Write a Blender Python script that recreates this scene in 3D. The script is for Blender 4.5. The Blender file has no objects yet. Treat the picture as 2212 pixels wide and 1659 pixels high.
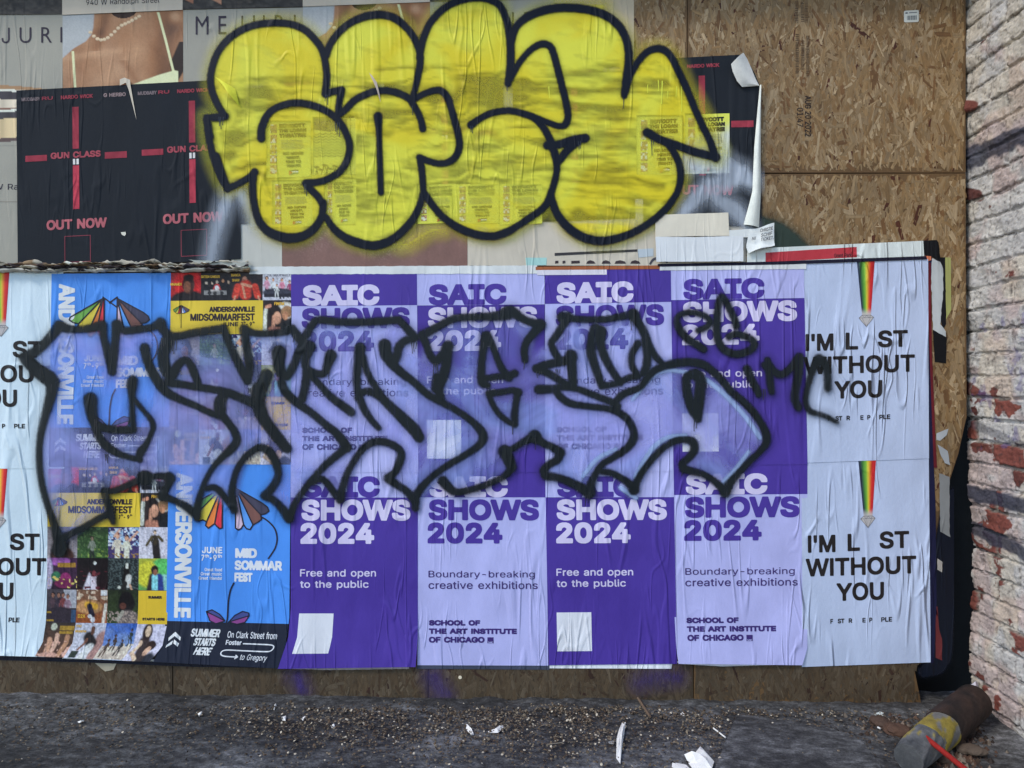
import bpy, math, random, json
import numpy as np
from math import radians as RAD, sin, cos, pi
sc = bpy.context.scene
COL = sc.collection
random.seed(7)
RNG = np.random.default_rng(11)

# ------------------------------------------------------------------ camera, world, sun, exposure
PXM, CX, CY, CAMZ = 451.0, 1106.0, 829.5, 1.52      # photo (2212 wide) pixels per metre on the hoarding
DIST = 1597.56 / PXM
cam = bpy.data.cameras.new('camera')
cam.lens = 26.0
cam.sensor_width = 36.0
cam.clip_end = 500.0
cam_o = bpy.data.objects.new('camera', cam)
cam_o.location = (0, -DIST, CAMZ)
cam_o.rotation_euler = (RAD(90), 0, 0)
COL.objects.link(cam_o)
sc.camera = cam_o

SUN_EL, SUN_AZ = RAD(46), RAD(232)                  # azimuth from +y, clockwise: behind the camera, to its left
world = bpy.data.worlds.new('World')
sc.world = world
world.use_nodes = True
wn = world.node_tree
sky = wn.nodes.new('ShaderNodeTexSky')
sky.sky_type = 'NISHITA'
sky.sun_disc = False
sky.sun_elevation = SUN_EL
sky.sun_rotation = SUN_AZ
sky.dust_density = 0.6
sky.ozone_density = 2.5
wn.links.new(sky.outputs[0], wn.nodes['Background'].inputs[0])
wn.nodes['Background'].inputs[1].default_value = 0.15
sun = bpy.data.lights.new('sun', 'SUN')
sun.energy = 1.15
sun.angle = RAD(14)
sun.color = (1.0, 0.98, 0.96)
sun_o = bpy.data.objects.new('sun', sun)
sun_o.rotation_euler = (RAD(90) - SUN_EL, 0, pi - SUN_AZ)
sun_o.location = (-2, -6, 8)
COL.objects.link(sun_o)
sc.view_settings.view_transform = 'Standard'
sc.view_settings.look = 'None'
sc.view_settings.exposure = 0.72
sc.view_settings.gamma = 1.0
LIGHT = (0.685, 0.772, 0.924)                          # what the wall receives: photo colour / LIGHT = albedo

# ------------------------------------------------------------------ small helpers
def s2l(c):
    c = c / 255.0
    return c / 12.92 if c <= 0.04045 else ((c + 0.055) / 1.055) ** 2.4

def C(r, g, b, k=1.0):
    return tuple(min(0.86, max(0.0025, k * s2l(v) / l)) for v, l in zip((r, g, b), LIGHT)) + (1.0,)

def WX(px): return (px - CX) / PXM
def WZ(py): return CAMZ - (py - CY) / PXM
def gz(x): return -0.0115 * x                        # the pavement falls a little to the right

def GP(px, py, h=0.0):                               # point on the pavement (h above it) seen at this photo pixel
    x = 0.0
    for _ in range(8):
        d = (CAMZ - gz(x) - h) * 1597.56 / (py - CY)
        x = (px - CX) * d / 1597.56
    return (x, d - DIST, gz(x) + h)

WLOC = {}

def tag(o, label=None, cat=None, group=None, kind=None):
    if label: o['label'] = label
    if cat: o['category'] = cat
    if group: o['group'] = group
    if kind: o['kind'] = kind
    return o

def thing(name, loc, label, cat, group=None):
    o = bpy.data.objects.new(name, None)
    o.empty_display_size = 0.05
    o.location = loc
    COL.objects.link(o)
    WLOC[o] = tuple(loc)
    return tag(o, label, cat, group)

def mesh(name, verts, faces, mat, parent=None, origin=None, vcol=None, fcol=None, attrs=None, smooth=False):
    org = WLOC[parent] if parent is not None else (origin or (0, 0, 0))
    me = bpy.data.meshes.new(name)
    v = np.asarray(verts, dtype=float).reshape(-1, 3) - np.array(org)
    if isinstance(faces, np.ndarray):
        me.vertices.add(len(v)); me.vertices.foreach_set('co', v.ravel())
        n, k = faces.shape
        me.loops.add(n * k); me.loops.foreach_set('vertex_index', faces.ravel().astype(np.int32))
        me.polygons.add(n); me.polygons.foreach_set('loop_start', np.arange(0, n * k, k, dtype=np.int32))
        me.polygons.foreach_set('loop_total', np.full(n, k, dtype=np.int32))
        me.update(calc_edges=True)
    else:
        me.from_pydata([tuple(p) for p in v], [], faces)
    if vcol is not None:
        vcol = np.asarray(vcol, dtype=float)
        if vcol.ndim == 1: vcol = np.tile(vcol, (len(v), 1))
        a = me.attributes.new('Col', 'FLOAT_COLOR', 'POINT'); a.data.foreach_set('color', vcol.ravel())
    if fcol is not None:
        a = me.attributes.new('Col', 'FLOAT_COLOR', 'CORNER')
        cc = []
        for f, c in zip(faces, fcol): cc.extend(list(c) * len(f))
        a.data.foreach_set('color', cc)
    for k, arr in (attrs or {}).items():
        a = me.attributes.new(k, 'FLOAT', 'POINT'); a.data.foreach_set('value', np.asarray(arr, dtype=float).ravel())
    me.materials.append(mat)
    if smooth: me.polygons.foreach_set('use_smooth', [True] * len(me.polygons))
    o = bpy.data.objects.new(name, me)
    COL.objects.link(o)
    if parent is not None:
        o.parent = parent
        WLOC[o] = WLOC[parent]
    else:
        o.location = org
        WLOC[o] = tuple(org)
    return o

def grid_faces(nx, ny, keep=None):                   # faces of an (ny+1) x (nx+1) vertex grid
    i = np.arange(ny)[:, None] * (nx + 1) + np.arange(nx)[None, :]
    f = np.stack([i, i + nx + 1, i + nx + 2, i + 1], -1).reshape(-1, 4)
    return f if keep is None else f[keep.ravel()]

def vnoise(x, y, seed=0):                            # value noise, 0..1
    xi, yi = np.floor(x).astype(np.int64), np.floor(y).astype(np.int64)
    fx, fy = x - xi, y - yi
    fx, fy = fx * fx * (3 - 2 * fx), fy * fy * (3 - 2 * fy)
    def h(a, b):
        n = (a * 374761393 + b * 668265263 + seed * 982451653) & 0x7fffffff
        n = ((n ^ (n >> 13)) * 1274126177) & 0x7fffffff
        return ((n ^ (n >> 16)) & 0xffff) / 65535.0
    return (h(xi, yi) * (1 - fx) + h(xi + 1, yi) * fx) * (1 - fy) + (h(xi, yi + 1) * (1 - fx) + h(xi + 1, yi + 1) * fx) * fy

def fbm(x, y, seed=0, n=4):
    t = 0; a = 0.5; s = 0
    for k in range(n):
        t = t + a * vnoise(x * 2 ** k, y * 2 ** k, seed + k); s += a; a *= 0.5
    return t / s

def sstep(a, b, x):
    t = np.clip((x - a) / (b - a), 0, 1)
    return t * t * (3 - 2 * t)

def smooth_line(pts, n=4):                           # Catmull-Rom through points of any dimension
    P = [np.array(p, float) for p in pts]
    if len(P) < 3: return P
    Q = [2 * P[0] - P[1]] + P + [2 * P[-1] - P[-2]]
    out = []
    for i in range(1, len(Q) - 2):
        for k in range(n):
            t = k / n
            out.append(0.5 * (2 * Q[i] + (Q[i + 1] - Q[i - 1]) * t + (2 * Q[i - 1] - 5 * Q[i] + 4 * Q[i + 1] - Q[i + 2]) * t * t
                              + (3 * Q[i] - Q[i - 1] - 3 * Q[i + 1] + Q[i + 2]) * t ** 3))
    out.append(P[-1])
    return out

# ------------------------------------------------------------------ signed distances, contouring, lettering
def seg_dist(P, A, B, ra=None, rb=None, pn=2.0):     # min distance of points P to segments (less a radius along each)
    out = np.full(len(P), 1e9)
    BA = B - A
    L2 = np.maximum((BA ** 2).sum(1), 1e-9)
    step = max(1, int(3e6 // max(1, len(A))))
    for s in range(0, len(P), step):
        p = P[s:s + step]
        d = p[:, None, :] - A[None]
        t = np.clip((d * BA[None]).sum(2) / L2[None], 0, 1)
        q = d - t[..., None] * BA[None]
        dd = np.sqrt((q ** 2).sum(2)) if pn == 2.0 else (np.abs(q) ** pn).sum(2) ** (1 / pn)
        if ra is not None: dd = dd - (ra[None] * (1 - t) + rb[None] * t)
        out[s:s + step] = dd.min(1)
    return out

def winding(P, A, B):
    out = np.zeros(len(P), dtype=int)
    step = max(1, int(3e6 // max(1, len(A))))
    for s in range(0, len(P), step):
        p = P[s:s + step]
        y = p[:, 1:2]; x = p[:, 0:1]
        up = (A[None, :, 1] <= y) & (B[None, :, 1] > y)
        dn = (A[None, :, 1] > y) & (B[None, :, 1] <= y)
        cr = (B[None, :, 0] - A[None, :, 0]) * (y - A[None, :, 1]) - (x - A[None, :, 0]) * (B[None, :, 1] - A[None, :, 1])
        out[s:s + step] = (up & (cr > 0)).sum(1) - (dn & (cr < 0)).sum(1)
    return out

def poly_sdf(P, loops, pn=2.0):
    A = np.concatenate([np.array(l, float) for l in loops])
    B = np.concatenate([np.roll(np.array(l, float), -1, 0) for l in loops])
    d = seg_dist(P, A, B, pn=pn)
    return np.where(winding(P, A, B) != 0, -d, d)

def strokes_sdf(P, lines):                           # lines: lists of (x, y, r)
    A = np.concatenate([np.array(l, float)[:-1] for l in lines])
    B = np.concatenate([np.array(l, float)[1:] for l in lines])
    return seg_dist(P, A[:, :2], B[:, :2], A[:, 2], B[:, 2])

def contour(F, x0, y0, h):                           # polygons where F < 0
    ny, nx = F.shape
    ins = F < 0
    q = ins[:-1, :-1].astype(int) + ins[:-1, 1:] + ins[1:, :-1] + ins[1:, 1:]
    polys = []
    for j in range(ny - 1):
        i = 0
        row = q[j]
        while i < nx - 1:
            if row[i] == 4:
                k = i
                while k < nx - 1 and row[k] == 4: k += 1
                polys.append([(x0 + i * h, y0 + j * h), (x0 + k * h, y0 + j * h), (x0 + k * h, y0 + (j + 1) * h), (x0 + i * h, y0 + (j + 1) * h)])
                i = k
                continue
            if row[i]:
                cs = [(i, j), (i + 1, j), (i + 1, j + 1), (i, j + 1)]
                pts = []
                for k in range(4):
                    a, b = cs[k], cs[(k + 1) % 4]
                    fa, fb = F[a[1], a[0]], F[b[1], b[0]]
                    if fa < 0: pts.append((x0 + a[0] * h, y0 + a[1] * h))
                    if (fa < 0) != (fb < 0):
                        t = fa / (fa - fb)
                        pts.append((x0 + (a[0] + t * (b[0] - a[0])) * h, y0 + (a[1] + t * (b[1] - a[1])) * h))
                if len(pts) >= 3: polys.append(pts)
            i += 1
    return polys

def sdf_polys(fn, bb, h):
    x0, y0, x1, y1 = bb
    nx, ny = int((x1 - x0) / h) + 2, int((y1 - y0) / h) + 2
    gx, gy = np.meshgrid(x0 + np.arange(nx) * h, y0 + np.arange(ny) * h)
    F = fn(np.stack([gx.ravel(), gy.ravel()], 1)).reshape(ny, nx)
    return contour(F, x0, y0, h)

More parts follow.
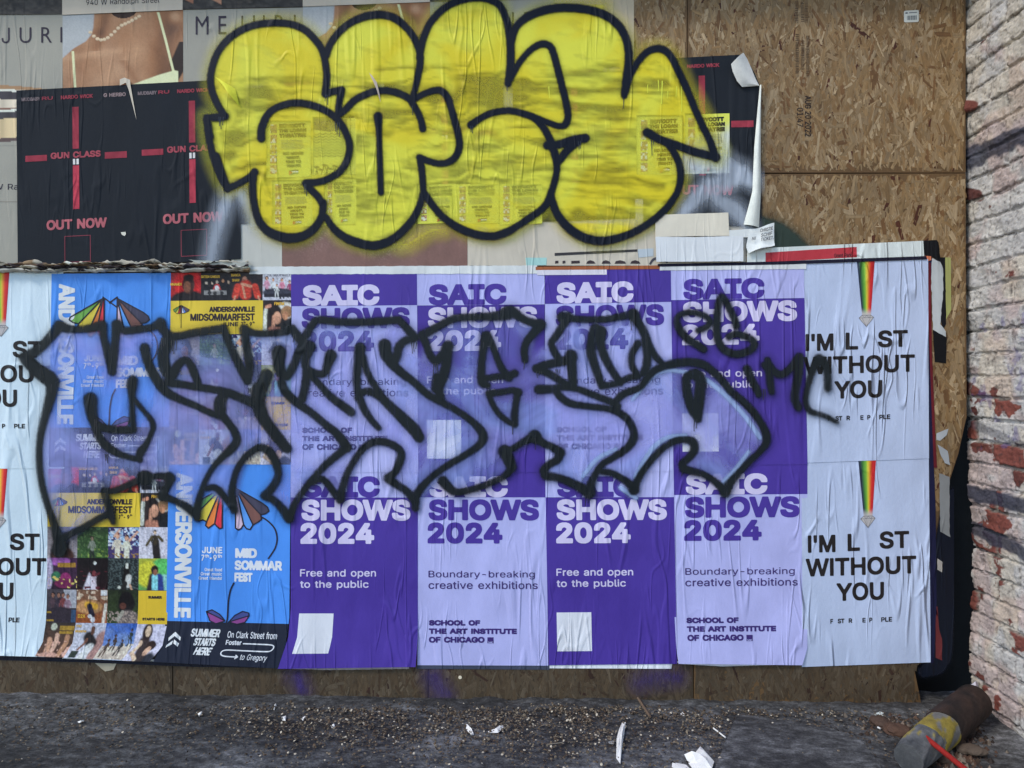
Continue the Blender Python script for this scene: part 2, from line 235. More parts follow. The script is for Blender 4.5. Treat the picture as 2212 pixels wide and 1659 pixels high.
FONT = json.loads(r'''{"I":{"!":[98,[[34,80,32,254,66,254,64,80],[43,-1,33,4,27,15,27,26,33,37,43,42,55,42,65,37,71,26,71,15,65,4,55,-1]]],"&":[224,[[82,-2,55,6,35,21,21,42,17,67,20,86,29,103,42,117,122,180,127,187,131,197,130,210,123,223,109,230,95,230,84,227,76,220,70,211,68,199,70,187,84,164,219,0,182,0,61,146,48,164,40,181,38,199,41,220,51,237,67,249,88,256,112,256,133,249,148,237,158,221,162,202,160,188,154,174,146,162,134,152,77,109,60,94,51,80,48,66,51,50,59,38,72,29,87,24,106,24,126,30,143,41,157,56,168,76,174,99,174,112,204,112,201,83,194,62,185,46,166,23,147,9,123,0,111,-3]]],"\u0027":[103,[[39,159,35,254,68,254,64,159]]],"-":[227,[[168,122,168,94,57,94,57,122]]],".":[94,[[42,-1,31,4,26,15,26,27,31,37,42,43,54,43,64,37,70,27,70,15,64,4,54,-1]]],"0":[227,[[113,-3,95,-2,79,3,65,12,53,24,42,39,34,57,29,77,25,101,25,153,29,177,35,197,43,215,53,230,65,242,79,251,95,256,113,258,131,256,147,251,161,242,174,230,184,215,192,197,198,177,201,153,201,101,198,77,192,57,184,39,174,24,162,12,147,3,131,-2],[113,25,125,26,136,30,145,37,153,46,165,72,171,107,171,148,165,182,153,208,145,218,136,224,125,228,113,230,101,228,91,224,82,218,67,197,58,166,55,127,58,88,67,58,82,37,91,30,101,26]]],"1":[227,[[38,0,38,27,195,27,195,0],[138,254,138,0,106,0,106,224,43,179,43,213,99,254]]],"2":[227,[[32,0,32,24,141,141,152,156,158,170,160,186,157,202,149,215,137,224,121,229,102,229,86,224,74,213,66,199,64,181,33,181,37,209,51,232,72,248,98,257,127,257,153,248,173,233,186,211,191,186,188,168,181,150,168,129,147,105,76,30,76,28,195,28,195,0]]],"3":[227,[[94,-2,66,5,44,19,28,40,24,52,22,66,55,66,59,50,69,38,83,30,100,25,119,26,138,30,152,40,161,54,165,72,162,90,153,105,137,117,115,123,78,124,78,150,144,226,35,226,35,254,186,254,186,230,106,139,106,144,124,145,140,143,154,138,167,131,177,122,185,111,192,99,195,86,195,58,191,45,185,33,166,13,141,1,125,-2]]],"4":[227,[[20,53,20,79,123,254,155,254,54,81,207,81,207,53],[141,0,141,159,171,159,171,0]]],"5":[227,[[96,-2,70,6,49,20,35,41,30,65,61,65,65,51,74,39,87,30,102,26,120,26,138,32,152,44,161,61,164,81,161,101,151,119,137,131,119,138,100,138,84,134,64,123,34,126,48,254,183,254,183,226,75,226,68,151,81,159,97,165,115,167,137,164,156,156,172,143,185,125,193,105,195,82,194,66,191,51,184,38,176,26,166,16,154,8,141,1,126,-2]]],"6":[227,[[98,-2,84,1,71,7,60,15,50,25,42,37,36,51,32,81,35,106,47,134,69,170,126,254,161,254,75,131,73,131,79,140,87,148,98,153,110,157,132,156,158,147,178,131,190,107,194,79,193,63,190,49,176,25,155,7,142,1,128,-2],[123,25,139,31,152,43,161,59,164,79,161,98,152,114,139,126,123,132,104,132,87,126,74,114,65,99,62,79,65,59,74,43,87,31,104,25]]],"7":[227,[[48,0,162,226,31,226,31,254,195,254,195,224,82,0]]],"8":[227,[[97,-2,68,6,45,21,37,31,31,42,27,54,27,78,33,98,43,114,58,126,76,132,55,145,46,154,40,165,36,177,36,203,45,225,62,242,85,254,113,258,141,254,164,242,181,225,190,203,190,177,186,165,180,154,171,145,150,132,168,126,183,114,194,98,200,78,199,54,195,42,189,31,171,13,145,1,130,-2],[124,25,142,30,156,40,165,53,168,69,165,87,156,101,141,111,123,117,103,117,85,111,70,101,61,87,58,69,61,53,70,40,84,30,102,25],[122,145,137,150,149,159,157,172,160,188,157,203,149,216,138,225,122,229,104,229,89,225,77,216,69,203,66,188,69,172,77,159,89,150,104,145]]],"9":[227,[[128,257,142,253,155,247,166,239,176,229,184,217,190,204,194,173,191,148,180,120,158,84,100,0,65,0,151,124,154,124,148,115,139,107,128,101,116,98,94,98,69,107,49,124,36,147,32,176,33,191,36,205,42,218,60,239,84,253,98,257],[104,229,87,223,74,211,66,195,63,176,66,156,74,140,87,129,104,122,123,122,139,129,152,140,161,156,164,175,161,195,152,211,139,223,123,229]]],":":[94,[[42,-1,31,4,26,15,26,27,31,37,42,43,54,43,64,37,70,27,70,15,64,4,54,-1],[42,136,31,142,26,152,26,164,31,174,42,180,54,180,64,174,70,164,70,152,64,142,54,136]]],"A":[240,[[8,0,101,254,138,254,231,0,198,0,132,186,116,239,123,239,102,172,43,0],[55,71,55,99,185,99,185,71]]],"B":[228,[[30,0,30,254,137,253,164,245,184,230,195,210,199,187,197,168,189,153,178,143,157,133,157,131,174,127,189,117,201,102,208,81,208,56,200,33,193,24,172,9,158,4,123,0],[62,29,140,30,154,34,165,40,172,48,176,58,177,77,171,92,160,104,144,113,124,115,62,115],[62,143,128,143,144,148,157,157,165,170,168,186,167,197,163,206,156,214,147,221,135,225,62,226]]],"C":[255,[[113,-2,93,4,75,12,59,25,46,40,35,58,27,78,22,101,20,127,22,153,27,176,35,197,46,215,59,230,75,242,93,251,113,256,146,257,170,252,191,242,210,228,224,209,234,187,236,174,204,174,199,190,190,204,179,214,165,222,150,226,134,228,119,227,105,223,92,216,80,207,71,196,62,182,57,166,53,148,53,107,57,88,63,72,71,59,80,47,92,38,105,32,119,28,142,27,158,30,172,36,185,45,195,57,204,80,236,80,229,56,217,36,201,19,181,7,159,-1,146,-3]]],"D":[251,[[48,0,48,29,127,30,144,34,159,40,171,49,182,61,189,75,195,90,200,128,195,165,190,180,182,194,172,205,160,214,145,221,129,225,47,226,47,254,136,253,157,248,176,239,192,228,206,213,217,196,225,175,229,153,231,128,229,102,224,80,217,59,206,42,192,27,175,15,156,7,134,2],[62,254,62,0,30,0,30,254]]],"E":[209,[[30,0,30,254,186,254,186,226,62,226,62,143,178,143,178,114,62,114,62,29,188,29,188,0]]],"F":[205,[[30,0,30,254,185,254,185,226,62,226,62,139,173,139,173,111,62,111,62,0]]],"G":[260,[[134,-3,113,-2,93,4,75,13,59,25,45,40,35,58,27,78,22,102,20,127,22,153,27,176,35,197,45,215,59,230,74,242,92,251,112,256,146,257,170,252,192,242,210,227,225,208,234,186,237,174,204,174,198,190,189,203,178,213,165,221,150,226,133,228,118,227,104,223,92,216,80,207,70,196,62,182,57,166,53,148,53,107,57,88,63,72,71,59,81,47,92,38,105,32,119,28,148,27,172,36,191,51,203,74,207,101,217,100,141,100,141,128,239,128,237,80,233,62,225,45,215,31,203,19,188,9,172,2,154,-2]]],"H":[258,[[30,0,30,254,62,254,62,144,196,144,196,254,228,254,228,0,196,0,196,116,62,116,62,0]]],"I":[150,[[16,0,16,29,59,29,59,226,16,226,16,254,135,254,135,226,91,226,91,29,135,29,135,0]]],"J":[198,[[93,-3,71,-1,53,5,38,16,26,31,19,50,17,86,49,86,50,58,54,47,61,37,70,30,80,26,93,25,105,26,115,30,124,37,131,47,135,58,136,254,168,254,168,73,166,50,159,31,147,16,132,5,113,-1]]],"K":[233,[[52,73,52,108,100,165,182,254,224,254,116,138,114,138],[30,0,30,254,62,254,62,0],[186,0,94,130,114,155,224,0]]],"L":[196,[[30,0,30,254,62,254,62,29,181,29,181,0]]],"M":[314,[[30,0,30,254,76,254,152,55,161,24,154,24,169,73,238,254,284,254,284,0,252,0,253,229,256,229,236,167,171,0,143,0,70,188,56,229,59,229,61,0]]],"N":[262,[[30,0,30,254,68,254,181,75,207,27,202,27,199,92,199,254,232,254,232,0,193,0,89,165,54,226,60,227,62,150,62,0]]],"O":[267,[[133,-3,112,-2,93,4,75,12,59,25,46,40,35,58,27,78,22,101,20,127,22,153,27,176,35,197,46,215,59,230,75,242,93,251,112,256,133,258,155,256,174,251,192,242,208,230,221,215,232,197,240,176,245,153,247,127,245,101,240,78,232,58,221,40,208,25,192,12,174,4,155,-2],[133,26,148,28,162,32,175,38,186,47,196,58,204,72,210,88,214,106,214,148,210,166,204,182,196,196,186,207,175,216,162,223,148,227,133,228,119,227,105,223,92,216,81,207,71,196,63,182,57,166,53,148,53,106,57,88,63,72,71,58,81,47,92,38,105,32,119,28]]],"P":[222,[[30,0,30,254,136,253,152,250,166,244,178,236,187,226,195,215,203,189,203,159,195,133,187,121,178,112,166,104,152,98,136,94,55,93,55,121,129,122,149,128,162,139,170,155,172,174,170,193,162,208,148,219,129,225,62,226,62,0]]],"Q":[267,[[123,80,156,80,234,-24,200,-24],[133,-3,112,-2,93,4,75,12,59,25,46,40,35,58,27,78,22,101,20,127,22,153,27,176,35,197,46,215,59,230,75,242,93,251,112,256,133,258,155,256,174,251,192,242,208,230,221,215,232,197,240,176,245,153,247,127,245,101,240,78,232,58,221,40,208,25,192,12,174,4,155,-2],[133,26,148,28,162,32,175,38,186,47,196,58,204,72,210,88,214,106,214,148,210,166,204,182,196,196,186,207,175,216,162,223,148,227,133,228,119,227,105,223,92,216,81,207,71,196,63,182,57,166,53,148,53,106,57,88,63,72,71,58,81,47,92,38,105,32,119,28]]],"R":[224,[[30,0,30,254,136,253,153,250,167,244,178,237,188,227,195,217,204,191,204,161,195,136,188,125,178,116,166,109,152,103,118,99,48,99,48,128,129,128,149,133,162,143,170,158,173,176,170,194,162,209,149,220,129,225,62,226,62,0],[177,0,115,115,151,115,214,0]]],"S":[223,[[94,-3,64,5,41,20,32,30,25,42,19,68,52,68,57,51,68,38,83,29,102,25,123,25,143,30,159,40,169,53,173,70,170,84,161,94,148,102,72,126,56,135,43,145,34,156,28,170,26,186,27,200,31,213,37,224,57,242,83,254,114,258,145,254,170,242,189,224,195,213,200,189,169,189,166,201,160,211,151,219,140,225,127,228,102,229,84,224,70,215,61,203,58,188,61,173,71,162,85,154,164,128,179,119,192,106,201,90,204,69,203,56,199,43,193,32,185,21,174,13,162,5,147,0,130,-3]]],"T":[224,[[16,226,16,254,208,254,208,226,128,226,128,0,96,0,96,226]]],"U":[259,[[129,-4,110,-3,93,1,77,8,63,17,52,27,42,40,36,54,31,70,30,254,62,254,63,77,70,57,84,40,104,29,129,26,155,29,175,40,188,57,195,77,196,254,229,254,227,70,223,54,216,40,207,27,195,17,182,8,166,1,149,-3]]],"V":[240,[[102,0,8,254,42,254,108,69,124,15,117,15,138,82,197,254,231,254,139,0]]],"W":[343,[[78,0,8,254,41,254,98,20,95,20,110,90,153,254,190,254,249,20,244,20,259,90,302,254,335,254,265,0,228,0,176,196,168,237,175,237,165,185,115,0]]],"X":[237,[[9,0,109,142,109,118,15,254,52,254,122,146,116,146,144,193,187,254,223,254,129,119,129,143,228,0,191,0,122,103,115,116,122,116,95,71,46,0]]],"Y":[236,[[102,0,102,104,8,254,46,254,111,146,125,115,112,115,130,155,191,254,228,254,134,104,134,0]]],"Z":[219,[[21,0,21,23,153,215,170,238,174,227,20,226,20,254,198,254,198,231,67,40,49,17,45,27,200,29,200,0]]],"a":[195,[[68,-4,47,2,30,14,19,32,15,54,18,73,26,87,39,97,54,103,123,114,133,117,137,123,136,142,130,153,120,161,106,165,89,165,75,161,63,154,55,146,50,137,20,146,32,165,48,179,66,188,87,192,104,192,119,190,135,184,150,175,161,160,168,139,168,0,138,0,138,26,136,26,130,17,121,8,108,1,90,-4],[96,23,114,29,127,40,135,54,138,69,138,95,125,90,88,84,61,77,52,70,47,59,46,46,51,36,59,29,71,24]]],"b":[212,[[104,-3,86,2,74,11,59,29,56,29,56,0,26,0,26,254,57,254,57,160,59,160,73,178,86,186,103,192,130,191,144,187,156,180,168,171,177,160,185,146,191,131,195,94,191,58,185,42,177,29,168,17,157,8,144,1,130,-3],[121,24,140,33,153,48,161,70,164,95,161,120,153,140,140,156,121,164,99,164,81,156,67,141,59,120,56,95,59,69,67,48,81,32,99,24]]],"c":[198,[[87,-3,72,1,58,8,46,17,36,29,28,43,22,58,18,75,18,113,22,130,28,146,36,159,46,171,58,180,72,187,87,191,113,192,130,189,146,182,159,173,170,161,181,138,151,131,142,149,126,161,104,165,81,161,65,148,54,129,49,106,49,81,54,59,65,40,81,28,104,23,126,28,143,40,152,59,181,51,175,35,165,22,153,11,138,3,122,-2]]],"d":[212,[[82,-3,68,1,56,8,44,17,35,29,27,42,22,58,17,94,22,131,27,146,35,160,45,171,56,180,69,187,83,191,109,192,126,186,139,178,153,160,155,160,155,254,186,254,186,0,156,0,156,29,153,29,139,11,126,2,109,-3],[113,24,132,32,145,48,153,69,156,95,153,120,145,141,132,156,113,164,91,164,72,156,59,140,51,120,48,95,51,70,59,48,73,33,91,24]]],"e":[202,[[88,-3,73,1,58,8,46,17,36,29,28,42,22,58,18,75,18,112,22,129,28,145,36,159,46,170,58,180,71,187,86,191,113,192,133,187,151,177,167,162,179,141,185,113,186,85,37,85,37,110,169,110,155,101,152,124,144,143,131,157,113,164,92,164,73,157,59,143,51,125,48,105,49,75,55,53,67,37,85,26,106,23,120,25,133,29,143,36,153,53,182,45,174,27,160,13,141,2,119,-3]]],"f":[127,[[114,190,114,164,3,164,3,190],[40,0,41,226,48,243,60,255,76,262,94,265,121,260,114,234,97,237,82,234,74,225,71,209,71,0]]],"g":[213,[[90,-75,67,-70,49,-61,35,-49,25,-35,51,-20,65,-37,77,-44,93,-48,118,-47,130,-44,141,-38,149,-29,154,-17,156,34,153,34,139,16,126,8,109,3,83,4,69,7,56,13,45,22,35,32,28,45,22,60,18,77,18,114,22,131,27,147,35,160,45,171,56,180,69,187,83,191,109,192,127,186,139,178,154,159,157,159,157,190,186,190,185,-20,181,-33,175,-45,167,-54,145,-68,118,-74],[113,30,132,38,145,51,153,71,156,96,153,121,145,141,132,156,114,164,91,164,73,156,59,141,51,120,48,96,51,72,59,52,73,38,91,30]]],"h":[205,[[57,0,26,0,26,254,57,254,57,144,51,144,58,159,66,172,76,181,87,187,100,191,126,191,148,184,164,170,175,149,179,120,179,0,148,0,147,131,143,143,136,152,128,159,117,163,96,164,80,159,68,148,60,133,58,124]]],"i":[83,[[26,0,26,190,57,190,57,0],[36,222,27,227,21,236,21,247,27,256,36,261,47,261,57,256,62,247,62,236,57,227,47,222]]],"j":[83,[[26,190,57,190,56,-26,51,-45,40,-59,24,-68,-5,-71,-5,-43,9,-43,20,-36,26,-23],[36,222,27,227,21,236,21,247,27,256,36,261,47,261,57,256,62,247,62,236,57,227,47,222]]],"k":[190,[[55,68,55,106,60,106,142,190,180,190,92,100,89,100],[26,0,26,254,57,254,57,0],[147,0,74,93,96,114,186,0]]],"l":[95,[[56,0,45,4,37,10,31,19,27,29,26,254,57,254,57,42,60,31,67,27,85,27,90,1,77,-1]]],"m":[305,[[26,0,26,190,56,190,56,148,54,148,61,166,72,179,86,188,102,193,123,192,134,187,144,180,151,171,157,160,160,147,156,147,163,164,175,178,190,187,208,192,229,192,249,186,264,173,275,154,278,128,278,0,248,0,247,139,243,149,236,156,219,164,201,165,187,160,177,151,170,139,168,124,168,0,137,0,136,140,132,148,126,156,110,164,92,165,79,160,67,151,60,137,57,119,57,0]]],"n":[205,[[57,0,26,0,26,190,56,190,56,144,51,144,58,159,66,172,76,181,87,187,100,191,126,191,147,184,164,170,175,149,179,120,179,0,148,0,147,131,143,143,136,152,128,159,117,163,96,164,80,159,68,148,60,133,58,124]]],"o":[208,[[104,-4,87,-3,72,1,58,8,46,17,36,29,28,43,22,58,18,75,18,113,22,130,28,146,36,159,46,171,58,180,72,187,87,191,104,192,120,191,136,187,149,180,161,171,171,159,180,146,186,130,189,113,189,75,186,58,180,43,171,29,161,17,149,8,136,1,120,-3],[116,24,126,28,143,40,154,59,159,81,159,106,154,129,143,148,126,161,104,165,81,161,65,148,54,129,49,106,49,81,54,59,65,40,81,28,92,24]]],"p":[212,[[26,-71,26,190,56,190,56,160,59,160,73,178,86,186,103,192,130,191,144,187,156,180,168,171,177,160,185,146,191,131,195,94,191,58,185,42,177,29,168,17,157,8,144,1,130,-3,104,-3,86,2,74,11,59,29,57,29,57,-71],[121,24,140,33,153,48,161,70,164,95,161,120,153,140,140,156,121,164,99,164,81,156,67,141,59,120,56,95,59,69,67,48,81,32,99,24]]],"r":[130,[[26,0,26,190,56,190,56,160,58,160,68,177,85,188,112,192,122,192,122,161,111,163,87,160,73,153,63,142,58,127,57,0]]],"s":[182,[[78,-3,56,2,38,12,25,27,18,47,47,53,55,36,70,26,91,23,113,26,129,37,133,44,133,58,127,68,115,75,75,85,46,96,36,104,29,113,25,124,24,147,33,166,48,180,69,189,94,192,117,190,136,182,149,170,159,154,162,145,134,139,127,152,114,163,94,166,74,163,59,153,56,146,55,132,62,122,76,114,115,105,143,93,153,86,160,76,164,66,165,43,156,24,140,9,118,-1,105,-3]]],"t":[114,[[102,190,102,164,3,164,3,190],[32,236,63,236,64,41,68,31,78,26,101,27,107,1,92,-2,69,-1,56,4,46,11,38,20,34,32,32,46]]],"u":[205,[[79,-2,57,5,41,20,30,41,26,69,26,190,57,190,58,58,62,47,68,37,77,31,88,26,109,26,125,31,137,41,145,57,148,76,148,190,179,190,179,0,149,0,149,46,154,46,147,30,139,18,129,8,117,2,105,-1]]],"v":[195,[[81,0,9,190,42,190,93,43,103,10,92,10,105,55,152,190,186,190,113,0]]],"w":[284,[[69,0,11,190,44,190,77,68,88,21,82,21,96,81,126,190,158,190,191,68,201,21,196,21,210,81,240,190,272,190,215,0,184,0,138,169,145,169,126,94,99,0]]],"x":[189,[[10,0,86,109,86,86,14,190,50,190,104,103,88,103,106,135,141,190,176,190,104,84,104,107,179,0,143,0,86,91,102,91,85,60,46,0]]],"y":[195,[[24,-69,31,-43,52,-44,61,-41,69,-32,81,-1,9,190,42,190,93,43,103,10,92,10,104,55,153,190,186,190,98,-38,88,-54,76,-64,62,-70,36,-72]]],"z":[190,[[21,0,21,23,127,161,24,161,24,190,166,190,166,165,63,28,169,28,169,0]]]},"G":{"0":[250,[[235,171,221,263,183,323,125,346,67,323,29,263,15,171,29,78,67,18,125,-5,183,18,221,78],[186,171,179,102,158,58,125,42,92,58,71,102,64,171,71,239,92,283,125,299,158,283,179,239]]],"4":[250,[[199,346,178,346,6,135,6,112,150,112,150,0,199,0,199,112,236,112,236,156,199,156],[149,253,150,253,150,156,71,156]]],"9":[250,[[94,-5,165,57,213,137,231,221,216,285,178,329,122,346,67,331,31,293,18,245,31,194,65,158,115,145,133,147,151,152,168,160,149,116,114,72,64,32],[67,245,74,273,94,292,123,299,152,290,172,268,180,238,178,210,159,199,141,193,125,192,96,199,75,218]]],"E":[250,[[231,341,38,341,38,0,236,0,236,44,87,44,87,150,226,150,226,194,87,194,87,297,231,297]]],"I":[125,[[87,341,38,341,38,0,87,0]]],"J":[125,[[87,341,38,341,38,11,35,-34,19,-60,-19,-69,-31,-69,-22,-114,-7,-115,48,-100,78,-61,87,-4]]],"M":[391,[[355,341,309,341,196,201,83,341,37,341,37,0,86,0,87,266,192,134,200,134,306,266,306,0,355,0]]],"R":[302,[[39,341,39,0,88,0,88,148,108,148,133,143,161,121,199,70,244,0,302,0,269,47,231,106,207,138,180,162,211,181,230,210,237,246,223,296,184,329,125,341],[88,299,119,299,157,293,179,275,186,248,181,220,160,200,119,192,88,192]]],"S":[229,[[200,322,175,335,149,343,124,346,69,334,33,303,20,255,58,184,129,138,168,83,162,63,143,46,112,40,79,45,49,62,22,89,22,27,51,9,83,-1,118,-5,167,8,200,40,213,88,175,167,104,211,66,261,73,282,92,296,120,302,144,298,171,287,200,266]]],"U":[354,[[324,341,275,341,275,143,273,113,267,88,254,68,234,54,207,44,174,41,146,44,121,53,100,70,88,86,81,108,80,140,80,341,31,341,31,129,51,53,104,9,173,-5,257,13,307,61,324,134]]],"W":[521,[[521,341,472,341,379,106,284,341,238,341,143,106,49,341,0,341,138,-3,148,-3,261,276,373,-3,382,-3]]],"a":[214,[[206,40,188,29,177,29,174,33,174,155,162,197,133,221,92,229,62,226,37,216,18,199,18,150,40,171,64,183,89,187,111,183,124,170,129,148,129,136,54,107,25,86,13,51,20,23,39,3,68,-5,88,-2,109,6,128,19,135,5,146,-2,163,-5,175,-3,188,2,206,13],[129,46,117,36,104,29,90,27,73,31,62,42,58,59,68,81,94,98,129,111]]],"d":[255,[[226,341,181,341,181,220,149,228,134,229,76,215,36,175,22,118,35,55,73,14,131,0,226,0],[181,38,136,38,95,47,74,73,68,111,77,152,102,179,140,189,167,185,181,181]]],"e":[240,[[219,65,193,50,167,41,141,38,103,46,78,68,65,106,223,106,211,174,177,215,126,229,71,215,34,175,21,115,33,56,70,13,130,-5,164,-2,192,7,219,22],[66,135,77,165,97,184,127,191,154,184,172,165,179,135]]],"h":[250,[[75,341,31,341,31,0,75,0,75,161,95,180,112,190,131,194,154,187,170,168,175,139,175,0,220,0,220,138,209,189,182,219,143,229,118,225,95,213,75,195]]],"l":[110,[[77,341,33,341,33,0,77,0]]],"n":[250,[[75,225,31,225,31,0,75,0,75,161,95,180,112,190,131,194,154,187,170,168,175,139,175,0,220,0,220,139,209,189,182,219,143,229,118,225,95,213,75,195]]],"o":[276,[[137,229,76,214,34,173,18,115,33,53,75,11,137,-5,200,11,243,52,258,115,242,174,199,214],[136,189,176,179,203,153,213,114,203,72,177,45,136,36,98,45,73,73,64,115,73,153,99,179]]],"p":[250,[[73,6,104,-3,118,-5,177,10,217,51,232,111,217,173,175,211,106,225,29,225,29,-115,73,-115],[73,185,114,185,154,176,178,151,187,111,177,72,152,45,115,36,87,40,73,46]]],"t":[167,[[84,271,0,190,0,185,39,185,39,66,47,30,72,5,112,-5,129,-3,148,3,166,11,166,52,148,43,132,37,116,36,101,38,89,49,84,70,84,185,155,185,155,225,84,225]]]}}''')
FONT['I']['I'] = [92, [[30, 0, 30, 254, 62, 254, 62, 0]]]
FONT['G']['J'] = [int(FONT['I']['J'][0] * 1.34), [[int(v * 1.34) for v in l] for l in FONT['I']['J'][1]]]
SQ = {'I': (0, 254), 'S': (0, 254)}
_tc = {}

def text_polys(s, x0, y0, x1, y1, bold=0.0, font='I', slant=0.0, cell=None, slab=False, track=0.0):
    """polygons of the string with its inked box fitted to the rectangle; bold = stroke width in photo pixels"""
    key = (s, round(x1 - x0, 1), round(y1 - y0, 1), bold, font, slant, slab, track)
    if key not in _tc:
        W, H = x1 - x0, y1 - y0
        loops, pen = [], 0.0
        for ch in s:
            if ch == ' ': pen += 130 if font == 'I' else 150; continue
            adv, ls = FONT[font]['.' if ch == ',' else ch]
            if slab and ch == 'I':
                loops.append([(pen + x, y) for x, y in ((10, 0), (10, 30), (70, 30), (70, 224), (10, 224), (10, 254), (160, 254), (160, 224), (100, 224), (100, 30), (160, 30), (160, 0))])
                pen += 172
                continue
            for l in ls:
                loops.append([(pen + l[i] + slant * l[i + 1], l[i + 1]) for i in range(0, len(l), 2)])
            pen += adv + track
        allp = np.concatenate([np.array(l, float) for l in loops])
        mn, mx = allp.min(0), allp.max(0)
        nat = 0.115 * H
        w = max(0.0, (bold - nat) / 2)
        sx, sy = (W - 2 * w) / (mx[0] - mn[0]), (H - 2 * w) / max(1, mx[1] - mn[1])
        L2 = [[(w + (x - mn[0]) * sx, w + (mx[1] - y) * sy) for x, y in l] for l in loops]
        h = cell or min(1.5, max(0.55, H / 16))
        _tc[key] = sdf_polys(lambda P: poly_sdf(P, L2, 4.0 if bold > 3 else 2.0) - w, (-h, -h, W + h, H + h), h)
    return [[(x + x0, y + y0) for x, y in p] for p in _tc[key]]

# ------------------------------------------------------------------ materials
def new_mat(name):
    m = bpy.data.materials.new(name)
    m.use_nodes = True
    return m, m.node_tree.nodes, m.node_tree.links, m.node_tree.nodes['Principled BSDF']

def N(nodes, t, **kw):
    n = nodes.new('ShaderNode' + t)
    for k, v in kw.items():
        if k in ('operation', 'blend_type', 'data_type', 'attribute_name', 'noise_dimensions', 'feature', 'interpolation_type', 'clamp', 'invert', 'distance'):
            setattr(n, k, v)
    return n

def math_n(nodes, links, op, a, b=None, c=None):
    n = nodes.new('ShaderNodeMath'); n.operation = op
    for i, v in enumerate((a, b, c)):
        if v is None: continue
        if isinstance(v, (int, float)): n.inputs[i].default_value = v
        else: links.new(v, n.inputs[i])
    return n.outputs[0]

def maprange(nodes, links, v, a, b, c, d, smooth=False):
    n = nodes.new('ShaderNodeMapRange')
    if smooth: n.interpolation_type = 'SMOOTHSTEP'
    links.new(v, n.inputs[0])
    for i, x in enumerate((a, b, c, d)): n.inputs[1 + i].default_value = x
    return n.outputs[0]

def noise(nodes, links, vec, scale, detail=2.0, rough=0.5, dist=0.0):
    n = nodes.new('ShaderNodeTexNoise')
    n.inputs['Scale'].default_value = scale; n.inputs['Detail'].default_value = detail
    n.inputs['Roughness'].default_value = rough; n.inputs['Distortion'].default_value = dist
    links.new(vec, n.inputs['Vector'])
    return n.outputs[0]

def scaled_pos(nodes, links, sx, sy, sz, off=(0, 0, 0), rot=(0, 0, 0)):
    g = nodes.new('ShaderNodeNewGeometry')
    m = nodes.new('ShaderNodeMapping')
    m.inputs['Scale'].default_value = (sx, sy, sz); m.inputs['Location'].default_value = off; m.inputs['Rotation'].default_value = rot
    links.new(g.outputs['Position'], m.inputs['Vector'])
    return m.outputs[0]

def wrinkles(nodes, links, strength=1.0):
    """height of pasted paper: upright creases gathered in patches, soft waves, fine crumple"""
    def crease(sx, sz, off, width, roty=0.0):
        v = scaled_pos(nodes, links, sx, 0.0, sz, off, (0, roty, 0))
        n = noise(nodes, links, v, 1.0, 1.0, 0.45, 0.35)
        r = math_n(nodes, links, 'ABSOLUTE', math_n(nodes, links, 'SUBTRACT', n, 0.5))
        return maprange(nodes, links, r, 0.0, width, 1.0, 0.0, True)
    mask = maprange(nodes, links, noise(nodes, links, scaled_pos(nodes, links, 2.6, 0, 1.5, (3, 0, 1)), 1.0, 1.0), 0.46, 0.64, 0.0, 1.0, True)
    mask2 = maprange(nodes, links, noise(nodes, links, scaled_pos(nodes, links, 3.1, 0, 2.2, (9, 0, 5)), 1.0, 1.0), 0.46, 0.66, 0.0, 1.0, True)
    a = math_n(nodes, links, 'MULTIPLY', crease(9, 0.9, (0, 0, 0), 0.05), mask)
    b = math_n(nodes, links, 'MULTIPLY', crease(14, 1.7, (5, 0, 2), 0.045, 0.10), mask2)
    c = math_n(nodes, links, 'MULTIPLY', crease(6, 2.2, (1, 0, 7), 0.03, 0.45), math_n(nodes, links, 'MULTIPLY', mask2, 0.6))
    wv = noise(nodes, links, scaled_pos(nodes, links, 7, 0, 2.4, (2, 0, 2)), 1.0, 1.5, 0.5)
    fine = noise(nodes, links, scaled_pos(nodes, links, 60, 0, 45), 1.0, 1.0, 0.6)
    h = math_n(nodes, links, 'ADD', a, b)
    h = math_n(nodes, links, 'ADD', h, c)
    h = math_n(nodes, links, 'MULTIPLY_ADD', wv, 1.6, h)
    h = math_n(nodes, links, 'MULTIPLY_ADD', fine, 0.14, h)
    bp = nodes.new('ShaderNodeBump')
    bp.inputs['Strength'].default_value = strength
    bp.inputs['Distance'].default_value = 0.0075
    links.new(h, bp.inputs['Height'])
    return bp.outputs[0]

def print_mat(name, rough=0.45, spec=0.24, strength=0.6, dirt=0.16):
    m, nd, lk, b = new_mat(name)
    at = N(nd, 'Attribute', attribute_name='Col')
    n1 = noise(nd, lk, scaled_pos(nd, lk, 5, 0, 3), 1.0, 4.0, 0.6)
    n2 = noise(nd, lk, scaled_pos(nd, lk, 320, 0, 320), 1.0, 1.0)
    f = math_n(nd, lk, 'ADD', maprange(nd, lk, n1, 0.3, 0.75, 1.0 - dirt, 1.0 + dirt * 0.5), maprange(nd, lk, n2, 0.3, 0.7, -0.035, 0.035))
    mx = N(nd, 'VectorMath', operation='SCALE')
    lk.new(at.outputs['Color'], mx.inputs[0]); lk.new(f, mx.inputs['Scale'])
    lk.new(mx.outputs[0], b.inputs['Base Color'])
    b.inputs['Roughness'].default_value = rough
    b.inputs['Specular IOR Level'].default_value = spec
    lk.new(maprange(nd, lk, n1, 0.3, 0.7, rough - 0.08, rough + 0.12), b.inputs['Roughness'])
    lk.new(wrinkles(nd, lk, strength), b.inputs['Normal'])
    return m

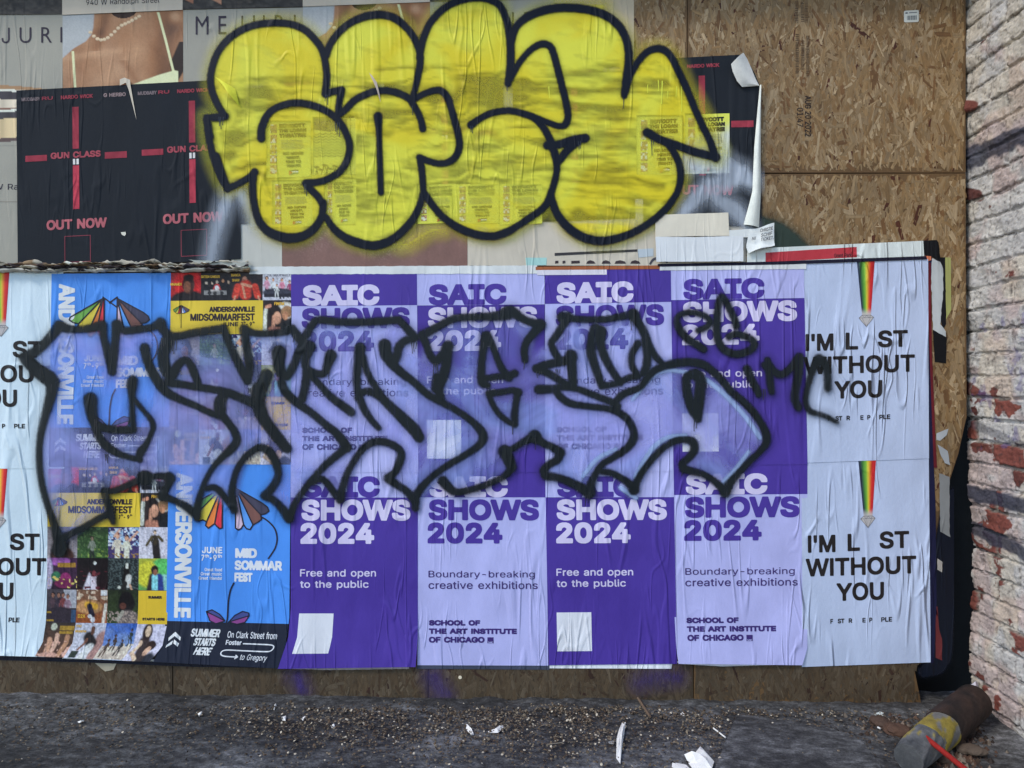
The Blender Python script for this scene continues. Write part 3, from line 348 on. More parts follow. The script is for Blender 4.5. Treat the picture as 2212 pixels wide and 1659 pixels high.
M_PRINT = print_mat('printed_paper')
M_WHEAT = print_mat('crinkled_white_paper', 0.5, 0.3, 1.05, 0.09)
M_MATTE = print_mat('weathered_matte_paper', 0.6, 0.3, 0.4, 0.13)
M_DULL = print_mat('dull_black_poster_paper', 0.62, 0.09, 0.5, 0.2)
M_OLD = print_mat('torn_old_paper', 0.75, 0.2, 0.6, 0.25)

def plain_mat(name, rough=0.8, spec=0.25, scale=40, amp=0.25, bump=0.3, dist=0.003):
    m, nd, lk, b = new_mat(name)
    at = N(nd, 'Attribute', attribute_name='Col')
    v = scaled_pos(nd, lk, 1, 1, 1)
    n1 = noise(nd, lk, v, scale, 5.0, 0.62)
    n2 = noise(nd, lk, v, scale * 6, 2.0, 0.6)
    f = math_n(nd, lk, 'ADD', maprange(nd, lk, n1, 0.3, 0.7, 1 - amp, 1 + amp), maprange(nd, lk, n2, 0.3, 0.7, -amp * 0.5, amp * 0.5))
    mx = N(nd, 'VectorMath', operation='SCALE')
    lk.new(at.outputs['Color'], mx.inputs[0]); lk.new(f, mx.inputs['Scale'])
    lk.new(mx.outputs[0], b.inputs['Base Color'])
    b.inputs['Roughness'].default_value = rough
    b.inputs['Specular IOR Level'].default_value = spec
    bp = nd.new('ShaderNodeBump'); bp.inputs['Strength'].default_value = bump; bp.inputs['Distance'].default_value = dist
    lk.new(math_n(nd, lk, 'MULTIPLY_ADD', n2, 0.5, n1), bp.inputs['Height'])
    lk.new(bp.outputs[0], b.inputs['Normal'])
    return m

M_PLAIN = plain_mat('rough_surface')
M_LITTER = plain_mat('litter_paper', 0.7, 0.2, 25, 0.08, 0.4, 0.004)

def spray_mat(name, col, soft=3.0, amax=0.97, halo=0.0, halo_w=18.0, cloud=0.0, speck=2.5, streak=False, col2=None, rough=0.5, drip=0.0, spec=0.3):
    """sprayed paint: attribute D = distance (photo pixels) to the painted edge, negative inside"""
    m, nd, lk, b = new_mat(name)
    at = N(nd, 'Attribute', attribute_name='D')
    D = at.outputs['Fac']
    v1 = scaled_pos(nd, lk, 1, 1, 1)
    fine = noise(nd, lk, v1, 420, 2.0, 0.7)
    mid = noise(nd, lk, v1, 60, 3.0, 0.6)
    Dn = math_n(nd, lk, 'MULTIPLY_ADD', math_n(nd, lk, 'SUBTRACT', fine, 0.5), speck * 2.2, D)
    Dn = math_n(nd, lk, 'MULTIPLY_ADD', math_n(nd, lk, 'SUBTRACT', mid, 0.5), speck * 1.6, Dn)
    a = maprange(nd, lk, Dn, -soft, soft, amax, 0.0, True)
    if cloud > 0:
        c1 = noise(nd, lk, scaled_pos(nd, lk, 2.4, 0, 2.0, (4, 0, 1)), 1.0, 4.0, 0.6, 1.0)
        a = math_n(nd, lk, 'MULTIPLY', a, maprange(nd, lk, c1, 0.33, 0.68, 1 - cloud, 1.0, True))
    if streak:                                       # attribute K: how thickly the fill was sprayed
        kt = N(nd, 'Attribute', attribute_name='K')
        kk = math_n(nd, lk, 'MULTIPLY_ADD', math_n(nd, lk, 'SUBTRACT', fine, 0.5), 0.2, kt.outputs['Fac'])
        a = math_n(nd, lk, 'MULTIPLY', a, maprange(nd, lk, kk, 0.0, 1.0, 0.0, 1.0))
    if halo > 0:
        hn = math_n(nd, lk, 'MULTIPLY', maprange(nd, lk, D, -2.0, halo_w, halo, 0.0, True), maprange(nd, lk, fine, 0.35, 0.6, 0.55, 1.3))
        a = math_n(nd, lk, 'MAXIMUM', a, hn)
    if drip > 0:                                     # vertical run marks thin the coat
        r = noise(nd, lk, scaled_pos(nd, lk, 70, 0, 2.5), 1.0, 2.0, 0.6)
        a = math_n(nd, lk, 'MULTIPLY', a, maprange(nd, lk, r, 0.5, 0.72, 1.0, 1.0 - drip, True))
    lk.new(a, b.inputs['Alpha'])
    if col2:
        mx = N(nd, 'Mix', data_type='RGBA')
        c3 = noise(nd, lk, scaled_pos(nd, lk, 2.2, 0, 2.6, (7, 0, 2)), 1.0, 3.0, 0.55, 0.8)
        lk.new(maprange(nd, lk, c3, 0.38, 0.62, 0.0, 1.0, True), mx.inputs[0])
        mx.inputs[6].default_value = col; mx.inputs[7].default_value = col2
        lk.new(mx.outputs[2], b.inputs['Base Color'])
    else:
        b.inputs['Base Color'].default_value = col
    b.inputs['Roughness'].default_value = rough
    b.inputs['Specular IOR Level'].default_value = spec
    lk.new(wrinkles(nd, lk, 0.55), b.inputs['Normal'])
    return m

# ------------------------------------------------------------------ flat sheets on the hoarding
class Sheet:
    """a paper sheet: local photo-pixel coordinates (origin top left, W x H) mapped onto rows of edge points"""
    def __init__(s, W, H, rows, y, root, mat=None):
        s.W, s.H, s.rows, s.y, s.root, s.mat = W, H, rows, y, root, mat or M_PRINT
    def at(s, x, y, dy=0.0):
        u, v = x / s.W, y / s.H
        r = s.rows
        k = 0
        while k < len(r) - 2 and v > r[k + 1][0]: k += 1
        a, b = r[k], r[k + 1]
        t = (v - a[0]) / (b[0] - a[0])
        xl = a[1][0] + (b[1][0] - a[1][0]) * t; yl = a[1][1] + (b[1][1] - a[1][1]) * t
        xr = a[2][0] + (b[2][0] - a[2][0]) * t; yr = a[2][1] + (b[2][1] - a[2][1]) * t
        bu = a[3] + (b[3] - a[3]) * t
        px, py = xl + (xr - xl) * u, yl + (yr - yl) * u
        return (WX(px), s.y - bu - dy, WZ(py))
    def polys(s, name, polys, cols, dy=0.0006, mat=None):
        idx, verts, faces, fc = {}, [], [], []
        one = not isinstance(cols, list)
        for i, p in enumerate(polys):
            f = []
            for q in p:
                k = (round(q[0], 2), round(q[1], 2)) if one else (i, round(q[0], 2), round(q[1], 2))
                if k not in idx:
                    idx[k] = len(verts); verts.append(s.at(q[0], q[1], dy + (0 if one else 0.00012 * i)))
                if not f or f[-1] != idx[k]: f.append(idx[k])
            if len(f) > 2 and f[0] == f[-1]: f.pop()
            if len(set(f)) >= 3: faces.append(f); fc.append(cols if one else cols[i])
        return mesh(name, verts, faces, mat or s.mat, s.root, fcol=fc)
    def raster(s, name, x0, y0, x1, y1, fn, dy=0.0006, step=2.0, mat=None):
        nx, ny = max(2, int((x1 - x0) / step)), max(2, int((y1 - y0) / step))
        X, Y = np.meshgrid(np.linspace(x0, x1, nx + 1), np.linspace(y0, y1, ny + 1))
        v = [s.at(a, b, dy) for a, b in zip(X.ravel(), Y.ravel())]
        c = fn(X.ravel(), Y.ravel())
        if c.shape[1] == 3: c = np.concatenate([c, np.ones((len(c), 1))], 1)
        return mesh(name, v, grid_faces(nx, ny), mat or s.mat, s.root, vcol=c)
    def rect(s, name, x0, y0, x1, y1, col, dy=0.0004, mat=None):
        return s.raster(name, x0, y0, x1, y1, lambda X, Y: np.tile(np.array(col[:3]), (len(X), 1)), dy, 16.0, mat)
    def text(s, name, t, x0, y0, x1, y1, col, bold=0.0, dy=0.0011, **kw):
        return s.polys(name, text_polys(t, x0, y0, x1, y1, bold, **kw), col, dy)
    def strokes(s, name, lines, col, dy=0.0009, h=0.8):
        a = np.concatenate([np.array(l, float) for l in lines])
        r = a[:, 2].max() + h * 2
        bb = (a[:, 0].min() - r, a[:, 1].min() - r, a[:, 0].max() + r, a[:, 1].max() + r)
        return s.polys(name, sdf_polys(lambda P: strokes_sdf(P, lines), bb, h), col, dy)

def box_rows(x0, y0, x1, y1, y0r=None, y1r=None, xb0=None, xb1=None):
    y0r = y0 if y0r is None else y0r; y1r = y1 if y1r is None else y1r
    return [(0.0, (x0, y0), (x1, y0r), 0.0), (1.0, (x0 if xb0 is None else xb0, y1), (x1 if xb1 is None else xb1, y1r), 0.0)]

def wall_loc(px, py, y): return (WX(px), y, WZ(py))

def flat_piece(name, pts, y, col, label, cat, group=None, mat=None, jit=0.0, cols=None, parent=None):
    """one irregular scrap of paper pasted on the hoarding, given by its outline"""
    q = []
    n = len(pts)
    for i, p in enumerate(pts):
        q.append(p)
        if jit:
            b = pts[(i + 1) % n]
            L = math.hypot(b[0] - p[0], b[1] - p[1]); k = int(L // 7)
            for j in range(1, k):
                t = j / k
                q.append((p[0] + (b[0] - p[0]) * t + random.uniform(-jit, jit), p[1] + (b[1] - p[1]) * t + random.uniform(-jit, jit)))
    v = [wall_loc(a, b, y) for a, b in q]
    o = mesh(name, v, [list(range(len(v)))[::-1]], mat or M_MATTE, parent, origin=None if parent else (v[0][0], y, min(p[2] for p in v)), fcol=[col])
    if not parent: tag(o, label, cat, group)
    return o
# ================================================================== SETTING
# ---- the pavement: one sheet to the horizon, finely modelled near the hoarding
def build_ground():
    xs = np.concatenate([[-60, -25, -10, -5], np.arange(-2.9, 2.9, 0.014), [5, 10, 25, 60]])
    ys = np.concatenate([[-80, -30, -12, -6, -4, -3, -2.2, -1.6, -1.2, -0.9], np.arange(-0.72, 0.06, 0.012), [0.2, 0.6, 1.2, 3.0]])
    X, Y = np.meshgrid(xs, ys)
    near = sstep(0.8, 0.0, np.abs(X) - 2.4) * sstep(-1.2, -0.72, Y)
    z = np.where(np.abs(X) < 12, gz(X), gz(12.0) * np.sign(X))
    z = z + near * ((fbm(X * 5, Y * 5, 3) - 0.5) * 0.014 + (fbm(X * 34, Y * 34, 8, 4) - 0.5) * 0.009)
    z = z + near * sstep(-0.2, -0.02, Y) * 0.018 * (0.4 + fbm(X * 9, Y * 9, 5))
    f = grid_faces(len(xs) - 1, len(ys) - 1)[:, ::-1]
    m, nd, lk, b = new_mat('worn_asphalt')
    v = scaled_pos(nd, lk, 1, 1, 1)
    big = noise(nd, lk, scaled_pos(nd, lk, 1.6, 2.6, 1, (2, 1, 0)), 1.0, 5.0, 0.62, 0.6)
    midn = noise(nd, lk, scaled_pos(nd, lk, 16, 27, 1, (0, 0, 0), (0, 0, 0.6)), 1.0, 7.0, 0.72, 0.0)
    fin = noise(nd, lk, v, 95, 5.0, 0.8)
    s = math_n(nd, lk, 'MULTIPLY_ADD', midn, 0.75, math_n(nd, lk, 'MULTIPLY_ADD', big, 0.62, -0.11))
    s = math_n(nd, lk, 'MULTIPLY_ADD', fin, 0.42, math_n(nd, lk, 'SUBTRACT', s, 0.10))
    cr = nd.new('ShaderNodeValToRGB')
    e = cr.color_ramp.elements
    e[0].position = 0.50; e[0].color = (0.013, 0.012, 0.011, 1)
    e[1].position = 0.92; e[1].color = (0.27, 0.26, 0.25, 1)
    k = e.new(0.66); k.color = (0.044, 0.041, 0.038, 1)
    k = e.new(0.78); k.color = (0.11, 0.106, 0.10, 1)
    lk.new(s, cr.inputs[0]); lk.new(cr.outputs[0], b.inputs['Base Color'])
    b.inputs['Roughness'].default_value = 0.75
    b.inputs['Specular IOR Level'].default_value = 0.3
    bp = nd.new('ShaderNodeBump'); bp.inputs['Strength'].default_value = 0.7; bp.inputs['Distance'].default_value = 0.006
    lk.new(math_n(nd, lk, 'MULTIPLY_ADD', fin, 0.5, midn), bp.inputs['Height']); lk.new(bp.outputs[0], b.inputs['Normal'])
    global M_ASPHALT
    M_ASPHALT = m
    o = mesh('pavement', np.stack([X, Y, z], -1).reshape(-1, 3), f, m, smooth=True)
    tag(o, 'worn dark asphalt pavement with pale scuffs along the foot of the hoarding', kind='structure')
build_ground()

# ---- the boarded-up front: OSB panels with modelled strands
def osb_tone(dark):
    base = random.choice([(164, 138, 100), (170, 146, 110), (158, 130, 92), (176, 154, 120), (152, 124, 86), (166, 144, 112)])
    q = random.random()
    if q < .10: base = (196, 176, 144)
    elif q < .17: base = (132, 100, 66)
    if random.random() < 0.015: base = (92, 52, 34)
    k = random.uniform(0.90, 1.06)
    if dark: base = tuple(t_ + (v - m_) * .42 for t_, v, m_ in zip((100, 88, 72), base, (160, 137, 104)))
    return tuple(min(235, v * k) for v in base)

def osb_mat(name):
    m, nd, lk, b = new_mat(name)
    at = N(nd, 'Attribute', attribute_name='Col')
    uvx = N(nd, 'Attribute', attribute_name='grain')
    v = scaled_pos(nd, lk, 1, 1, 1)
    cmb = nd.new('ShaderNodeCombineXYZ')
    lk.new(uvx.outputs['Fac'], cmb.inputs[0])
    g = noise(nd, lk, cmb.outputs[0], 1.0, 3.0, 0.6)
    n1 = noise(nd, lk, scaled_pos(nd, lk, 90, 0, 30), 1.0, 5.0, 0.7)
    n2 = noise(nd, lk, scaled_pos(nd, lk, 2.2, 0, 3.0), 1.0, 3.0, 0.6)
    f = math_n(nd, lk, 'ADD', maprange(nd, lk, g, 0.3, 0.7, 0.72, 1.2), maprange(nd, lk, n1, 0.3, 0.7, -0.14, 0.14))
    f = math_n(nd, lk, 'MULTIPLY', f, maprange(nd, lk, n2, 0.35, 0.7, 1.08, 0.80))
    mx = N(nd, 'VectorMath', operation='SCALE')
    lk.new(at.outputs['Color'], mx.inputs[0]); lk.new(f, mx.inputs['Scale'])
    lk.new(mx.outputs[0], b.inputs['Base Color'])
    b.inputs['Roughness'].default_value = 0.62
    b.inputs['Specular IOR Level'].default_value = 0.3
    bp = nd.new('ShaderNodeBump'); bp.inputs['Strength'].default_value = 0.5; bp.inputs['Distance'].default_value = 0.002
    lk.new(math_n(nd, lk, 'MULTIPLY_ADD', g, 0.7, n1), bp.inputs['Height']); lk.new(bp.outputs[0], b.inputs['Normal'])
    return m
M_OSB = osb_mat('strand_board')

hoarding = thing('plywood_hoarding', (0, 0, 0.0), 'boarded-up shopfront of bare tan strand board panels behind all the posters', 'hoarding')

def osb_panel(x0, y0, x1, y1, strands=(), outline=None, right_edge=None, low=False):
    """a slab 11 mm thick, its face at y = 0, with thin overlapping strands on the areas that stay bare"""
    V, F, Cc, G = [], [], [], []
    pts = outline or [(x0, y0), (x1, y0), (x1, y1), (x0, y1)]
    n = len(pts)
    for yy in (0.0, 0.011):
        for p in pts: V.append((WX(p[0]), yy, WZ(p[1])))
    F.append(list(range(n))[::-1]); F.append(list(range(n, 2 * n)))
    for i in range(n):
        j = (i + 1) % n
        F.append([i, j, n + j, n + i])
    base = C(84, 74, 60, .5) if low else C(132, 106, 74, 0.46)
    Cc += [base] * len(F); G += [0.0] * len(V)
    for (a0, b0, a1, b1, cnt, dark) in strands:
        for _ in range(cnt):
            cx, cy = random.uniform(a0, a1), random.uniform(b0, b1)
            L = random.triangular(8, 66, 20); w = random.triangular(2.5, 14, 4.5)
            if random.random() < 0.35: L *= 0.5; w *= 0.55
            an = random.gauss(pi / 2, 0.38) if random.random() < 0.85 else random.uniform(0, pi)
            ca, sa = cos(an), sin(an)
            q = [(-L / 2, -w / 2 * random.uniform(0.5, 1)), (-L / 2 * random.uniform(.3, .8), -w / 2), (L / 2, -w / 2 * random.uniform(0.5, 1)),
                 (L / 2 * random.uniform(.7, 1.0), w / 2 * random.uniform(.6, 1)), (-L / 2 * random.uniform(.6, 1), w / 2)]
            P = [(cx + a * ca - b * sa, cy + a * sa + b * ca, a, b) for a, b in q]
            xr = x1 if right_edge is None else right_edge(cy)
            if min(p[0] for p in P) < x0 + 1 or max(p[0] for p in P) > xr - 2 or min(p[1] for p in P) < y0 + 1 or max(p[1] for p in P) > y1 - 1: continue
            yy = -random.uniform(0.0002, 0.0016)
            k = len(V); seed = random.uniform(0, 900)
            for p in P:
                V.append((WX(p[0]), yy + random.uniform(-0.0002, 0.0002), WZ(p[1]))); G.append(seed + p[3] * 0.24)
            F.append([k, k + 1, k + 2, k + 3, k + 4][::-1])
            t = osb_tone(dark)
            Cc.append(C(*t, k=0.54 if not dark else 0.5))
    mesh('panel', V, F, M_OSB, hoarding, fcol=Cc, attrs={'grain': G})

for xa, xb in ((-750, -188), (-184, 372), (374, 924)):
    osb_panel(xa, -260, xb, 374)
osb_panel(925.5, -260, 1484, 378, [(1360, -20, 1483, 140, 1300, False)])
osb_panel(1485.6, -260, 2086, 372.8, [(1487, -20, 2086, 371, 7000, False)])
for xa, xb in ((-750, -188), (-184, 372)):
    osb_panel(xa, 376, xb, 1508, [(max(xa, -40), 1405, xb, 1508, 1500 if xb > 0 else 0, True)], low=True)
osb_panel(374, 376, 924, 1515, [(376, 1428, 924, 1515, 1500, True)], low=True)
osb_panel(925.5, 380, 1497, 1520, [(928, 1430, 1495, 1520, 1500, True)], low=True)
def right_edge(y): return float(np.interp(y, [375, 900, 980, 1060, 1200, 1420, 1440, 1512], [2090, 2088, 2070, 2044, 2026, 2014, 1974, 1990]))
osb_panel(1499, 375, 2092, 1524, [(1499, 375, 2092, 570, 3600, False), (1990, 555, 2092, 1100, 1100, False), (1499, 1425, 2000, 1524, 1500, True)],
          [(1499, 376), (2086, 374.4), (2088, 900), (2070, 980), (2044, 1060), (2026, 1200), (2014, 1420), (1974, 1440), (1990, 1520), (1499, 1520)], right_edge)

# black sheet painting in the shade behind the boards and in the end gap
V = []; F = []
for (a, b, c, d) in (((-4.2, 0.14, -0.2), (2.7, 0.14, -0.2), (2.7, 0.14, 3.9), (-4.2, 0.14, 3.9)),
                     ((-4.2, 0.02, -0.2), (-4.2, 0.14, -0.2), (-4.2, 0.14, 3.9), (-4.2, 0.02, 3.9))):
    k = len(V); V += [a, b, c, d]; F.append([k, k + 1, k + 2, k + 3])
o = mesh('recess_shade_sheet', V, F, M_PLAIN, fcol=[(0.004, 0.004, 0.004, 1)] * 2)
tag(o, 'black sheet painting in the deep shade of the recess behind the boards', kind='structure')

# ---- unseen slab added overhead to shade the top of the boards (just above the frame)
def box(V, F, x0, y0, z0, x1, y1, z1):
    k = len(V)
    V += [(x0, y0, z0), (x1, y0, z0), (x1, y1, z0), (x0, y1, z0), (x0, y0, z1), (x1, y0, z1), (x1, y1, z1), (x0, y1, z1)]
    F += [[k, k + 3, k + 2, k + 1], [k + 4, k + 5, k + 6, k + 7], [k, k + 1, k + 5, k + 4], [k + 1, k + 2, k + 6, k + 5], [k + 2, k + 3, k + 7, k + 6], [k + 3, k, k + 4, k + 7]]
V, F = [], []
box(V, F, -6, -0.16, 3.52, 2.6, 0.5, 3.8)
o = mesh('added_shade_slab', V, F, M_PLAIN, fcol=[C(110, 105, 100)] * 6)
tag(o, 'unseen slab added above the boarded front to shade its top', 'shade slab')

# ---- painted brick side wall, seen along its face
def build_brick():
    dz = 0.0042
    zs = np.arange(-0.12, 3.6, dz)
    ys = np.concatenate([np.arange(-1.4, -0.5, 0.02), np.arange(-0.5, 0.07, 0.0055)])
    Y, Z = np.meshgrid(ys, zs)
    ch, bl, mj = 0.104, 0.265, 0.014
    wob = (vnoise(Y * 5, Z * 5, 2) - 0.5) * 0.012
    zz = Z + wob
    row = np.floor(zz / ch)
    fz = zz - row * ch
    yy = Y + np.where(row % 2 == 0, 0.0, bl / 2) + (vnoise(row * 7.3, row * 0 + 1.5, 4) - 0.5) * 0.05
    col = np.floor(yy / bl)
    fy = yy - col * bl
    e = np.minimum(np.minimum(fz, ch - fz) - mj / 2, np.minimum(fy, bl - fy) - mj / 2)
    e = e + (fbm(Y * 40, Z * 40, 9, 4) - 0.5) * 0.016
    brick = sstep(-0.0015, 0.0035, e)
    def hsh(a, b, s): return vnoise(a * 1.0 + 0.0, b * 1.0 + 0.0, s)
    rnd = hsh(row, col, 21)
    h = brick * (0.006 + 0.008 * rnd) + (fbm(Y * 13, Z * 15, 12, 5) - 0.5) * 0.022 + (fbm(Y * 60, Z * 110, 15, 3) - 0.5) * 0.007
    # edge line of the wall end, read off the photo at the depth of the boards
    py = CY - (Z - CAMZ) * PXM
    x0 = WX(np.interp(py, [0, 250, 420, 700, 1000, 1190, 1400, 1600], [2090, 2091, 2097, 2101, 2108, 2117, 2112, 2114]))
    # broken outer ends: chunks missing or proud near the boards
    endk = sstep(-0.10, 0.0, Y)
    h = h + endk * ((fbm(Z * 9, Z * 0 + 3.0, 31, 4) - 0.5) * 0.035)
    chip = 0
    for zc, yc, hh in ((2.84, 0.01, 0.018), (2.42, 0.0, 0.014), (1.48, 0.02, 0.012)):
        chip = np.maximum(chip, np.exp(-(((Z - zc - 0.35 * (Y + .02)) / 0.032) ** 4) - ((Y - yc) / 0.085) ** 4))
        h = h + hh * np.exp(-((Z - zc) / 0.03) ** 2 - ((Y - yc) / 0.06) ** 2)
    X = x0 + 0.012 - h
    # colour: flaking whitish paint over red brick, tags of dark paint
    pn = fbm(Y * 7, Z * 9, 41, 5)
    low = sstep(2.0, 0.9, Z)
    paint = sstep(0.365, 0.385, pn + 0.16 - 0.09 * low * rnd - 0.10 * (rnd > 0.78) * (Z < 1.75) - 0.05 * low)
    paint = paint * (1 - sstep(.3, .5, chip + 0.3 * (pn - .5)))
    sh = fbm(Y * 14, Z * 30, 52, 5)
    white = np.stack([s2lv(206 - 44 * sh), s2lv(200 - 42 * sh), s2lv(194 - 36 * sh)], -1)
    pink = np.stack([s2lv(190 - 30 * sh), s2lv(158 - 25 * sh), s2lv(150 - 20 * sh)], -1)
    cream = np.stack([s2lv(205 - 30 * sh), s2lv(186 - 25 * sh), s2lv(158 - 20 * sh)], -1)
    t1 = sstep(0.5, 0.62, fbm(Y * 5 + 9, Z * 6, 61, 3))[..., None]
    t2 = sstep(0.52, 0.62, fbm(Y * 6 + 3, Z * 4, 63, 3))[..., None]
    t1 = t1 * 0.55
    pc = white * (1 - t1) + pink * t1
    pc = pc * (1 - t2 * 0.4) + cream * t2 * 0.4
    red = np.stack([s2lv(104 + 44 * (rnd - .5)), s2lv(62 + 20 * (rnd - .5)), s2lv(56 + 14 * (rnd - .5))], -1)
    mort = np.stack([s2lv(150 - 40 * sh), s2lv(140 - 40 * sh), s2lv(132 - 40 * sh)], -1)
    bare = red * brick[..., None] + mort * (1 - brick[..., None])
    c = pc * paint[..., None] + bare * (1 - paint[..., None])
    joint_shade_dirt = (sstep(0.0035, 0.0, np.abs(e + 0.001)) * sstep(0.46, 0.56, fbm(Y * 9, Z * 26, 91, 3)))[..., None]  # mortar shadow lines painted in along the joints, with joint dirt
    pit = (sstep(0.70, 0.76, fbm(Y * 60, Z * 60, 95, 2)))[..., None]
    dirt = np.array([s2l(58), s2l(52), s2l(52)])
    cov = np.maximum(joint_shade_dirt * 0.85, pit * 0.5)
    c = c * (1 - cov) + dirt * cov
    def band(zc, w, slope, seed, strength):
        d = np.abs(Z - zc - slope * (Y + 0.1)) / w + (fbm(Y * 12, Z * 20, seed, 3) - 0.5) * 1.1
        return strength * sstep(1.15, 0.7, d)
    dk = np.maximum.reduce([band(2.60, 0.055, 0.05, 71, .9), band(0.99, 0.040, 0.0, 72, .92), band(0.80, 0.035, 0.1, 73, .9), band(1.30, 0.02, 0.2, 75, .5)])[..., None]
    navy = np.stack([s2lv(44 + 20 * sh), s2lv(46 + 20 * sh), s2lv(58 + 24 * sh)], -1)
    c = c * (1 - dk) + navy * dk
    pur = (sstep(0.68, 0.74, fbm(Y * 14, Z * 14, 81, 3)) * 0.5 * ((Z > 1.2) & (Z < 1.9)))[..., None]
    c = c * (1 - pur) + np.array([s2l(92), s2l(84), s2l(130)]) * pur
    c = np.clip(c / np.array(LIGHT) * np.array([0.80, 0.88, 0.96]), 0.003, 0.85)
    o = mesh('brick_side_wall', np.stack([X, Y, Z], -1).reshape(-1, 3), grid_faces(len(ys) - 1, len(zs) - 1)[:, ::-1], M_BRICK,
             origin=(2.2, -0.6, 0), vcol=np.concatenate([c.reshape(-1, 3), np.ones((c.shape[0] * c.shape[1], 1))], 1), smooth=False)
    return tag(o, 'rough brick side wall in flaking whitish paint at the right end of the boards', 'brick wall')
def s2lv(c): 
    c = np.clip(c, 0, 255) / 255.0
    return np.where(c <= 0.04045, c / 12.92, ((c + 0.055) / 1.055) ** 2.4)
M_BRICK = plain_mat('painted_brick', 0.85, 0.15, 70, 0.2, 0.9, 0.004)
build_brick()

# ================================================================== POSTERS, UPPER HALF
WHT = C(144, 146, 141)
INKN = C(42, 36, 52)
SKIN = np.array([C(138, 100, 72)[:3], C(74, 48, 34)[:3], C(172, 138, 110)[:3]])

def paper_photo(kind, seed):
    """printed photographs on the jewellery advertisements, as colour fields in local photo pixels"""
    def fn(X, Y):
        n = fbm(X / 40.0, Y / 40.0, seed, 4)
        fine = (vnoise(X / 2.0, Y / 2.0, seed + 9) - 0.5)
        if kind == 'portrait':                        # collarbones, necklace and straps
            bg = np.array(C(160, 168, 176)[:3])
            c = np.tile(bg, (len(X), 1)) * (0.95 + 0.1 * n)[:, None]
            # right contour of the pale backdrop: neck down to the shoulder
            edge = np.interp(Y, [0, 30, 44, 58, 72, 86, 96, 200], [68, 66, 62, 50, 24, 8, -4, -4])
            sk = sstep(-2.0, 2.0, X - edge)
            lam = 0.45 + 0.5 * n + 0.25 * np.exp(-((X - 120) / 60) ** 2 - ((Y - 130) / 40) ** 2) - 0.35 * np.exp(-((X - 95 + 0.3 * Y) / 12) ** 2) * (Y < 80)
            lam = lam - 0.5 * np.exp(-((X - 232 + 0.1 * Y) / 30) ** 2) - 0.3 * np.exp(-((X - 150 - 0.7 * (Y - 130)) / 10) ** 2) * (Y > 100)
            lam = lam + 0.7 * np.exp(-((X - 242) / 12) ** 2 - ((Y - 12) / 12) ** 2) + 0.25 * np.exp(-((Y - 92 + X * 0.1) / 8) ** 2) * (X < 130)
            lam = np.clip(lam, 0, 1)[:, None]
            s = np.where(lam < 0.5, SKIN[1] + (SKIN[0] - SKIN[1]) * lam * 2, SKIN[0] + (SKIN[2] - SKIN[0]) * (lam - 0.5) * 2)
            c = c * (1 - sk[:, None]) + s * sk[:, None]
            chin = (((X - 132) / 28) ** 2 + ((Y + 6) / 18) ** 2 < 1)[:, None]
            c = np.where(chin, SKIN[1] * 0.4, c)
            arm = sstep(2, -2, np.abs(X - np.interp(Y, [60, 200], [262, 232])) - np.interp(Y, [60, 110, 150, 200], [8, 20, 4, 0]))[:, None] * (Y > 66)[:, None]
            c = c * (1 - arm) + SKIN[1] * 0.25 * arm
            for (xa, ya, xb, yb) in ((22, 78, 28, 172), (206, 2, 222, 60), (222, 60, 240, 130), (240, 130, 246, 150)):
                d = np.abs((X - xa) * (yb - ya) - (Y - ya) * (xb - xa)) / math.hypot(xb - xa, yb - ya)
                k = (sstep(3.4, 1.8, d) * ((Y >= ya) & (Y <= yb)))[:, None]
                c = c * (1 - k) + np.array(C(222, 210, 172)[:3]) * k
            top = np.interp(X, [80, 130, 170, 210, 242, 250], [164, 160, 145, 132, 124, 126])
            k = (sstep(-1, 1.5, Y - top) * (X > 76) * (X < 250))[:, None]
            c = c * (1 - k) + np.array(C(222, 212, 176)[:3]) * (0.9 + 0.15 * n)[:, None] * k
            # pearls
            for t in np.linspace(0, 1, 15):
                bx = 60 + 105 * t; by = 36 + 22 * np.sin(pi * min(1, t * 1.6)) * (1 - t) * 1.2 - 30 * t * t + 3
                d = np.hypot((X - bx) / 4.4, (Y - by) / 3.6)
                k = sstep(1.05, 0.85, d)[:, None]
                c = c * (1 - k) + np.array(C(205, 186, 160)[:3]) * (1.0 - 0.35 * np.clip((Y - by) / 3.6, 0, 1))[:, None] * k
        elif kind == 'hands':                          # dark stony strip with fingers
            c = np.array(C(66, 64, 62)[:3]) * (0.35 + 1.5 * fbm(X / 9.0, Y / 5.0, seed, 4) ** 1.6)[:, None]
            k = sstep(6, 3, np.abs(Y - 6 - 0.5 * (X - 4)) * 0.8)[:, None] * (X < 24)[:, None]
            c = c * (1 - k) + np.array(C(156, 110, 88)[:3]) * k
            k = sstep(7, 4, np.abs((Y - 8) - 0.55 * (X - 64))) * (X > 52) * (X < 84)
            c = c * (1 - k[:, None]) + np.array(C(176, 132, 108)[:3]) * k[:, None]
        elif kind == 'skin':                           # mauve-brown enlarged skin
            c = np.array(C(118, 92, 88)[:3]) * (0.75 + 0.5 * n)[:, None]
            g = np.exp(-((X - 60) / 40) ** 2 - ((Y - 60) / 40) ** 2) + np.exp(-((X - 220) / 40) ** 2 - ((Y - 90) / 30) ** 2)
            sp = (vnoise(X / 1.6, Y / 1.6, seed + 3) > 0.74) * g
            c = c + np.array(C(150, 140, 140)[:3]) * (0.55 * sp + 0.12 * g)[:, None]
        return np.clip(c * (1 + 0.16 * fine)[:, None], 0.004, 0.86)
    return fn

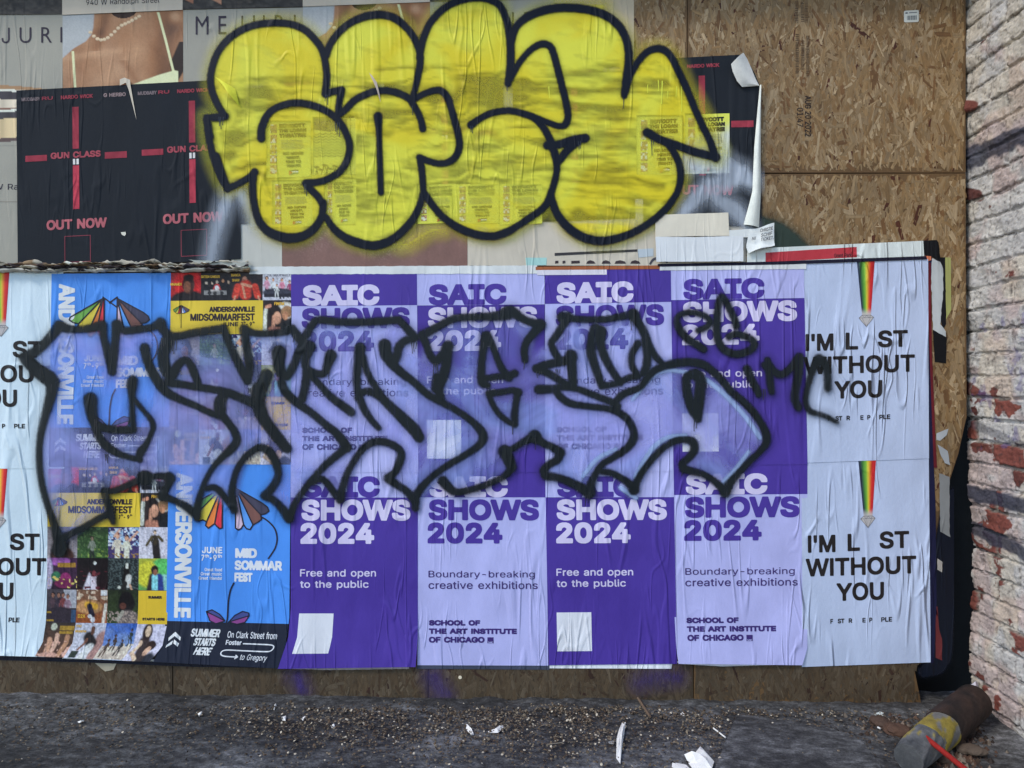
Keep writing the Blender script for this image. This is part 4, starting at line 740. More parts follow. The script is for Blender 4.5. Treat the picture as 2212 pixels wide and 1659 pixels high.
def ad_poster(x0, x1, ytl, ytr, ybot, y, label, paper=WHT):
    root = thing('jewellery_poster', wall_loc((x0 + x1) / 2, ybot, y), label, 'poster', 'jewellery advertisement posters')
    s = Sheet(x1 - x0, ybot - ytl, box_rows(x0, ytl, x1, ybot, ytr, ybot), y, root, M_MATTE)
    return s

# left white one with the stack of rings
s = ad_poster(-120, 136.5, 34, 31, 580, -0.0040, 'white jewellery poster at the far left with a stack of rings')
s.rect('sheet', 0, 0, s.W, s.H, WHT, 0)
s.text('headline', 'MEJURI', 40, 28, 256, 62, INKN, 3.2, font='G', track=170)
def rings(X, Y):
    yy = Y
    c = np.tile(np.array(WHT[:3]), (len(X), 1))
    bands = [(150, 158, (150, 120, 90)), (158, 163, (214, 210, 204)), (163, 180, (52, 50, 58)), (180, 200, (206, 196, 182)), (200, 207, (120, 88, 76)), (207, 212, (214, 212, 208)), (212, 226, (56, 54, 62)), (226, 268, (206, 186, 150)), (268, 276, (84, 70, 70))]
    bend = 5 * ((X - 60) / 110.0) ** 2 * np.where(Y < 200, 1, -1)
    for a, b, col in bands:
        k = (yy - bend >= a) & (yy - bend < b) & (np.abs(X - 74) < 150)
        sh = 0.75 + 0.35 * np.abs(np.sin((X + a) / 14.0)) if b - a > 13 else np.ones(len(X))
        c = np.where(k[:, None], np.array(C(*col)[:3]) * sh[:, None], c)
    return c
s.raster('ring_picture', 0, 146, s.W, 282, rings, 0.0008, 2.2)
s.text('address_line', 'W Randolph Street', 108, 364, 300, 380, INKN, 1.4, dy=0.0012)
s.rect('paper_seam', 0, 402, s.W, 403, C(128, 124, 120), 0.0012)
# first portrait
s = ad_poster(136.5, 396.5, 34, 23, 300, -0.0046, 'jewellery poster of bare shoulders with straps and pearls, left of the two portraits')
s.raster('portrait', 0, 0, s.W, 180, paper_photo('portrait', 5), 0.0, 1.4)
s.rect('lower_sheet', 0, 180, s.W, s.H, C(120, 92, 70), 0.0)
# white with headline, mostly left of the yellow lettering
s = ad_poster(396.5, 655, 22, 17, 300, -0.0040, 'white jewellery poster whose headline runs behind the first yellow letter')
s.rect('sheet', 0, 0, s.W, s.H, WHT, 0)
s.text('headline', 'MEJURI', 27, 15, 243, 55, INKN, 3.2, font='G', track=170)
s = ad_poster(655, 929, 15, 6, 300, -0.0046, 'jewellery poster of bare shoulders almost hidden behind the second yellow letter')
s.raster('portrait', 0, 0, s.W, 180, paper_photo('portrait', 5), 0.0, 1.4)
s.rect('lower_sheet', 0, 180, s.W, s.H, C(120, 92, 70), 0.0)
s = ad_poster(929, 1199, 3, 0, 300, -0.0040, 'white jewellery poster whose headline shows through the third yellow letter')
s.rect('sheet', 0, 0, s.W, s.H, WHT, 0)
s.text('headline', 'MEJURI', 27, 26, 250, 66, INKN, 3.2, font='G', track=170)
s = ad_poster(1199, 1369, -60, -60, 300, -0.0046, 'plain cream sheet beside the bare boards, behind the tall yellow right letter', C(205, 196, 172))
s.rect('sheet', 0, 0, s.W, s.H, C(172, 164, 146), 0)

# the row above, only their lower edges in the frame
def top_strip(x0, x1, yl, yr, y, kind, label):
    root = thing('upper_poster', wall_loc((x0 + x1) / 2, yl, y), label, 'poster', 'posters cut off by the top of the picture')
    s = Sheet(x1 - x0, 160 + yl, box_rows(x0, -160, x1, yl, -160, yr), y, root, M_MATTE)
    if kind == 'hands':
        s.raster('picture', 0, 0, s.W, s.H, lambda X, Y: paper_photo('hands', 17)(X, Y - (s.H - 33)), 0, 2.4)
    else:
        s.rect('sheet', 0, 0, s.W, s.H, C(188, 182, 172), 0)
    return s
top_strip(-120, 136.5, 34, 32, -0.0074, 'hands', 'dark photo strip at the top left corner above the rings poster')
s = top_strip(136.5, 396, 34, 23, -0.0080, 'white', 'pale strip with a printed street address at the top edge')
s.text('address_line', '940 W Randolph Street', 52, s.H - 31, 210, s.H - 15, C(52, 50, 58), 1.6, dy=0.0012)
top_strip(396, 655, 22, 16, -0.0074, 'hands', 'dark photo strip at the top edge above the first yellow letter')
top_strip(655, 929, 16, 6, -0.0080, 'white', 'plain pale strip at the top edge above the second yellow letter')
top_strip(929, 1199, 5, -1, -0.0074, 'hands', 'dark photo sliver at the top edge above the third yellow letter')

# sheets showing under the black posters
def low_sheet(x0, y0, x1, y1, y, label, col=None, kind=None, slant=0):
    root = thing('underlying_sheet', wall_loc((x0 + x1) / 2, y1, y), label, 'poster', 'old sheets under the black posters')
    s = Sheet(x1 - x0, y1 - y0, box_rows(x0, y0, x1, y1 + slant, y0, y1), y, root, M_MATTE)
    if kind: s.raster('picture', 0, 0, s.W, s.H, paper_photo(kind, 23), 0, 2.2)
    else: s.rect('sheet', 0, 0, s.W, s.H, col, 0)
    return s
low_sheet(500, 420, 611, 580, -0.0052, 'pale worn sheet just left of the mauve-brown picture', C(176, 182, 182))
low_sheet(610, 430, 1010, 577, -0.0060, 'mauve-brown close-up picture under the middle of the yellow lettering', kind='skin', slant=3)
s = low_sheet(1009, 430, 1610, 574, -0.0052, 'stained off-white sheet with a black rule along its foot', C(184, 182, 174))
s.polys('black_rule', [[(189, 117), (367, 109), (367, 114), (189, 123)]], C(50, 50, 56), 0.0012)
s.polys('cut_off_lettering', [[(x, 134), (x + w, 133.4), (x + w, 139), (x, 140)] for x, w in ((190, 7), (206, 6), (225, 18))] +
        [[(x, 140), (x + 3, 134.5), (x + w * .55, 132.5), (x + w, 135), (x + w + 3, 140)] for x, w in ((257, 17), (290, 17), (318, 22), (352, 19))], C(54, 46, 52), 0.0012)
s.polys('teal_patch', [[(126, 127), (172, 127), (171, 143), (128, 144)]], C(150, 196, 200), 0.0012)
s.polys('grey_blue_patch', [[(368, 109), (402, 107), (402, 124), (370, 127)]], C(168, 184, 200), 0.0012)
s.strokes('ring_mark', [smooth_line([(395, 140, 2.2), (402, 131, 2.6), (414, 127.5, 2.6), (425, 131, 2.4), (431, 137, 2.0)])], C(66, 66, 78), 0.0014)

# ---- black posters
BLK = C(33, 38, 46)
REDP = C(140, 56, 72)
def black_poster(x, yt, y, label, w=251, hb=380, parts=None, right=None, cut=None):
    """x, yt: its top left corner; rises a little to the right as in the photo"""
    H = 380.0
    sl = -13.0
    rr = right or [(0.0, (x, yt), (x + 252, yt + sl), 0.0), (1.0, (x + 3, yt + H), (x + 255, yt + sl + H), 0.0)]
    root = thing('black_music_poster', wall_loc(x + w / 2, yt + hb, y), label, 'poster', 'black posters with red bars')
    s = Sheet(252.0, H, rr, y, root, M_DULL)
    if cut: s.polys('sheet', [cut], BLK, 0)
    else: s.rect('sheet', 0, 0, w, hb, BLK, 0)
    def worn(seed, base):
        def fn(X, Y):
            k = 0.75 + 0.5 * fbm(X / 7, Y / 7, seed, 3)
            return np.clip(np.array(base[:3]) * k[:, None], 0, 1)
        return fn
    P = parts or 'hvlrobg'
    WT = C(176, 170, 178)
    if 'h' in P:
        s.text('name_line', 'MUDBABY', 11, 16.5, 52, 24.5, C(112, 104, 112), 1.9)
        s.text('name_line', 'RU', 55, 16.5, 79, 24, C(130, 60, 74), 1.9)
    if 'n' in P or 'h' in P: s.text('name_line', 'NARDO WICK', 96, 16, 165, 24.5, C(140, 62, 76), 2.1)
    if 'g' in P: s.text('name_line', 'G HERBO', 188, 16, 236, 24.5, C(140, 126, 132), 2.0)
    if 'v' in P: s.raster('red_bar', 120.5, 42, 134, 132, worn(3, REDP), 0.0007, 3)
    if 'l' in P: s.raster('red_bar', 18.5, 142, 65, 155, worn(5, REDP), 0.0007, 3)
    if 'r' in P: s.raster('red_bar', 189.5, 143, 237, 157, worn(6, REDP), 0.0007, 3)
    if 'b' in P: s.raster('red_bar', 120.5, 168, 134, 262, worn(7, C(160, 60, 78)), 0.0007, 3)
    if 't' in P or 'v' in P:
        s.text('title', 'GUN CLASS', 73, 138, 181, 152, C(150, 74, 88), 3.4)
        s.polys('pause_mark', [[(121, 154), (126, 154), (126, 166), (121, 166)], [(128.5, 154), (133.5, 154), (133.5, 166), (128.5, 166)]], C(206, 206, 214), 0.0012)
    if 'o' in P: s.text('slogan', 'OUT NOW', 63, 283, 193, 305, C(164, 96, 108), 5.2)
    if 'q' in P:
        s.strokes('code_frame', [[(102, 320, .8), (157, 320, .8), (157, 376, .8), (102, 376, .8), (102, 320, .8)]], C(120, 60, 74), 0.0009)
    return s
black_poster(38, 197, -0.0090, 'black poster with red cross bars, leftmost and whole', parts='hvlrobgq', hb=380)
black_poster(289, 184, -0.0104, 'black poster whose lower right is sprayed pale blue, second from the left', parts='hvlobq', w=230, hb=388)
black_poster(519, 169, -0.0090, 'black poster under the first and second yellow letters', parts='hgvo', w=298, hb=316)
bp_rows = lambda x0, y0, x1, y1, yb0, yb1, n: [(0.0, (x0, y0), (x1, y1), 0.0), (n, (x0 + 3, yb0), (x1 + 3, yb1), 0.0)]
black_poster(817, 147, -0.0104, 'black poster under the second and third yellow letters', parts='hgvlrbt', right=bp_rows(830, 147, 1087, 132, 486, 480, 0.9), hb=342)
black_poster(1087, 142, -0.0090, 'black poster under the gap between the last two yellow letters', parts='hgvlrb', right=bp_rows(1107, 141, 1369, 130, 482, 472, 0.9), hb=342)
black_poster(1369, 131, -0.0104, 'black poster with a curled white corner beside the bare boards', parts='nvlrbo', right=bp_rows(1386, 131, 1640, 118, 484, 492, 0.98), hb=372, cut=[(0, 0), (216, 0), (240, 40), (253, 75), (253, 372), (0, 372)])

# curled corner and rolled edge of that poster
def patch(name, rows, col, mat, label, cat, group=None, smooth=True):
    """rows: equal-length lists of (px, py, y): a curved sheet through them"""
    n = len(rows[0])
    V = [wall_loc(*p) for r in rows for p in r]
    o = mesh(name, V, grid_faces(n - 1, len(rows) - 1), mat, origin=V[0], vcol=col, smooth=smooth)
    return tag(o, label, cat, group)
A = np.array([(1604, 117), (1612, 130), (1621, 150), (1630, 172), (1638.5, 189)], float)
Bf = np.array([(1574, 146), (1578, 160), (1588, 180), (1600, 192), (1637, 188.5)], float)
rows = []
for s_ in np.linspace(0, 1, 7):
    r = []
    for k in range(5):
        p = A[k] + (Bf[k] - A[k]) * s_
        r.append((p[0], p[1], -0.012 - 0.045 * sin(pi * min(0.8, s_ * 0.8 + 0.02)) * (1 - 0.2 * k)))
    rows.append(r)
rows = [list(c) for c in zip(*rows)]
patch('curled_poster_corner', rows, C(205, 208, 212), M_LITTER, 'white underside of a poster corner curled over beside the bare boards', 'torn paper')
Lft = [(1638, 188), (1633, 240), (1626, 320), (1622, 415), (1616, 440), (1603, 487)]
Rgt = [(1641, 189), (1641.5, 240), (1641, 320), (1641, 415), (1640, 440), (1637, 493)]
rows = []
for l, r_ in zip(Lft, Rgt):
    rows.append([(l[0] + (r_[0] - l[0]) * t, l[1] + (r_[1] - l[1]) * t, -0.013 - 0.020 * sin(pi * (0.15 + 0.8 * t))) for t in np.linspace(0, 1, 6)])
patch('rolled_poster_edge', rows, C(212, 212, 214), M_LITTER, 'long white rolled edge of a poster hanging loose along the bare boards', 'torn paper')
rows = []
for t in np.linspace(0, 1, 6):
    rows.append([(466 + 20 * t + 46 * u * (1 - .2 * t), 168 + 22 * t + u * (28 - 2 * t) + 20 * u * t, -0.020 - 0.028 * sin(pi * u * .9) * (.3 + t)) for u in np.linspace(0, 1, 7)])
patch('torn_poster_flap', rows, C(228, 206, 70), M_LITTER, 'small yellow-sprayed flap of torn paper curling off the first letter', 'torn paper')
flat_piece('torn_paper_sliver', [(262, 187), (262, 174), (272, 170), (284, 175), (285, 186), (298, 262), (281, 196), (275, 181)], -0.0135, C(190, 186, 176),
           'thin white tear in the joint between the two left black posters', 'torn paper')
flat_piece('torn_paper_sliver', [(799, 161), (806, 168), (816, 182), (822, 208), (824, 226), (816, 199), (808, 180)], -0.0238, C(176, 166, 160),
           'thin pale tear in the yellow paint of the second letter', 'torn paper')
flat_piece('torn_paper_bit', [(264, 846 * .0 + 843 * 0 + 843.0 * 0 + 503), (274, 502), (275, 507), (272, 511), (266, 508)], -0.0125, C(206, 206, 200),
           'tiny white paper crumb stuck low on the leftmost black poster', 'torn paper')

# ---- protest flyers
def flyer(x, y, w, h, yy, label, soak=1.0):
    root = thing('protest_flyer', wall_loc(x + w / 2, y + h, yy), label, 'flyer', 'protest flyers pasted in pairs')
    s = Sheet(97.0, 128.0, box_rows(x, y, x + w, y + h, y - 3, y + h - 3), yy, root, M_MATTE)
    def paper(X, Y):
        t = (sstep(88, 48, Y + .35 * X + 8 * vnoise(X / 9, Y / 9, 3)) if soak < 1 else np.full(len(X), soak))[:, None]
        return np.array(C(176, 188, 186)[:3]) * (1 - t) + np.array(C(222, 212, 92)[:3]) * t
    s.raster('sheet', 0, 0, 97, 128, paper, 0, 5.0)
    K = C(30, 30, 30)
    s.text('headline', 'BOYCOTT', 28, 7, 85, 16.5, K, 3.3)
    s.text('headline', 'THE LOGAN', 27, 18, 87, 27, K, 3.0)
    s.text('headline', 'THEATRE!', 28, 29, 87, 38.5, K, 3.2)
    s.polys('small_print', [[(31 + (i * 5) % 3, 45 + i * 3.1), (78 + (i * 7) % 6, 45 + i * 3.1), (78 + (i * 7) % 6, 46.1 + i * 3.1), (31 + (i * 5) % 3, 46.1 + i * 3.1)] for i in range(7)], C(108, 112, 112), 0.0009)
    for i, (t, a, b) in enumerate((('NO MOVIE', 37, 81), ('NIGHT,', 44, 74), ('TIME TO', 42, 76), ('FIGHT!', 45, 75))):
        s.text('slogan', t, a, 71 + i * 9.4, b, 78 + i * 9.4, K, 2.6)
    def comic(X, Y):
        n = vnoise(X / 3.5, Y / 3.5, 31)
        c = np.array(C(150, 110, 92)[:3]) * (0.5 + n)[:, None]
        return np.where((vnoise(X / 4.5 + 7, Y / 4.5, 33) > 0.62)[:, None], np.array(C(225, 222, 215)[:3]), c)
    for k in range(5): s.raster('cartoon', 9, 8 + k * 23, 23, 27 + k * 23, lambda X, Y, k=k: comic(X + 40 * k, Y), 0.0007, 1.5)
    s.polys('flag', [[(50, 113), (62, 111), (70, 112), (70, 115), (62, 114), (52, 116)], [(53, 116), (62, 114), (70, 115), (70, 118), (62, 117.5), (54, 119.5)],
                     [(52, 119.5), (62, 117.5), (70, 118), (69, 121), (61, 121), (50, 124)], [(50, 113), (58, 117.5), (50, 124)]],
            [C(46, 44, 46), C(226, 226, 222), C(92, 122, 98), C(178, 62, 60)], 0.0009)
    return s
flyer(577, 264, 96, 122, -0.0130, 'boycott flyer inside the loop of the first yellow letter')
flyer(588, 394, 90, 98, -0.0124, 'boycott flyer at the foot of the first yellow letter')
flyer(703, 391, 68, 97, -0.0130, 'narrow boycott flyer at the foot of the second yellow letter, left of its slit')
flyer(903, 401, 82, 84, -0.0124, 'half-soaked boycott flyer low under the third yellow letter, leftmost of three')
flyer(984, 400, 94, 86, -0.0131, 'half-soaked boycott flyer low under the third yellow letter, middle of three')
flyer(1079, 399, 92, 88, -0.0137, 'half-soaked boycott flyer low under the third yellow letter, rightmost of three')
flyer(1374, 254, 99, 128, -0.0130, 'boycott flyer wholly under yellow paint in the last letter')
flyer(1476, 250, 98, 128, -0.0137, 'boycott flyer half yellow and half white, beside the rightmost black point', 0.5)
root = thing('illustrated_flyer', wall_loc(735, 382, -0.0130), 'flyer with wavy lines and plants drawn on it, inside the first yellow letter', 'flyer')
s = Sheet(78.0, 126.0, box_rows(676, 258, 752, 382, 257, 381), -0.0130, root, M_MATTE)
s.rect('sheet', 0, 0, 78, 126, C(222, 212, 96), 0)
K = C(88, 84, 52)
s.polys('night_sky', [[(3, 3), (75, 3), (75, 22), (40, 30), (3, 24)]], C(96, 92, 66), 0.0006)
s.strokes('wave_lines', [smooth_line([(4 + k * 6.5, y + (2.0 if k % 2 else -1.2), 0.9) for k in range(11)], 3) for y in range(34, 88, 6)], K, 0.0010)
s.strokes('plant_drawing', [[(x, 122, .8), (x + a, 104, .8)] for x, a in ((8, 4), (12, -3), (20, 6), (30, 5), (34, -6), (46, 8), (50, -4), (60, 5), (66, -5))] +
          [[(x - 4, y, 2.2), (x + 4, y + 1, 1.6)] for x, y in ((10, 106), (20, 112), (28, 102), (40, 110), (50, 104), (62, 108))], K, 0.0010)
s.strokes('sheet_border', [[(2, 2, .6), (76, 2, .6), (76, 124, .6), (2, 124, .6), (2, 2, .6)]], C(120, 116, 70), 0.0012)
root = thing('folded_paper_strip', wall_loc(760, 382, -0.0125), 'narrow strip of folded paper at the right of the wavy-line flyer', 'torn paper')
s = Sheet(20.0, 124.0, box_rows(752, 258, 771, 379, 256, 378), -0.0125, root, M_MATTE)
s.rect('sheet', 0, 0, 20, 124, C(222, 212, 100), 0)
s.rect('fold_line', 6, 0, 7, 124, C(90, 86, 60), 0.0008)

# ---- blank scraps and notes at the right of the upper half
flat_piece('blank_paper_scrap', [(1414, 466), (1571, 461), (1573, 511), (1414, 513)], -0.0190, C(206, 202, 194), 'larger beige blank scrap below the last black poster', 'paper scrap', jit=0.25)
flat_piece('blank_paper_scrap', [(1414, 513), (1500, 514), (1603, 511), (1603, 566), (1416, 567)], -0.0200, C(216, 222, 226), 'wide white blank scrap under the beige one', 'paper scrap', jit=0.25)
flat_piece('blank_paper_scrap', [(1573, 499), (1620, 496), (1622, 514), (1573, 515)], -0.0196, C(218, 220, 222), 'small white blank scrap left of the handwritten note', 'paper scrap', jit=0.25)
note = thing('handwritten_note', wall_loc(1640, 548, -0.021), 'crumpled white note with a handwritten name, above the red banner', 'note')
rows = []
for t in np.linspace(0, 1, 9):
    yl = 497 + 52 * t; xl = 1616 - 12 * t if t < .7 else 1607.6 + (t - .7) * 20
    rows.append([(xl + (1669 - xl) * u, yl + (-12 + 3 * t - (9 * t if t > .8 else 0)) * u + 2 * sin(5 * u + 3 * t), -0.021 - 0.018 * (t ** 2) * (0.4 + 0.6 * sin(pi * u)) - 0.002 * sin(9 * u + 4 * t)) for u in np.linspace(0, 1, 9)])
V = [wall_loc(*p) for r in rows for p in r]
mesh('sheet', V, grid_faces(8, 8), M_LITTER, note, vcol=C(214, 218, 222), smooth=True)
s = Sheet(60.0, 50.0, box_rows(1612, 496, 1668, 548, 484, 536), -0.0235, note, M_LITTER)
s.rows = [(0, (1614, 496), (1668, 484), 0.0), (1, (1606, 548), (1668, 540), 0.022)]
for t, a, b, c, d in (('CHRISTIE', 27, 6, 57, 13), ('SCHIF', 29, 16, 55, 23), ('TICKET.', 29, 25, 57, 32), ('NI', 9, 20, 18, 27)):
    s.text('handwriting', t, a, b, c, d, C(52, 52, 60), 1.1, 0.003, slant=0.18)

# factory print and a barcode sticker on the bare boards
stamp = thing('board_stamp', wall_loc(1740, 300, -0.003), 'black factory date stamp printed sideways on the bare boards', 'stamp')
def vtext(sheet, name, t, x0, y0, x1, y1, col, bold, dy=0.0011, **kw):
    """text turned to read downwards, letter tops facing right"""
    p = text_polys(t, 0, 0, y1 - y0, x1 - x0, bold, **kw)
    return sheet.polys(name, [[(x1 - b, y0 + a) for a, b in q] for q in p], col, dy)
s = Sheet(100.0, 400.0, box_rows(1700, 0, 1800, 400), -0.0026, stamp, M_PRINT)
vtext(s, 'date_line', 'AUG 20 2022', 38, 207, 52, 295, C(44, 36, 32), 2.3, 0.0)
vtext(s, 'time_line', '01:47', 21, 233, 35, 274, C(48, 40, 36), 2.1, 0.0)
for k, (xx, ya, yb) in enumerate(((18, 74, 160), (30, 88, 150), (41, 78, 168), (17, 4, 48), (30, 2, 46), (38, 0, 50))):
    q = []
    yv = ya
    while yv < yb:
        L = random.uniform(1.2, 3.4); q.append([(xx, yv), (xx + 7, yv), (xx + 7, yv + L * .5), (xx, yv + L * .5)]); yv += L + 1.0
    s.polys('faint_code_line', q, C(70, 56, 44), 0.0)
root = thing('barcode_sticker', wall_loc(1968, 50, -0.0028), 'small grey barcode sticker high on the bare boards', 'sticker')
s = Sheet(32.0, 27.0, box_rows(1952, 24, 1984, 49, 22, 48), -0.0028, root, M_PRINT)
s.polys('sheet', [[(2, 0), (30, 0), (32, 2), (32, 25), (30, 27), (2, 27), (0, 25), (0, 2)]], C(176, 184, 184), 0)
s.polys('barcode', [[(7 + k * 1.9, 12), (7 + k * 1.9 + (1.2 if k % 3 else .7), 12), (7 + k * 1.9 + (1.2 if k % 3 else .7), 22), (7 + k * 1.9, 22)] for k in range(11)], C(70, 80, 90), 0.0006)
s.polys('print_line', [[(3, 4), (8, 4), (8, 7), (3, 7)], [(11, 4.5), (28, 4.5), (28, 6), (11, 6)]], C(70, 74, 84), 0.0006)
# ================================================================== POSTERS, LOWER HALF
PUR, LAV = C(68, 52, 150), C(164, 172, 240)
LAVW = C(190, 190, 246)
# strips of older posters that stick out round the new ones
def strip(pts, y, col, label, mat=None, jit=0.0):
    return flat_piece('old_poster_strip', pts, y, col, label, 'old poster', 'edges of older posters', mat or M_OLD, jit)
strip([(-60, 1408), (112, 1417), (300, 1427), (640, 1437), (640, 1443), (420, 1440), (180, 1430), (-60, 1424)], -0.0036, C(34, 36, 48), 'dark edge of an older poster under the lower left posters')
strip([(135, 1415), (398, 1426), (396, 1430), (240, 1425), (136, 1422)], -0.0046, C(214, 220, 226), 'white sliver of paper below the lower left band pictures')
strip([(206, 1432), (252, 1433), (246, 1446), (228, 1450), (220, 1444)], -0.0030, C(150, 148, 136), 'torn grey scrap hanging below the lower left edge', jit=.3)
strip([(628, 1432), (884, 1434), (884, 1444), (700, 1447), (628, 1444)], -0.0036, C(150, 146, 156), 'greyish picture edge under the leftmost purple poster', jit=.4)
strip([(900, 1436), (1187, 1437), (1187, 1446), (900, 1444)], -0.0036, C(62, 70, 92), 'slate edge of an older poster under the second art school column')
strip([(1187, 1434), (1452, 1433), (1450, 1444), (1187, 1443)], -0.0036, C(204, 216, 232), 'white edge of an older poster under the third art school column')
strip([(1452, 1428), (1742, 1424), (1742, 1434), (1560, 1439), (1474, 1434)], -0.0030, C(206, 212, 232), 'pale edge of an older poster under the rightmost art school column')
strip([(540, 577), (1160, 574), (1160, 592), (540, 593)], -0.0104, C(214, 218, 222), 'long white layered paper edge above the purple posters', jit=.5)
strip([(1157, 577), (1424, 574), (1424, 582), (1157, 584)], -0.0112, C(150, 92, 62), 'thin orange-brown paper edge above the third art school column')
strip([(1160, 584), (1310, 582), (1310, 594), (1160, 595)], -0.0108, C(206, 206, 226), 'white paper sliver above the third art school column')
strip([(1424, 572), (1640, 568), (1740, 566), (1740, 582), (1424, 585)], -0.0104, C(206, 212, 224), 'white layered paper edge above the fourth art school column', jit=.4)
strip([(1420, 571), (1660, 566), (1998, 554), (2000, 561), (1700, 572), (1420, 577)], -0.0112, C(26, 26, 46), 'long thin navy edge above the right white poster')
root = thing('red_banner_strip', wall_loc(1750, 560, -0.0098), 'pale grey strip with a red block, above the right white poster', 'poster')
s = Sheet(380.0, 36.0, [(0, (1612, 538), (1992, 521), 0.0), (1, (1612, 572), (1994, 556), 0.0)], -0.0098, root, M_WHEAT)
s.rect('sheet', 0, 0, 380, 36, C(190, 204, 212), 0)
s.polys('red_block', [[(40, 11), (236, 7), (236, 30), (40, 33)]], C(164, 50, 62), 0.0006)
s.text('place_name', 'Grant Park', 187, 20, 225, 29, C(64, 34, 42), 1.5, 0.0012)
strip([(1988, 521), (2022, 519), (2026, 524), (2028, 545), (2030, 556), (2012, 556), (1995, 552), (1989, 545)], -0.0050, C(14, 14, 18), 'black torn patch at the end of the pale grey strip', jit=1.0)
strip([(1996, 552), (2012, 555), (2007, 700), (2012, 900), (2020, 1100), (2022, 1300), (2016, 1432), (1996, 1430)], -0.0044, C(22, 24, 56), 'navy poster edge beside the right white posters', jit=.3)
strip([(2000, 566), (2009, 568), (2012, 760), (2020, 960), (2023, 1010), (2016, 1010), (2008, 800)], -0.0050, C(92, 26, 36), 'narrow red poster edge beside the upper right white poster')
strip([(1996, 553), (2010, 554), (2010, 562), (1999, 566)], -0.0056, C(210, 120, 90), 'tiny yellow and pink corner of a buried poster')
strip([(2008, 562), (2014, 558), (2030, 566), (2036, 580), (2036, 640), (2030, 700), (2042, 716), (2042, 728), (2014, 712), (2012, 640)], -0.0040, C(166, 176, 186), 'torn grey-white paper right of the navy poster edge', jit=1.0)
strip([(2014, 556), (2041, 556), (2043, 700), (2036, 712), (2031, 690), (2036, 600), (2026, 566)], -0.0034, C(18, 18, 24), 'black sliver between the grey torn paper and the yellow-green strip', jit=.6)
strip([(2014, 711), (2044, 728), (2043, 785), (2018, 782)], -0.0036, C(14, 14, 18), 'black paper patch below the torn grey paper', jit=.6)
strip([(2041, 556), (2053, 557), (2054, 670), (2043, 690)], -0.0030, C(150, 156, 100), 'yellow-green strip of paper at the outer edge of the pasted layers')
strip([(2022, 936), (2048, 926), (2044, 940), (2030, 952), (2022, 950)], -0.0034, C(160, 170, 182), 'small white torn triangle right of the upper white poster', jit=.6)
strip([(2024, 960), (2046, 974), (2052, 1005), (2040, 1000), (2032, 985)], -0.0034, C(150, 160, 172), 'small white torn flake below the white triangle', jit=.8)
strip([(2028, 1022), (2050, 1030), (2050, 1150), (2052, 1160), (2030, 1148)], -0.0042, C(118, 124, 130), 'grey hanging strip of paper over the black gap', jit=.5)
strip([(2024, 1206), (2036, 1214), (2034, 1236), (2024, 1230)], -0.0034, C(150, 150, 150), 'small pale curled scrap low at the right edge of the posters', jit=.6)
strip([(2004, 1302), (2020, 1302), (2020, 1420), (2034, 1426), (2034, 1380), (2028, 1360), (2024, 1310)], -0.0040, C(92, 40, 44), 'dark red poster edge at the lower right', jit=.4)

# ---- art school posters
def art_poster(kind, rows, y, label):
    root = thing('art_school_poster', wall_loc((rows[-1][1][0] + rows[-1][2][0]) / 2, rows[-1][1][1], y), label, 'poster', 'purple and lavender art school posters')
    s = Sheet(274.0, 436.0, rows, y, root, M_PRINT)
    top, bot = (PUR, LAV) if kind == 'A' else (LAV, PUR)
    ink1, ink2 = (LAVW, PUR) if kind == 'A' else (PUR, LAVW)
    s.rect('sheet', 0, 0, 274, 436, bot, 0)
    s.rect('top_band', 0, 0, 274, 73, top, 0.0005)
    s.text('headline', 'SAIC', 25, 27, 192, 73, ink1, 12.5, slab=True)
    s.text('headline', 'SHOWS', 23, 77, 258, 123, ink2, 12.0)
    s.text('headline', '2024', 21, 127, 180, 173, ink2, 12.0)
    if kind == 'B':
        s.text('invitation', 'Free and open', 20, 227, 184, 247, ink2, 3.2)
        s.text('invitation', 'to the public', 20, 251, 168, 271, ink2, 3.2)
        s.rect('code_label', 19, 322, 93, 406, C(214, 212, 244), 0.0007)
    else:
        ik = C(62, 50, 110)
        s.text('invitation', 'Boundary-breaking', 23, 231, 248, 250, ik, 2.5)
        s.text('invitation', 'creative exhibitions', 23, 254, 254, 271, ik, 2.5)
        s.text('school_name', 'SCHOOL OF', 24, 338, 132, 350, C(58, 44, 112), 3.6)
        s.text('school_name', 'THE ART INSTITUTE', 24, 356, 209, 368, C(58, 44, 112), 3.6)
        s.text('school_name', 'OF CHICAGO', 24, 374, 141, 387, C(58, 44, 112), 3.6)
        s.polys('logo_square', [[(147, 375), (160, 375), (160, 388), (147, 388)]], C(58, 44, 112), 0.0009)
        s.text('logo_lettering', 'SAIC', 148.5, 384, 158.5, 387.4, LAV, 0.7, 0.0016)
    return s
def ar(xl0, xr0, y0, xl1, xr1, y1, y0r=None, y1r=None, mids=()):
    y0r = y0 if y0r is None else y0r; y1r = y1 if y1r is None else y1r
    r = [(0.0, (xl0, y0), (xr0, y0r), 0.0)]
    for m in mids: r.append(m)
    return r + [(1.0, (xl1, y1), (xr1, y1r), 0.0)]
TOPR = 'in the upper row'; BOTR = 'in the lower row'
